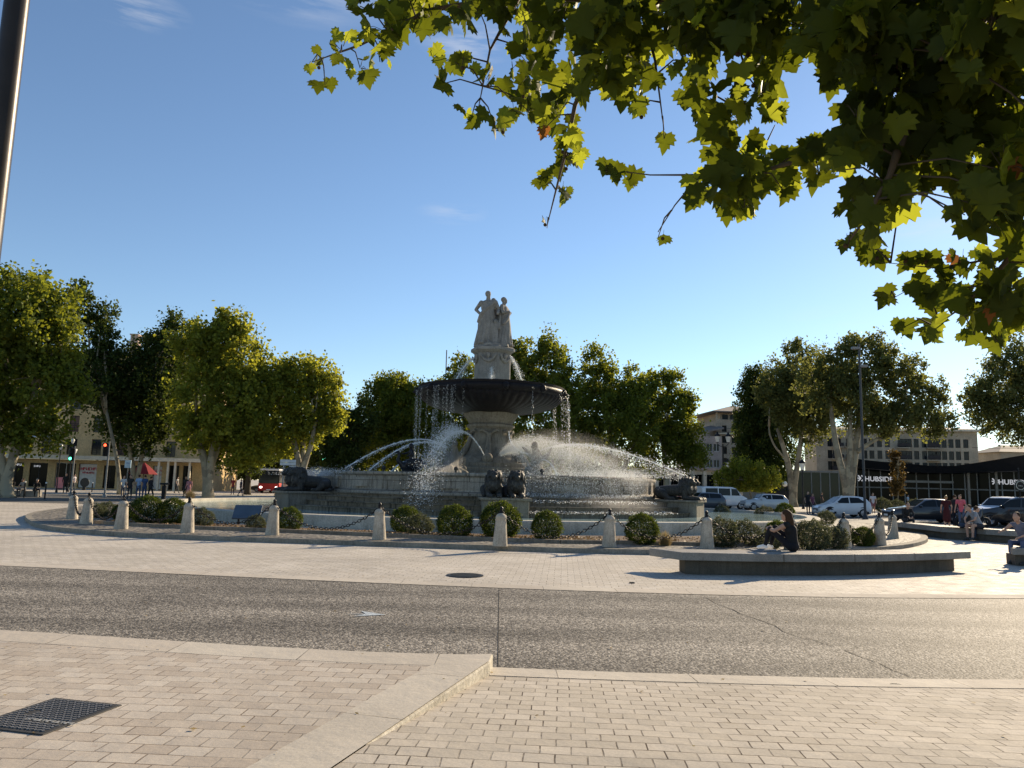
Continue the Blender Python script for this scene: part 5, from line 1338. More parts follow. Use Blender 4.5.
for (u0, z, s_) in ((20, 2.65, .3),):
    pass
M['redletter'] = plain('red_lettering', (.5, .05, .07), .5)
def wall_text(f, u, z, body, size, m_, q=-.02, align='CENTER'):
    a = a_of(f, u); p = Vector(f.w(a, q, z))-Vector(f.t.location); rz = atan2(f.d.y, f.d.x)
    return text_obj(body, size, m_, f.t, p, (RAD(90), 0, rz), .02, 'lettering', align)
M['lit'] = emit('lit_white_lettering', (.9, .93, 1), .2)
wall_text(fb, 89.5, 2.25, '~8', .5, M['redletter'], .12); wall_text(fb, 89.5, 1.85, '~7', .32, M['redletter'], .12)
wall_text(fb, 158.5, 2.3, '~6', .34, M['redletter'], .12); wall_text(fb, 158.5, 1.85, '~5', .3, M['redletter'], .12)
wall_text(fb, 17.5, 2.6, '~5', .36, M['lit'], .12); wall_text(fb, 38, 2.5, '~4', .3, M['lit'], .12)
for u in (166, 175, 182, 196): a = a_of(fb, u); fb.box(a-.12, a+.12, -2.2, -1.95, 0, zc0, 'column', M['cream'])
# pale awning sail and red parasol
t = thing('shade_sail', 'pale grey triangular shade sail hanging between the left tree and the ochre wall', 'shade sail', P(30, 436, 84))
o_ = P(30, 436, 84); tri_ = [P(-30, 440, 84), P(22, 431, 88), P(68, 436, 86), P(26, 437.5, 80)]
mb = MB(); mb.add([p-o_ for p in tri_]+[p-o_-Vector((0, 0, .05)) for p in tri_], [(0, 1, 2, 3), (7, 6, 5, 4), (0, 4, 5, 1), (1, 5, 6, 2), (2, 6, 7, 3), (3, 7, 4, 0)]); mb.build('sail', M['white'], t)
t = thing('parasol', 'dull red parasol sloping behind the group of pedestrians at left', 'parasol', G(141, 489))
t.location = Vector((X(143, 82), 82, 0)); mb = MB(); mb.tube([(0, 0, 0), (0, 0, 3.1)], .04, 8); mb.build('pole', M['iron'], t)
mb = MB(); mb.lathe([(1.5, 1.9), (1.0, 2.35), (.5, 2.8), (0, 3.15)], 8); mb.build('shade', plain('dull_red_canvas', (.22, .02, .02), .8), t)

# colonnade building and tan tower on the right
Y = 118; fc = Facade('arcade_building', 'low arcade with cream columns behind the right hand spray', (X(560, Y), Y), (X(742, Y), Y+1), 10)
zt1 = Z(680, 469, Y); n_ = 15; hs = [(fc.L*(i+.12)/n_, fc.L*(i+.88)/n_, .05, zt1-.75) for i in range(n_)]
fc.wall(0, zt1, hs, M['cream'], th=.6); 
for h in hs: fc.win((h[0], h[1], h[2], h[3]), M['shopglass'], M['darkframe'], q=.55, name='shop_window')
fc.box(-.3, fc.L+.3, -.6, .1, zt1-.1, zt1+.25, 'canopy', M['pinkr'])
for i in range(n_): a = fc.L*(i+1)/n_; fc.box(a-.25, a+.25, -.45, -.1, 0, zt1-.1, 'column', M['cream'])
Y = 128; fd = Facade('house', 'pinkish house with sloping roof between the clump of trees and the tan tower', (X(690, Y), Y), (X(722, Y), Y), 10)
zh = Z(705, 436, Y); hs = []
for u in (699, 710, 717): 
    a = a_of(fd, u)
    for z in (6.2, 8.9): hs.append((a-.5, a+.5, z-.7, z+.6))
fd.wall(0, zh, hs, M['pinkr'])
for h in hs: fd.win(h, M['glass'], M['offwhite'])
mb = MB(); mb.add([fd.w(-.4, -.5, zh), fd.w(fd.L+.3, -.5, zh+1.2), fd.w(fd.L+.3, 5, zh+2.2), fd.w(-.4, 5, zh+.6), fd.w(-.4, -.5, zh+.25), fd.w(fd.L+.3, -.5, zh+1.45), fd.w(fd.L+.3, 5, zh+2.45), fd.w(-.4, 5, zh+.85)], [(3, 2, 1, 0), (4, 5, 6, 7), (0, 1, 5, 4), (1, 2, 6, 5), (2, 3, 7, 6), (3, 0, 4, 7)])
reparent(mb.build('roof', M['rooftile'], fd.t), fd.t)
Y = 130; fe = Facade('tower_block', 'tan tower block with hipped grey roof and open top balcony left of the dark tree', (X(717, Y), Y), (X(775, Y), Y+1), 12)
zt2 = Z(730, 421.5, Y); hs = []
for u in (725, 734.5, 748, 760):
    a = a_of(fe, u)
    for (v0, v1) in ((425.5, 432), (436, 443), (447, 454), (458, 465), (469, 476), (480, 487)): hs.append((a-.42, a+.42, Z(u, v1, Y), Z(u, v0, Y)))
rowz = {}
hs = [(h[0], h[1], round(Z(730, (432, 443, 454, 465, 476, 487)[i % 6], Y), 2), round(Z(730, (425.5, 436, 447, 458, 469, 480)[i % 6], Y), 2)) for i, h in enumerate(hs)]
fe.wall(0, zt2, hs, M['tan'])
for h in hs: fe.win(h, M['glass'], M['darkframe'])
z_ = Z(730, 434, Y); fe.box(-.25, fe.L+.2, -.7, .05, z_-.1, z_+.1, 'balcony_slab', M['cream'])
fe.box(-.25, fe.L+.2, -.7, -.65, z_+.9, z_+.98, 'railing', M['iron'])
ztop = Z(730, 412.5, Y)
fe.box(4.0*0+1.0, fe.L, 1.0, fe.depth, zt2, ztop, 'top_storey', M['tan'])
for u in (728, 736): 
    a = a_of(fe, u); fe.box(a-.5, a+.5, .93, .99, zt2+.3, ztop-.25, 'top_window', M['glass'])
for a in (.12, fe.L-.12): fe.box(a-.12, a+.12, .0+.02, .26, zt2, ztop, 'post', M['tan'])
fe.box(-.02, fe.L, -.02, .0+.03, zt2, zt2+.35, 'parapet', M['tan'])
mb = MB(); e0, e1, q0, q1 = -1.0, fe.L+.6, -1.0, fe.depth+.6; zr0 = ztop; zp = ztop+1.9
mb.add([fe.w(e0, q0, zr0), fe.w(e1, q0, zr0), fe.w(e1, q1, zr0), fe.w(e0, q1, zr0), fe.w(e0, q0, zr0+.16), fe.w(e1, q0, zr0+.16), fe.w(e1, q1, zr0+.16), fe.w(e0, q1, zr0+.16), fe.w((e0+e1)/2+.5, (q0+q1)/2, zp)], [(3, 2, 1, 0), (0, 1, 5, 4), (1, 2, 6, 5), (2, 3, 7, 6), (3, 0, 4, 7), (4, 5, 8), (5, 6, 8), (6, 7, 8), (7, 4, 8)])
reparent(mb.build('roof', M['rooftile'], fe.t), fe.t)
# cream apartment block on the right
Y = 138; ff = Facade('apartment_building', 'long cream apartment block with balconies above the black roofed store', (X(826, Y), Y+4), (X(973, Y), Y-2), 14)
zt3 = Z(950, 432, Y); hs = []; cols = [831, 838, 852, 866, 873, 881, 889, 904, 911, 918, 926, 934, 940, 946, 953, 960, 968]; rz_ = [(6.3, 8.0), (9.2, 10.9), (12.0, 13.4)]
zs_ = [(Z(900, 471, Y), Z(900, 462, Y)), (Z(900, 459, Y), Z(900, 450.5, Y)), (Z(900, 447, Y), Z(900, 438.5, Y))]
for u in cols:
    a = a_of(ff, u); wd = .75 if u in (838, 852, 904, 934) else .42
    for z in zs_: hs.append((a-wd, a+wd, z[0], z[1]))
hs = [h for h in hs if h[0] > .2 and h[1] < ff.L-.2]
ff.wall(0, zt3, hs, M['apt'])
for h in hs:
    ff.win(h, M['glass'], M['darkframe'], rail=(M['iron'] if h[1]-h[0] > 1.2 else None))
    if h[1]-h[0] > 1.2: ff.box(h[0]-.3, h[1]+.3, -.9, .05, h[2]-.22, h[2]-.04, 'balcony', M['apt']); ff.box(h[0]-.3, h[1]+.3, -.9, -.86, h[2]+.1, h[2]+.7, 'balcony_rail', M['darkframe'])
ff.box(-.5, ff.L+.7, -.8, ff.depth, zt3, zt3+.35, 'cornice', M['cream'])
mb = MB(); mb.add([ff.w(-.3, -.5, zt3+.35), ff.w(ff.L+.5, -.5, zt3+.35), ff.w(ff.L+.5, ff.depth, zt3+.35), ff.w(-.3, ff.depth, zt3+.35), ff.w(2, 6, zt3+1.2), ff.w(ff.L-3, 6, zt3+1.2)], [(0, 1, 5, 4), (1, 2, 5), (2, 3, 4, 5), (3, 0, 4)]); reparent(mb.build('roof', M['rooftile'], ff.t), ff.t)
# small far roof at right
Y = 150; fg = Facade('house', 'house roof rising over the black canopy at the right edge', (X(1002, Y), Y), (X(1060, Y), Y), 10); fg.wall(0, Z(1010, 452, Y), [], M['apt'])
mb = MB(); zz = Z(1010, 452, Y); mb.add([fg.w(-.6, -.6, zz), fg.w(fg.L+.6, -.6, zz), fg.w(fg.L+.6, 10, zz), fg.w(-.6, 10, zz), fg.w(3, 4, zz+1.6), fg.w(fg.L-3, 4, zz+1.6)], [(0, 1, 5, 4), (1, 2, 5), (2, 3, 4, 5), (3, 0, 4)]); reparent(mb.build('roof', M['rooftile'], fg.t), fg.t)

# store with black wavy roof
Y = 104; fs_ = Facade('store', 'glass fronted store under a wavy black roof with white sign lettering', (X(846, Y), Y), (X(1120, Y), Y-8), 16)
top_px = [(846, 457), (857, 459), (880, 461.5), (902, 463), (933, 466), (955, 465.8), (975, 463), (1000, 459), (1024, 455), (1060, 449), (1110, 441), (1130, 438)]
bot_px = [(846, 466), (857, 467.5), (880, 469.5), (902, 471.5), (933, 473), (955, 473), (975, 472.5), (1000, 471.5), (1024, 470.5), (1060, 469), (1110, 466), (1130, 464)]
mb = MB(); 
for i, ((u, v), (u2, v2)) in enumerate(zip(top_px, bot_px)):
    a = i/(len(top_px)-1); Yf = Y-3.5-8*a; T_ = P(u, v, Yf); B_ = P(u2, v2, Yf+.6)
    mb.v += [tuple(T_), tuple(B_), (T_.x*(1+18/Yf), T_.y+18, B_.z+.3), (B_.x*(1+17/Yf), B_.y+17, B_.z)]
for i in range(len(top_px)-1):
    p, q = 4*i, 4*i+4; mb.f += [(p, q, q+1, p+1), (p+2, q+2, q, p), (p+1, q+1, q+3, p+3), (p+3, q+3, q+2, p+2)]; mb.m += [0]*4
mb.f += [(0, 1, 3, 2)]; mb.m += [0]; mb.f += [(q, q+2, q+3, q+1)]; mb.m += [0]
reparent(mb.build('roof', M['black'], fs_.t), fs_.t)
zt4 = Z(880, 471, Y); n_ = 26
reparent(fs_.wall(0, .25, [], M['grey'], name='base_wall'), fs_.t)
for i in range(n_):
    a0, a1 = fs_.L*i/n_, fs_.L*(i+1)/n_
    fs_.win((a0, a1, .25, 2.6), M['shopglass'], M['grey'], q=.1, mull=0, bar=.07, name='shop_window'); fs_.win((a0, a1, 2.62, zt4+.4), M['shopglass'], M['grey'], q=.1, mull=0, bar=.06, name='upper_window')
mb = MB(); reparent(fs_.box(0, fs_.L, 4, 4.2, .3, zt4+.3, 'inner_wall', M['black']), fs_.t)
fs_.box(a_of(fs_, 903), a_of(fs_, 952), -.6, .05, Z(920, 483, Y), Z(920, 482, Y)+.15, 'awning', M['grey'])
def chevron_logo(u, z, s):
    a = a_of(fs_, u); mb = MB()
    for (x0, z0, x1, z1) in ((0, .5, .45, 0), (.45, 0, 0, -.5), (.55, .5, 1.0, .05), (.55, -.5, .95, -.1), (-.1, 0, .3, 0)):
        p = Vector(fs_.w(a+x0*s, -.1, z+z0*s)); q = Vector(fs_.w(a+x1*s, -.1, z+z1*s)); mb.tube([p, q], .1*s, 4)
    reparent(mb.build('logo', M['lit'], fs_.t), fs_.t)
zl = Z(870, 478.5, Y); 
chevron_logo(858, zl, .75); wall_text(fs_, 878.5, zl-.36, 'HUBSIDE', .9, M['lit'], -.1); wall_text(fs_, 898, zl-.36, '~5', .62, plain('red_sign_letters', (.6, .18, .12), .5), -.1)
zl2 = Z(1005, 481.3, Y-6); chevron_logo(992, zl2, .75); wall_text(fs_, 1013, zl2-.36, 'HUBSIDE', .9, M['lit'], -.1)
for u in (960, 987): a = a_of(fs_, u); fs_.box(a-.14, a+.14, -3.0, -2.75, 0, 4.9, 'column', M['concrete'])
# red poster under the roof
a = a_of(fs_, 990); fs_.box(a-1.3, a+1.3, -1.2, -1.15, zl2+1.25, zl2+2.2, 'banner', plain('dull_red', (.2, .03, .02), .6))
# round dark sign board on the right
p = Vector((X(1019, 60), 60, 0)); t = thing('round_sign', 'round dark sign with pale ring on a post at the right edge', 'sign', p)
mb = MB(); mb.tube([(0, 0, 0), (0, 0, 4.0)], .05, 8); mb.build('post', M['iron'], t)
zz = Z(1019, 485.5, 60); mb = MB(); mb.tube([(0, -.08, zz), (0, -.12, zz)], .42, 28); mb.build('board', M['black'], t)
mb = MB(); mb.tube([(.33*cos(a), -.13, zz+.33*sin(a)) for a in [i*2*pi/28 for i in range(29)]], .035, 6, cap=False); mb.build('ring', M['cream'], t)
text_obj('~4', .13, M['cream'], t, (0, -.125, zz-.07), (RAD(90), 0, 0), .01)

# green glass box
Y = 97; fh = Facade('glass_kiosk', 'greenish glass pavilion behind the two pale trunked trees', (X(793, Y), Y), (X(848, Y), Y), 9)
zg = Z(820, 471.5, Y); n_ = 6
for i in range(n_): fh.win((fh.L*i/n_, fh.L*(i+1)/n_, .1, zg-.1), M['greenglass'], M['grey'], q=0, mull=0, bar=.06, name='glass_panel')
fh.box(0, fh.L, .6, fh.depth, .05, zg-.15, 'interior', M['black']); fh.box(-.2, fh.L+.2, -.2, fh.depth+.2, zg-.1, zg+.08, 'roof', M['grey'])

# ------------------------------------------------------------------ vehicles
CARW = .86
def car(name, label, loc, rz, paint, st, wheels, glasspolys, L, cat='car', group='cars by the plaza', wr=.31, lamp='rear', bw=.88, roofw=.62, extras=None):
    """st: stations (x, half width, zbottom, belt, top) front at x=0"""
    t = thing(name, label, cat, loc, rz, group); mb = MB(); n = 0
    for (x, w_, zb_, be, tp) in st:
        wr_ = w_*(roofw/.82) if tp-be > .15 else w_*.93
        half = [(0, zb_), (w_*.9, zb_), (w_, zb_+.12), (w_*1.01, (zb_+be)/2), (w_*.97, be), (wr_+(w_*.97-wr_)*.12, be+(tp-be)*.86), (wr_*.9, tp), (0, tp+.02)]
        ring = [(x-L/2, -y, z) for y, z in half[:0:-1][1:]] if False else None
        pts = [(x-L/2, y, z) for y, z in half]+[(x-L/2, -y, z) for y, z in half[-2:0:-1]]
        mb.v += pts; n += 1
    K = 14
    for i in range(n-1):
        for j in range(K): k_ = (j+1) % K; mb.f.append((i*K+j, i*K+k_, (i+1)*K+k_, (i+1)*K+j)); mb.m.append(0)
    mb.f.append(tuple(range(K))); mb.m.append(0); mb.f.append(tuple((n-1)*K+j for j in reversed(range(K)))); mb.m.append(0)
    mb.build('body', paint, t, auto=35, bevel=.012)
    def surf(x, z, off=.012):
        xs = [s_[0] for s_ in st]; w_ = np.interp(x, xs, [s_[1] for s_ in st]); be = np.interp(x, xs, [s_[3] for s_ in st]); tp = np.interp(x, xs, [s_[4] for s_ in st])
        wr_ = w_*(roofw/.82) if tp-be > .15 else w_*.93
        q = max(0, min(1, (z-be)/max(.01, (tp-be)*.86))) ; return w_*.97+(wr_+(w_*.97-wr_)*.12-w_*.97)*q+off
    for side in (1, -1):
        for poly in glasspolys['side']:
            m2 = MB(); dn = []
            pp = [Vector((x-L/2, side*surf(x, z), z)) for x, z in poly]; m2.add(pp, [tuple(range(len(pp)))]); m2.build('side_window', M['glass'], t)
        for xw in wheels:
            m2 = MB(); yo = np.interp(xw, [s_[0] for s_ in st], [s_[1] for s_ in st])*1.0
            c_ = Vector((xw-L/2, side*(yo-.09), wr)); R_ = Matrix.Rotation(RAD(90), 3, 'X')
            prof = [(wr*.62, -.1), (wr*.92, -.11), (wr, -.07), (wr, .07), (wr*.92, .11), (wr*.62, .1)]
            m2.lathe(prof, 28); m2.v = [tuple(R_@Vector(p_)+c_) for p_ in m2.v]; wo_ = m2.build('wheel', M['rubber'], t, smooth=True)
            m2 = MB(); m2.lathe([(wr*.64, .09*1), (wr*.58, .095), (wr*.54, .05), (0, .05)], 24)
            m2.v = [tuple(R_@Vector((p_[0], p_[1], -side*p_[2]))+c_) for p_ in m2.v]; 
            for q in range(6):
                a = q*pi/3; m2.tube([c_+Vector((0, side*.07, 0)), c_+Vector((cos(a)*wr*.58, side*.09, sin(a)*wr*.58))], .022, 5)
            m2.build('rim', M['rim'], wo_)
            m2 = MB(); arc = [(wr+.10)*Vector((cos(a), 0, sin(a))) for a in [RAD(-12)+i*RAD(204)/16 for i in range(17)]]; arc2 = [(wr-.03)*Vector((cos(a), 0, sin(a))) for a in [RAD(-12)+i*RAD(204)/16 for i in range(17)]]
            for i in range(16):
                q4 = [Vector((p_.x+c_.x, side*(surf(max(0.02, min(L-.02, p_.x+xw)), .5, .015)+.012), p_.z+c_.z)) for p_ in (arc[i], arc[i+1], arc2[i+1], arc2[i])]; m2.add(q4, [(0, 1, 2, 3)])
            m2.build('wheel_arch', M['black'], t)
        xm = glasspolys['mirror']; m2 = MB(); m2.ell((xm-L/2, side*(surf(xm, 1.0)+.09), glasspolys.get('mz', .98)), (.07, .1, .075), 10, 6); m2.build('mirror', paint if paint != M['glass'] else M['black'], t, smooth=True)
        m2 = MB()
        for xd in glasspolys['doors']:
            m2.add([(xd-L/2, side*(surf(xd, .6)+.002), .32), (xd-L/2+.018, side*(surf(xd, .6)+.002), .32), (xd-L/2+.018, side*(surf(xd, .85)-.008), .9), (xd-L/2, side*(surf(xd, .85)-.008), .9)], [(0, 1, 2, 3)])
        m2.build('door_seam', M['black'], t)
        for xd in glasspolys['doors'][1:]:
            m2 = MB(); m2.box((xd-.22-L/2, side*(surf(xd, .8)+.0), .82), (.16, .03, .03)); m2.build('door_handle', paint, t)
        m2 = MB(); m2.ell((.12-L/2, side*(st[1][1]*.78), .66), (.14, .16, .085), 12, 8); m2.build('headlight', M['rim'], t, smooth=True)
        m2 = MB(); m2.ell((L-.07-L/2, side*(st[-2][1]*.84), glasspolys.get('tz', .82)), (.09, .1, .16), 12, 8); m2.build('tail_light', M['redletter'], t, smooth=True)
    for nm, quad in glasspolys['ends']:
        m2 = MB(); (x0, z0, y0), (x1, z1, y1) = quad; off = -.015 if nm == 'windscreen' else .015
        m2.add([(x0-L/2+off, -y0, z0+.015), (x0-L/2+off, y0, z0+.015), (x1-L/2+off, y1, z1+.015), (x1-L/2+off, -y1, z1+.015)], [(0, 1, 2, 3)]); m2.build(nm, M['glass'], t)
    m2 = MB(); m2.box((-.0-L/2-.008+.0, 0, .48), (.03, st[1][1]*1.1, .16)); m2.build('grille', M['black'], t)
    for xp, zp in ((-L/2-.03, .42), (L/2+.01, .5)): m2 = MB(); m2.box((xp, 0, zp), (.015, .5, .11)); m2.build('number_plate', M['white'], t)
    return t
HATCH = [(0, .60, .32, .50, .56), (.06, .70, .24, .62, .66), (.35, .78, .2, .78, .80), (.85, .81, .2, .90, .92), (1.0, .82, .2, .93, .99), (1.55, .82, .2, .95, 1.38), (1.9, .82, .2, .95, 1.46), (2.6, .82, .2, .97, 1.47), (3.1, .82, .2, .99, 1.40), (3.35, .80, .22, 1.0, 1.28), (3.55, .78, .26, .98, 1.04), (3.62, .72, .32, .8, .86)]
HG = {'side': [[(1.12, .97), (1.60, 1.33), (2.05, 1.38), (2.05, .98)], [(2.12, .98), (2.12, 1.38), (2.75, 1.36), (3.12, 1.1), (3.05, 1.02)]], 'mirror': 1.2, 'doors': [1.05, 2.15], 'ends': [('windscreen', ((1.0, .99, .66), (1.55, 1.38, .54))), ('rear_window', ((3.56, 1.05, .6), (3.2, 1.36, .52)))]}
SED = [(0, .62, .32, .52, .6), (.08, .74, .24, .62, .68), (.5, .84, .2, .78, .82), (1.2, .87, .2, .88, .92), (1.45, .88, .2, .92, .98), (2.05, .88, .2, .94, 1.36), (2.5, .88, .2, .95, 1.43), (3.2, .88, .2, .96, 1.42), (3.8, .87, .2, .98, 1.24), (4.1, .86, .22, 1.0, 1.07), (4.45, .84, .26, .98, 1.02), (4.6, .76, .34, .85, .9)]
SG = {'side': [[(1.55, .97), (2.1, 1.32), (2.62, 1.37), (2.62, .98)], [(2.7, .98), (2.7, 1.37), (3.25, 1.35), (3.4, 1.28), (3.4, .99)], [(3.46, 1.0), (3.46, 1.26), (3.78, 1.1), (3.8, 1.02)]], 'mirror': 1.7, 'doors': [1.5, 2.66, 3.44], 'ends': [('windscreen', ((1.45, .98, .7), (2.05, 1.36, .56))), ('rear_window', ((4.1, 1.07, .64), (3.6, 1.33, .54)))], 'tz': .86}
SUV = [(0, .66, .38, .66, .74), (.08, .78, .3, .78, .84), (.45, .86, .26, .92, .97), (1.1, .9, .26, 1.02, 1.07), (1.3, .9, .26, 1.05, 1.12), (1.85, .9, .26, 1.07, 1.56), (2.3, .9, .26, 1.08, 1.66), (3.4, .9, .26, 1.1, 1.66), (3.9, .89, .26, 1.12, 1.56), (4.25, .87, .3, 1.1, 1.2), (4.36, .8, .38, .95, 1.0)]
UG = {'side': [[(1.4, 1.1), (1.9, 1.5), (2.45, 1.57), (2.45, 1.12)], [(2.52, 1.12), (2.52, 1.57), (3.2, 1.57), (3.2, 1.13)], [(3.27, 1.14), (3.27, 1.56), (3.75, 1.5), (3.95, 1.2)]], 'mirror': 1.5, 'mz': 1.12, 'doors': [1.35, 2.48, 3.24], 'ends': [('windscreen', ((1.3, 1.12, .72), (1.85, 1.56, .6))), ('rear_window', ((4.24, 1.22, .68), (3.92, 1.56, .6)))], 'tz': 1.0}
MINI = [(0, .62, .32, .62, .70), (.06, .72, .26, .76, .82), (.4, .8, .2, .86, .90), (1.0, .83, .2, .93, .97), (1.2, .84, .2, .96, 1.05), (1.55, .84, .2, .97, 1.40), (1.9, .84, .2, .98, 1.45), (3.1, .84, .2, .99, 1.42), (3.45, .83, .22, 1.0, 1.36), (3.7, .81, .26, .98, 1.02), (3.78, .74, .32, .85, .9)]
MG = {'side': [[(1.28, 1.0), (1.6, 1.34), (2.25, 1.38), (2.25, 1.01)], [(2.32, 1.01), (2.32, 1.38), (3.1, 1.36), (3.3, 1.28), (3.32, 1.03)]], 'mirror': 1.35, 'doors': [1.25, 2.28], 'ends': [('windscreen', ((1.2, 1.05, .68), (1.55, 1.4, .6))), ('rear_window', ((3.69, 1.04, .62), (3.46, 1.34, .56)))]}
VAN = [(0, .7, .4, .8, .86), (.08, .84, .3, .95, 1.02), (.5, .93, .28, 1.12, 1.18), (.75, .95, .28, 1.18, 1.25), (1.25, .95, .28, 1.2, 1.85), (1.7, .95, .28, 1.2, 1.98), (4.5, .95, .28, 1.2, 1.98), (4.8, .94, .3, 1.2, 1.92), (4.9, .9, .36, 1.15, 1.84)]
VG = {'side': [[(.85, 1.22), (1.3, 1.8), (1.85, 1.84), (1.85, 1.22)], [(1.98, 1.22), (1.98, 1.84), (3.2, 1.84), (3.2, 1.22)], [(3.3, 1.22), (3.3, 1.84), (4.55, 1.82), (4.6, 1.22)]], 'mirror': 1.0, 'mz': 1.3, 'doors': [.9, 1.92, 3.25], 'ends': [('windscreen', ((.75, 1.25, .82), (1.25, 1.85, .74))), ('rear_window', ((4.9, 1.22, .7), (4.86, 1.75, .66)))], 'tz': 1.3}
def paint(name, c, metal=0.0): 
    t_ = NT(name); t_.b.inputs['Coat Weight'].default_value = .8; t_.b.inputs['Coat Roughness'].default_value = .05
    co = t_.coord(); col = t_.mix(t_.ramp(t_.noise(co, 1.5, 4), [(.4, 0), (.7, .25)]), c, tuple(x*.75 for x in c)); return t_.fin(col, .35, metal)
WP, BP, SP, DP = paint('white_car_paint', (.7, .7, .7)), paint('black_car_paint', (.012, .012, .015)), paint('silver_car_paint', (.42, .43, .45), .4), paint('dark_blue_car_paint', (.03, .04, .055))
def at(u, Y): return (X(u, Y, 505), Y, .004)
car('hatchback', 'white three-door hatchback facing left behind the island', at(841, 54), RAD(0), WP, HATCH, (.72, 3.0), HG, 3.62)
car('hatchback', 'silver-white compact car with flat roof, facing left behind the pool', at(764, 66), RAD(3), paint('pale_grey_car_paint', (.5, .5, .49), .2), MINI, (.7, 3.1), MG, 3.78)
car('sedan', 'black sedan facing left behind the far bench', at(924, 47), RAD(-2), BP, SED, (.85, 3.65), SG, 4.6, roofw=.64)
car('suv', 'silver sport utility vehicle half hidden by the seated man at right', at(1003, 46), RAD(28), SP, SUV, (.85, 3.45), UG, 4.36, wr=.35, roofw=.68)
car('suv', 'black car seen from behind at the right edge, before the silver one', at(1024, 42), RAD(-62), BP, SUV, (.85, 3.45), UG, 4.36, wr=.35, roofw=.68)
car('suv', 'dark car facing left in front of the white van', at(701, 64), RAD(12), DP, MINI, (.7, 3.1), MG, 3.78)
car('van', 'white van with large windows parked beyond the pool', at(720, 70), RAD(200), WP, VAN, (.9, 3.9), VG, 4.9, cat='van', wr=.34, roofw=.75)
car('van', 'red van mostly hidden behind the white van', at(697, 82), RAD(170), paint('red_car_paint', (.45, .03, .02)), VAN, (.9, 3.9), VG, 4.9, cat='van', wr=.34, roofw=.75)
for (u, Y_, pn, lb, rz) in ((186, 96, DP, 'dark car far behind the pink coat', 10), (268, 104, BP, 'dark car beside the bus', 5)):
    car('sedan', lb, at(u, Y_), RAD(rz), pn, SED, (.85, 3.65), SG, 4.6, roofw=.64)
# bus, front view
bx_, by_ = X(269, 94), 94
t = thing('bus', 'red and black bus with white roof edge coming head on behind the left trees', 'bus', (bx_, by_, 0), RAD(8))
mb = MB(); mb.bb(-1.25, 1.25, 0, 11, .3, 1.25); mb.build('body', M['red'], t, bevel=.08)
mb = MB(); mb.bb(-1.24, 1.24, .02, 11, 1.25, 2.75); mb.build('upper_body', M['black'], t, bevel=.08)
mb = MB(); mb.bb(-1.15, 1.15, -.0, 10.9, 2.76, 2.98); mb.build('roof', M['white'], t, bevel=.06)
mb = MB(); mb.add([(-1.12, -.02, 1.2), (1.12, -.02, 1.2), (1.1, .0, 2.4), (-1.1, .0, 2.4)], [(0, 1, 2, 3)]); mb.build('windscreen', M['glass'], t)
for s_ in (-1, 1):
    mb = MB(); mb.ell((s_*.92, -.02, .72), (.17, .05, .11)); mb.build('headlight', emit('headlight_on', (1, .95, .85), 3.0), t, smooth=True)
    for yy in (2.2, 8.5):
        mb = MB(); mb.tube([(s_*1.0, yy, .48), (s_*1.27, yy, .48)], .48, 20); mb.build('wheel', M['rubber'], t)
    mb = MB(); mb.tube([(s_*1.2, -.05, 2.3), (s_*1.45, -.25, 2.2), (s_*1.45, -.25, 1.9)], .05, 6); mb.build('mirror', M['black'], t)
mb = MB(); mb.box((0, -.02, .42), (.5, .02, .12)); mb.build('number_plate', M['white'], t)
mb = MB(); mb.box((0, -.015, 2.56), (1.3, .03, .22)); mb.build('destination_board', M['glass'], t)

# ------------------------------------------------------------------ street furniture
def post(name, label, u, Y, ztop, r, cat, mat_=None, extra=None, group=None, base=True):
    p = Vector((X(u, Y, 495), Y, 0)); t = thing(name, label, cat, p, 0, group); mb = MB(); mb.tube([(0, 0, 0), (0, 0, ztop)], [r, r*.8], 10)
    if base: mb.lathe([(r*2.2, 0), (r*2.2, .12), (r*1.3, .3), (r, .34)], 14)
    mb.build('pole', mat_ or M['iron'], t, auto=50); return t
M['lampglass'] = plain('lamp_glass', (.75, .75, .7), .3, var=.05)
def lantern(t, x, z, s=1.0, m=None):
    mb = MB(); mb.lathe([(.10*s, z), (.2*s, z+.42*s), (.0, z+.43*s)], 6, (x, 0, 0)); lo_ = mb.build('lantern_glass', m or M['lampglass'], t)
    mb = MB(); mb.lathe([(.23*s, z+.42*s), (.2*s, z+.5*s), (.08*s, z+.62*s), (.03*s, z+.75*s), (0, z+.78*s)], 6, (x, 0, 0)); mb.lathe([(.0, z-.06*s), (.11*s, z-.02*s), (.1*s, z+.01*s)], 6, (x, 0, 0)); mb.build('lantern_cap', M['iron'], lo_)
Yl = 88; t = post('street_lamp', 'black twin-lantern street lamp in front of the tan tower', 723.5, Yl, Z(723, 444, Yl), .1, 'street lamp')
zz = Z(723, 444, Yl)
for s_ in (-1, 1):
    mb = MB(); mb.tube([(0, 0, zz-.3), (s_*.35, 0, zz-.25), (s_*.62, 0, zz), (s_*.62, 0, zz+.15)], .04, 6); mb.build('arm', M['iron'], t, smooth=True); lantern(t, s_*.62, zz+.2, 1.6)
Yl = 92; t = post('street_lamp', 'second thinner street lamp right behind the twin-lantern one', 728.3, Yl, Z(728, 468, Yl), .07, 'street lamp'); lantern(t, 0, Z(728, 468, Yl), 1.5)
Yl = 78; t = post('street_lamp', 'street lamp with white lantern between the two pale trunked trees', 803, Yl, Z(803, 470, Yl), .07, 'street lamp'); lantern(t, 0, Z(803, 470, Yl), 1.6)
Yl = 80; t = post('street_lamp', 'short lamp with white globe left of the pale trunked tree', 785, Yl, Z(785, 486, Yl), .05, 'street lamp'); mb = MB(); mb.ell((0, 0, Z(785, 484, Yl)), .28); mb.build('globe', M['lampglass'], t, smooth=True)
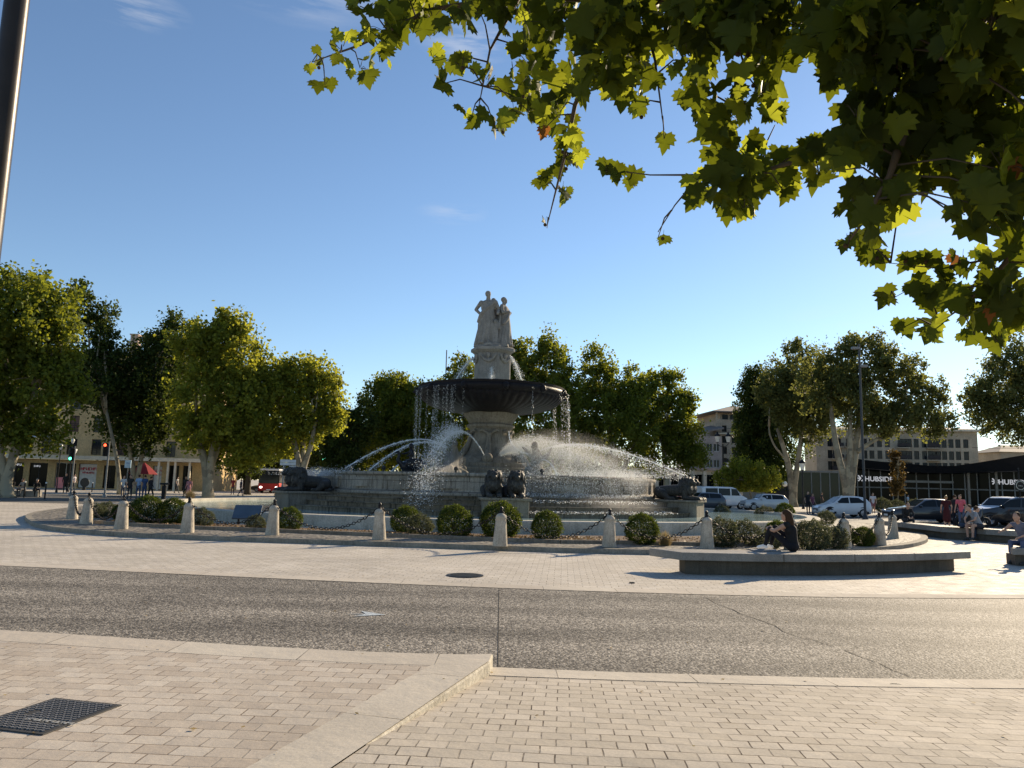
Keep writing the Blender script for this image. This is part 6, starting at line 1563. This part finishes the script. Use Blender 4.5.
Yl = 50; t = post('lamp_mast', 'very tall slim grey lamp mast before the largest right hand tree', 864.5, Yl, Z(861, 344, Yl), .085, 'lamp mast', plain('dark_grey_mast', (.05, .055, .06), .5))
zz = Z(861, 344, Yl)
for (a, q) in ((0, 2.2), (1, -1.2)): mb = MB(); mb.box((.25*(1 if a else -1), 0, zz-.3-a*1.2), (.5, .3, .16)); mb.build('lamp_head', M['grey'], t, bevel=.03)
Yl = 90; t = post('lamp_mast', 'distant thin lamp mast rising just left of the upper pedestal', 441.5, Yl, Z(444.5, 350, Yl), .09, 'lamp mast', M['grey']); mb = MB(); mb.box((.3, 0, Z(446, 369, Yl)), (.5, .4, .5), M=Matrix.Rotation(RAD(35), 3, 'Y')); mb.build('floodlight', M['black'], t, bevel=.03)
# near lamp pole at the left edge
Yn = 5.6; top_ = P(17, 0, Yn); t = thing('lamp_pole', 'tall dark lamp pole close by at the upper left edge', 'lamp pole', (top_.x, top_.y, KZ))
mb = MB(); mb.tube([(0, 0, 0), (0, 0, 9.5-KZ)], [.10, .075], 28); mb.lathe([(.18, 0), (.18, .03), (.115, .05), (.11, .9), (.1, .92)], 28); mb.build('pole', plain('dark_bronze_pole', (.035, .03, .027), .38, .5, bump=.05), t, auto=50)
mb = MB(); mb.tube([(0, 0, 9.2), (.3, .0, 9.5), (1.2, 0, 9.6)], .045, 8); mb.build('arm', M['iron'], t, smooth=True); mb = MB(); mb.box((1.5, 0, 9.58), (.7, .28, .1)); mb.build('lamp_head', M['grey'], t, bevel=.03)
# traffic lights
def traffic(u, Y, vtop, lit, label, u2=None):
    t = post('traffic_light', label, u, Y, Z(u, vtop, Y), .07, 'traffic light', M['grey'])
    z = Z(u, vtop, Y)-.1; 
    mb = MB(); mb.box((-.22, -.02, z-.55), (.3, .28, 1.0)); h = mb.build('signal_head', M['black'], t, bevel=.03)
    for i, c_ in enumerate(('red', 'amber', 'green')):
        mb = MB(); mb.ell((-.22, -.17, z-.22-.33*i), (.11, .03, .11)); on = lit == c_
        mm = emit(c_+'_signal_on', {'red': (1, .08, .03), 'green': (.1, 1, .55), 'amber': (1, .5, .05)}[c_], 2.2) if on else M['glass']
        mb.build('signal_lens', mm, h, smooth=True)
    return t
traffic(70.5, 60, 446, 'green', 'traffic light showing green before the ochre building'); traffic(104.5, 58, 441, 'red', 'taller traffic light post showing red left of the pedestrians')
t = post('traffic_light', 'traffic light hung on a long thin arm behind the left lion', 345, 80, Z(345, 458, 80), .06, 'traffic light', M['iron']); zz = Z(345, 458, 80)
mb = MB(); mb.tube([(0, 0, zz-.05), (-2.4, 0, zz)], .04, 6); mb.build('arm', M['iron'], t); mb = MB(); mb.box((-2.4, 0, zz), (.3, .25, .8)); h = mb.build('signal_head', M['black'], t); mb = MB(); mb.ell((-2.4, -.14, zz-.1), (.13, .03, .13)); mb.build('signal_lens', emit('green_on_far', (.2, 1, .6), 2.2), h)
for (u, Y_, v, lb) in ((56, 70, 447, 'slender lamp with pointed white head, left of the green traffic light'), (67.5, 74, 441, 'slender lamp with white head behind the green traffic light'), (71, 80, 451, 'small lamp with pinkish head above the green traffic light')):
    t = post('street_lamp', lb, u, Y_, Z(u, v+2, Y_), .05, 'street lamp'); mb = MB(); zz = Z(u, v+2, Y_); mb.lathe([(.05, zz-.05), (.12, zz+.12), (.17, zz+.4), (.08, zz+.44), (0, zz+.45)], 10); mb.build('lamp_head', M['lampglass'], t, smooth=True)
t = post('bus_stop_sign', 'small white and blue rectangular sign on a post left of the pedestrians', 125.5, 62, Z(125, 459, 62), .04, 'sign', M['grey'])
zz = Z(125, 464, 62); mb = MB(); mb.box((0, -.06, zz), (.5, .05, .62)); b_ = mb.build('board', plain('pale_blue_sign', (.55, .72, .85), .4), t); 
text_obj('~3', .15, plain('sign_blue', (.08, .2, .45), .5), t, (0, -.09, zz+.02), (RAD(90), 0, 0), .004)
t = post('direction_sign', 'grey direction sign with stacked boards on a post behind the left lion', 282, 56, Z(285, 459, 56), .06, 'sign', M['grey'])
M['signgrey'] = plain('sign_panel', (.5, .52, .53), .5)
for i, (dx, w_, v) in enumerate(((.35, 1.15, 461), (.35, 1.15, 464), (.75, .5, 468))):
    mb = MB(); mb.box((dx*.9, -.08, Z(288, v, 56)), (w_, .05, .2 if i < 2 else .28)); mb.build('board', M['signgrey'], t)
mb = MB(); mb.tube([(.45, 0, 0), (.45, 0, Z(290, 468, 56))], .04, 8); mb.build('second_pole', M['grey'], t)
# thin bollard posts on the left and a dark terminal
for i, (u, Y_, v, lb) in enumerate(((2.5, 54, 481, 'thin dark post at the far left edge'), (24.5, 53, 482, 'thin dark post among the seated people'), (45.5, 50, 483, 'thin dark white-topped post right of the seated people'), (92, 76, 483, 'thin dark post left of the red signal post'))):
    p = Vector((X(u, Y_, 490), Y_, 0)); t = thing('bollard_post', lb, 'post', p, 0, 'thin dark posts along the left road'); mb = MB(); zz = max(.9, Z(u, v, Y_)); mb.tube([(0, 0, 0), (0, 0, zz)], .05, 10); mb.build('shaft', M['iron'], t); mb = MB(); mb.ell((0, 0, zz), (.06, .06, .06)); mb.build('cap', M['white'], t)
p = Vector((X(165, 58), 58, 0)); t = thing('litter_bin', 'dark slim litter bin with wider hood standing by the left road', 'litter bin', p); mb = MB(); mb.bb(-.14, .14, -.12, .12, 0, 1.0); mb.build('body', M['iron'], t, bevel=.02); mb = MB(); mb.bb(-.28, .28, -.2, .2, 1.05, 1.2); mb.tube([(0, 0, .95), (0, 0, 1.1)], .08); mb.build('hood', M['black'], t, bevel=.02)
p = Vector((X(60, 84), 84, 0)); t = thing('advert_board', 'pink pavement advert board before the shop at left', 'sign board', p); mb = MB(); mb.box((0, 0, .75), (.75, .08, 1.2)); mb.build('board', plain('pink_board', (.6, .2, .2), .5), t, bevel=.02); mb = MB(); mb.box((0, 0, .08), (.6, .3, .12)); mb.build('foot', M['iron'], t)
p = Vector((X(85, 84), 84, 0)); t = thing('round_table_board', 'dark round board by the white shop window at left', 'sign board', p); mb = MB(); mb.tube([(0, -.03, .85), (0, .03, .85)], .5, 24); mb.build('disc', M['black'], t); mb = MB(); mb.box((0, 0, .2), (.3, .2, .4)); mb.build('foot', M['iron'], t)
# tilted info panel on the island
c_ = G(240, 527, IZ); t = thing('info_panel', 'blue-grey slanted information panel on the island, left of the sunlit box shrub', 'panel', (c_.x, c_.y+.6, IZ+.0), RAD(10))
mb = MB(); R_ = Matrix.Rotation(RAD(38), 3, 'X'); mb.box((0, 0, .44), (.85, .66, .05), M=R_); mb.build('board', plain('panel_slate', (.085, .11, .14), .5), t, bevel=.01)
for xl in (-.27, .27): mb = MB(); mb.bb(xl-.03, xl+.03, .05, .11, 0, .42); mb.build('leg', M['iron'], t)

# ------------------------------------------------------------------ people
def person(label, loc, rz, pose='stand', top=(.3, .3, .3), bottom=(.05, .05, .06), hair=None, h=1.7, sleeves=True, skirt=False, longhair=False, shoes=(.05, .05, .05), vox=.022, legs_bare=False, skin=None, lean=.0, name='person', hat=None, armpose=None):
    mats = [M['skin'] if skin is None else skin, cloth('top', top), cloth('bottom', bottom), hair or M['hair'], cloth('shoes', shoes)]
    k = h/1.7; b = Body(); S, T_, B_, H_, O_ = range(5)
    def V(x, y, z): return Vector((x, y, z))*k
    lb = S if legs_bare else B_
    if pose in ('stand', 'walk'):
        pz = .92; hipc = V(0, 0, pz); st_ = .22 if pose == 'walk' else .03
        knees = [V(-.1, -st_*.7, .49), V(.1, st_*.3, .49)]; ank = [V(-.1, -st_*1.1, .08), V(.1, st_*1.4, .10)]; foot = [V(-.11, -st_*1.1-.15, .035), V(.11, st_*1.4-.13, .04)]
        ch = V(0, -lean*.5, 1.28); nk = V(0, -lean*.9-.0, 1.43); hd = V(0, -lean*1.2-.02, 1.575)
        sh = [V(-.175, -lean*.8, 1.38), V(.175, -lean*.8, 1.38)]
        el = [V(-.24, .03-lean, 1.12), V(.24, .03-lean, 1.12)]; wr = [V(-.24, -.1-lean, .9), V(.24, -.1-lean, .9)]
        if armpose == 'up': el[1] = V(.24, -.1, 1.15); wr[1] = V(.12, -.25, 1.32)
    elif pose == 'sit':
        hipc = V(0, 0, .1); knees = [V(-.14, -.42, .12), V(.14, -.42, .12)]; ank = [V(-.13, -.40, -.34), V(.15, -.46, -.34)]; foot = [V(-.14, -.54, -.385), V(.16, -.6, -.385)]
        ch = V(0, -.06-lean*.5, .46); nk = V(0, -.08-lean*.9, .62); hd = V(0, -.12-lean*1.15, .76-lean*.12)
        sh = [V(-.17, -.07-lean*.8, .57-lean*.1), V(.17, -.07-lean*.8, .57-lean*.1)]
        el = [V(-.24, -.2-lean*.7, .33), V(.24, -.2-lean*.7, .33)]; wr = [V(-.1, -.4-lean*.35, .25), V(.1, -.4-lean*.35, .25)]
        if armpose == 'up': el[0] = V(-.28, -.35, .42); wr[0] = V(-.25, -.6, .38)
    elif pose == 'knees':      # sitting on the slab, knees drawn up, arms round them
        hipc = V(0, 0, .11); knees = [V(-.1, -.44, .47), V(.1, -.46, .44)]; ank = [V(-.09, -.56, .08), V(.11, -.58, .08)]; foot = [V(-.09, -.72, .04), V(.11, -.74, .04)]
        ch = V(0, -.04, .44); nk = V(0, -.10, .60); hd = V(0, -.15, .74)
        sh = [V(-.16, -.06, .55), V(.16, -.06, .55)]; el = [V(-.25, -.28, .42), V(.25, -.28, .42)]; wr = [V(-.08, -.50, .47), V(.06, -.5, .44)]
    waist = hipc.lerp(ch, .45)
    b.ell(hipc+V(0, .01, 0), (.165*k, .115*k, .11*k), B_); b.cap(hipc, waist, .125*k, .115*k, T_); b.cap(waist, ch, .115*k, .13*k, T_)
    b.ell(ch+V(0, 0, .0), (.165*k, .105*k, .13*k), T_); b.cap(sh[0], sh[1], .062*k, .062*k, T_ ); b.cap(ch+V(0, 0, .08), nk, .07*k, .055*k, T_); b.cap(nk-V(0, 0, .02), hd-V(0, 0, .04), .05*k, .047*k, S)
    b.ell(hd, (.074*k, .092*k, .112*k), S)
    b.ell(hd+V(0, -.093, -.012), (.013*k, .02*k, .022*k), S); b.ell(hd+V(0, -.075, -.065), (.03*k, .02*k, .016*k), S); b.ell(hd+V(0, -.03, -.085), (.045*k, .05*k, .035*k), S)
    for s_ in (-1, 1): b.ell(hd+V(.075*s_, .0, -.01), (.013*k, .022*k, .03*k), S); b.ell(hd+V(.03*s_, -.085, .012), (.012*k, .01*k, .008*k), H_)
    b.ell(hd+V(0, .025, .035), (.083*k, .09*k, .095*k), H_)
    if longhair: b.chain([hd+V(0, .06, .03), hd+V(0, .10, -.12), hd+V(0.01, .12, -.30), hd+V(.02, .10, -.40)], [.08*k, .085*k, .07*k, .03*k], H_)
    if hat: pass
    for i in (0, 1):
        s_ = -1 if i == 0 else 1; hp = hipc+V(.085*s_, 0, -.02)
        b.cap(hp, knees[i], .085*k, .058*k, B_ if (not legs_bare or skirt) else S)
        if legs_bare and not skirt: b.cap(hp, hp.lerp(knees[i], .6), .095*k, .085*k, B_)
        b.chain([knees[i], knees[i].lerp(ank[i], .35), ank[i]], [.056*k, .055*k, .036*k], lb)
        b.cap(ank[i], foot[i], .042*k, .034*k, O_); b.cap(ank[i]-V(0, -.03, .03), foot[i], .036*k, .03*k, O_)
        ms = sh[i].lerp(el[i], .55); b.cap(sh[i], ms, .056*k, .047*k, T_ if sleeves else S); b.cap(ms, el[i], .043*k, .037*k, S if sleeves != 'long' else T_)
        b.cap(el[i], wr[i], .038*k, .026*k, S if sleeves != 'long' else T_)
        d = (wr[i]-el[i]).normalized(); sd_ = d.cross(Vector((0, 0, 1))).normalized(); dn = sd_.cross(d)
        pm = wr[i]+d*.05*k; b.cap(wr[i], pm, .024*k, .032*k, S)
        for q, L_ in zip((-1.5, -.5, .5, 1.5), (.062, .075, .072, .055)):
            r0 = pm+sd_*q*.017*k+d*.02*k; r1 = r0+d*L_*.5*k+dn*(-.01*k); r2 = r1+d*L_*.42*k-dn*.028*k*(-1 if dn.z < 0 else 1); b.chain([r0, r1, r2], [.0095*k, .009*k, .0075*k], S)
        th = wr[i]+d*.02*k+sd_*(-s_)*.022*k; b.chain([th, th+d*.03*k+sd_*(-s_)*.022*k, th+d*.06*k+sd_*(-s_)*.02*k], [.012*k, .011*k, .009*k], S)
    if skirt: b.chain([hipc, hipc+V(0, 0, -.18), hipc+V(0, 0, -.42)], [.15*k, .17*k, .2*k], T_)
    o = b.build(name, mats, vox, 2); o.location = loc; o.rotation_euler = (0, 0, rz); tag(o, label, 'person')
    return o
# woman on the front bench: back to us, turned to the left
pw = G(793, 551.5, .42); 
person('woman with long brown hair, in black, hugging her knees on the long front bench', (pw.x, pw.y, .42), RAD(-138), 'knees', (.012, .012, .014), (.012, .012, .016), h=1.64, sleeves=False, longhair=True, shoes=(.75, .75, .75), vox=.011)
mb = MB(); mb.box((0, 0, .012), (.55, .32, .02)); mb.box((.05, .02, .03), (.3, .2, .02), .3); pj = G(765, 551, .42); o = mb.build('folded_jacket', cloth('grey_cloth', (.2, .2, .21)), bevel=.008); o.location = (pj.x, pj.y, .42); tag(o, 'flat grey folded cloth lying left of the woman on the front bench', 'cloth')
SZ = .46
def onb(u, v, z=SZ): p = G(u, v, z); return (p.x, p.y+.25, z)
person('man in pale grey shirt sitting bent forward on the far bench', onb(984, 529), RAD(-78), 'sit', (.25, .27, .3), (.03, .03, .035), h=1.74, lean=.28, legs_bare=True)
person('person in dark clothes sitting on the left end of the far bench', onb(909, 522.5), RAD(-5), 'sit', (.02, .02, .022), (.03, .03, .035), h=1.68, lean=.12, sleeves='long')
person('person in dark jacket leaning low beside the pale shirted man', onb(966, 528), RAD(70), 'sit', (.03, .035, .04), (.04, .06, .1), h=1.66, lean=.35, sleeves='long')
p = G(1034, 548, .42); person('person in blue and white clothes sitting at the right edge, arm stretched left', (p.x, p.y+.3, .42), RAD(-60), 'sit', (.12, .13, .18), (.08, .10, .17), h=1.68, lean=.2, sleeves=False, armpose='up')
def ong(u, Y): return (X(u, Y, 500), Y, .004)
person('person with blond hair in dark red dress standing behind the far bench', ong(946, 39), RAD(160), 'stand', (.05, .01, .012), (.05, .01, .012), h=1.66, skirt=True, legs_bare=True, hair=plain('blond_hair', (.3, .2, .1), .5))
person('person in bright pink shirt and blue jeans behind the far bench', ong(961, 40), RAD(-50), 'stand', (.55, .12, .16), (.07, .10, .17), h=1.72, lean=.1)
person('person in black next to the pink shirted one', ong(954.5, 42), RAD(100), 'stand', (.02, .02, .022), (.02, .02, .03), h=1.7, sleeves='long')
person('man in pale shirt and dusky red shorts walking right of the white hatchback', ong(873, 66), RAD(-20), 'walk', (.6, .55, .55), (.25, .1, .1), h=1.75, legs_bare=True)
person('person in dark top standing left of the white hatchback nose', ong(808, 60), RAD(0), 'stand', (.02, .02, .022), (.02, .02, .022), h=1.74)
person('person in maroon top standing beside the white hatchback nose', ong(812.5, 58.5), RAD(30), 'stand', (.2, .07, .1), (.05, .04, .05), h=1.6)
person('person behind the left pale trunked tree, far away in dark clothes', ong(822, 88), RAD(90), 'walk', (.04, .04, .05), (.05, .05, .05), h=1.7)
person('person in pale blue top far off before the store door', ong(908, 92), RAD(40), 'stand', (.4, .5, .6), (.05, .05, .06), h=1.7)
for (u, Y_, tp, bt, lb, ps, rz) in ((122, 56, (.6, .58, .55), (.1, .1, .12), 'person in white shirt in the group on the left, leftmost', 'stand', 60), (129, 55, (.03, .03, .03), (.03, .03, .04), 'crouched looking dark figure right of the white shirted person', 'stand', 0),
    (137.5, 55, (.25, .35, .5), (.06, .08, .14), 'person in light blue top in the group of three', 'stand', 180), (143.5, 54, (.03, .06, .14), (.04, .06, .12), 'person in navy blue in the middle of the group of three', 'stand', 170), (149.5, 54, (.02, .02, .025), (.02, .02, .02), 'person in black walking at the right of the group of three', 'walk', 150),
    (188, 60, (.45, .2, .22), (.3, .15, .17), 'person in long dusty pink coat left of the yellow-green tree', 'stand', 0), (64, 66, (.02, .02, .02), (.02, .02, .02), 'person in black standing left of the green traffic light', 'stand', 20), (72.5, 82, (.55, .5, .5), (.1, .1, .1), 'person in pale top by the shop door', 'walk', 80),
    (184.5, 64, (.03, .03, .03), (.03, .03, .03), 'dark figure just behind the pink coat', 'stand', 0), (240, 74, (.05, .05, .07), (.04, .04, .05), 'dark figure in the shade between the yellow-green trees', 'walk', 90), (232, 78, (.25, .04, .04), (.04, .04, .05), 'figure in dark red in the shade between the yellow-green trees', 'stand', 0), (176, 80, (.4, .38, .35), (.1, .1, .1), 'far pedestrian in pale top before the shops', 'walk', 90)):
    person(lb, ong(u, Y_), RAD(rz), ps, tp, bt, h=random.uniform(1.6, 1.78), vox=.028, sleeves='long' if 'coat' in lb or 'black' in lb else True, skirt='coat' in lb)
# the seated people at far left sit on a low stone block
for (u, Y_, w_, lb) in ((14, 55, 2.0, 'low stone block under the seated people at far left'), (33, 55, 1.0, 'smaller low stone block at far left')):
    p = Vector((X(u, Y_, 495), Y_, 0)); o = MB().bb(-w_/2, w_/2, -.25, .25, 0, .42).build('stone_block', M['concrete'], bevel=.03); o.location = p; tag(o, lb, 'bench')
def sitl(u, Y_): return (X(u, Y_, 490), Y_, .42)
person('person in black sitting at far left under the leaning tree', sitl(12, 54.9), RAD(10), 'sit', (.02, .02, .022), (.02, .02, .02), lean=.1, vox=.028, sleeves='long')
person('person in grey sitting second at far left', sitl(24, 54.9), RAD(-15), 'sit', (.3, .3, .3), (.1, .1, .1), lean=.05, vox=.028)
person('white haired person in black leaning at far left, right of the seated ones', sitl(35, 54.9), RAD(50), 'sit', (.02, .02, .022), (.02, .02, .02), lean=.15, vox=.028, hair=M['hair_g'], sleeves='long')
# bags and bottle near the seated people
p = G(956, 536); o = MB().bb(-.2, .2, -.13, .13, 0, .38).build('backpack', cloth('navy_bag', (.02, .025, .04)), bevel=.08); o.location = p; tag(o, 'dark backpack on the ground before the far bench', 'bag')
p = G(972, 538); b = Body(); b.ell((0, 0, .17), (.2, .15, .18)); b.chain([(-.12, 0, .3), (0, 0, .46), (.12, 0, .3)], [.015, .015, .015]); o = b.build('handbag', [cloth('black_bag', (.015, .015, .015))], .02, 1); o.location = p; tag(o, 'black handbag on the ground by the seated man\'s feet', 'bag')
# pigeon
b = Body(); b.ell((0, 0, .14), (.06, .12, .065), R=Matrix.Rotation(RAD(-15), 3, 'X')); b.chain([(0, -.08, .17), (0, -.11, .23)], [.04, .028]); b.ell((0, -.12, .25), (.028, .032, .028)); b.cap((0, -.145, .248), (0, -.17, .243), .008, .004); b.chain([(0, .08, .13), (0, .2, .1)], [.04, .02])
for s_ in (-1, 1): b.cap((.025*s_, 0, .1), (.025*s_, -.01, .02), .009, .007); b.cap((.025*s_, -.01, .012), (.025*s_, -.05, .01), .008, .006); b.ell((.05*s_, .03, .15), (.02, .1, .045))
o = b.build('pigeon', [plain('pigeon_grey', (.06, .065, .075), .6)], .012, 1); o.location = G(953, 534.5)+Vector((0, 0, .0)); o.rotation_euler = (0, 0, RAD(75)); o.scale = (1.25,)*3; tag(o, 'dark pigeon walking on the paving before the far bench', 'pigeon')
# parked scooter by the pink shirt
p = Vector((X(970, 41.5), 41.5, 0)); t = thing('scooter', 'dark motor scooter parked behind the far bench by the pink shirt', 'scooter', p, RAD(75))
for yy in (-.62, .62):
    mb = MB(); mb.tube([(.0, yy, 0), (.0, yy, .0)], .1); mb = MB(); mb.lathe([(.15, -.05), (.25, -.06), (.28, 0), (.25, .06), (.15, .05)], 20); R_ = Matrix.Rotation(RAD(90), 3, 'Y'); mb.v = [tuple(R_@Vector(q)+Vector((0, yy, .28))) for q in mb.v]; mb.build('wheel', M['rubber'], t, smooth=True)
b = Body(); b.chain([(0, .65, .62), (0, .25, .66), (0, .1, .4), (0, -.25, .3), (0, -.42, .6), (0, -.48, .92)], [.14, .15, .12, .1, .1, .07]); b.cap((0, -.6, .3), (0, -.46, .9), .05); b.ell((0, .4, .5), (.17, .35, .2)); b.build('body', [BP], .025, 2, t)
mb = MB(); mb.box((0, .35, .83), (.28, .75, .1)); mb.build('seat', M['black'], t, bevel=.04); mb = MB(); mb.tube([(-.3, -.44, 1.02), (0, -.5, .98), (.3, -.44, 1.02)], .02, 6); mb.build('handlebar', M['iron'], t)
# overhead cable at right
mb = MB(); a, b_ = P(972, 447.5, 120), P(1120, 440, 110); mb.tube([a.lerp(b_, i/10)+Vector((0, 0, -.5*(1-(i/5-1)**2))) for i in range(11)], .03, 4); tag(mb.build('overhead_cable', M['iron']), 'thin overhead cable between the cream block and the right edge', 'cable')
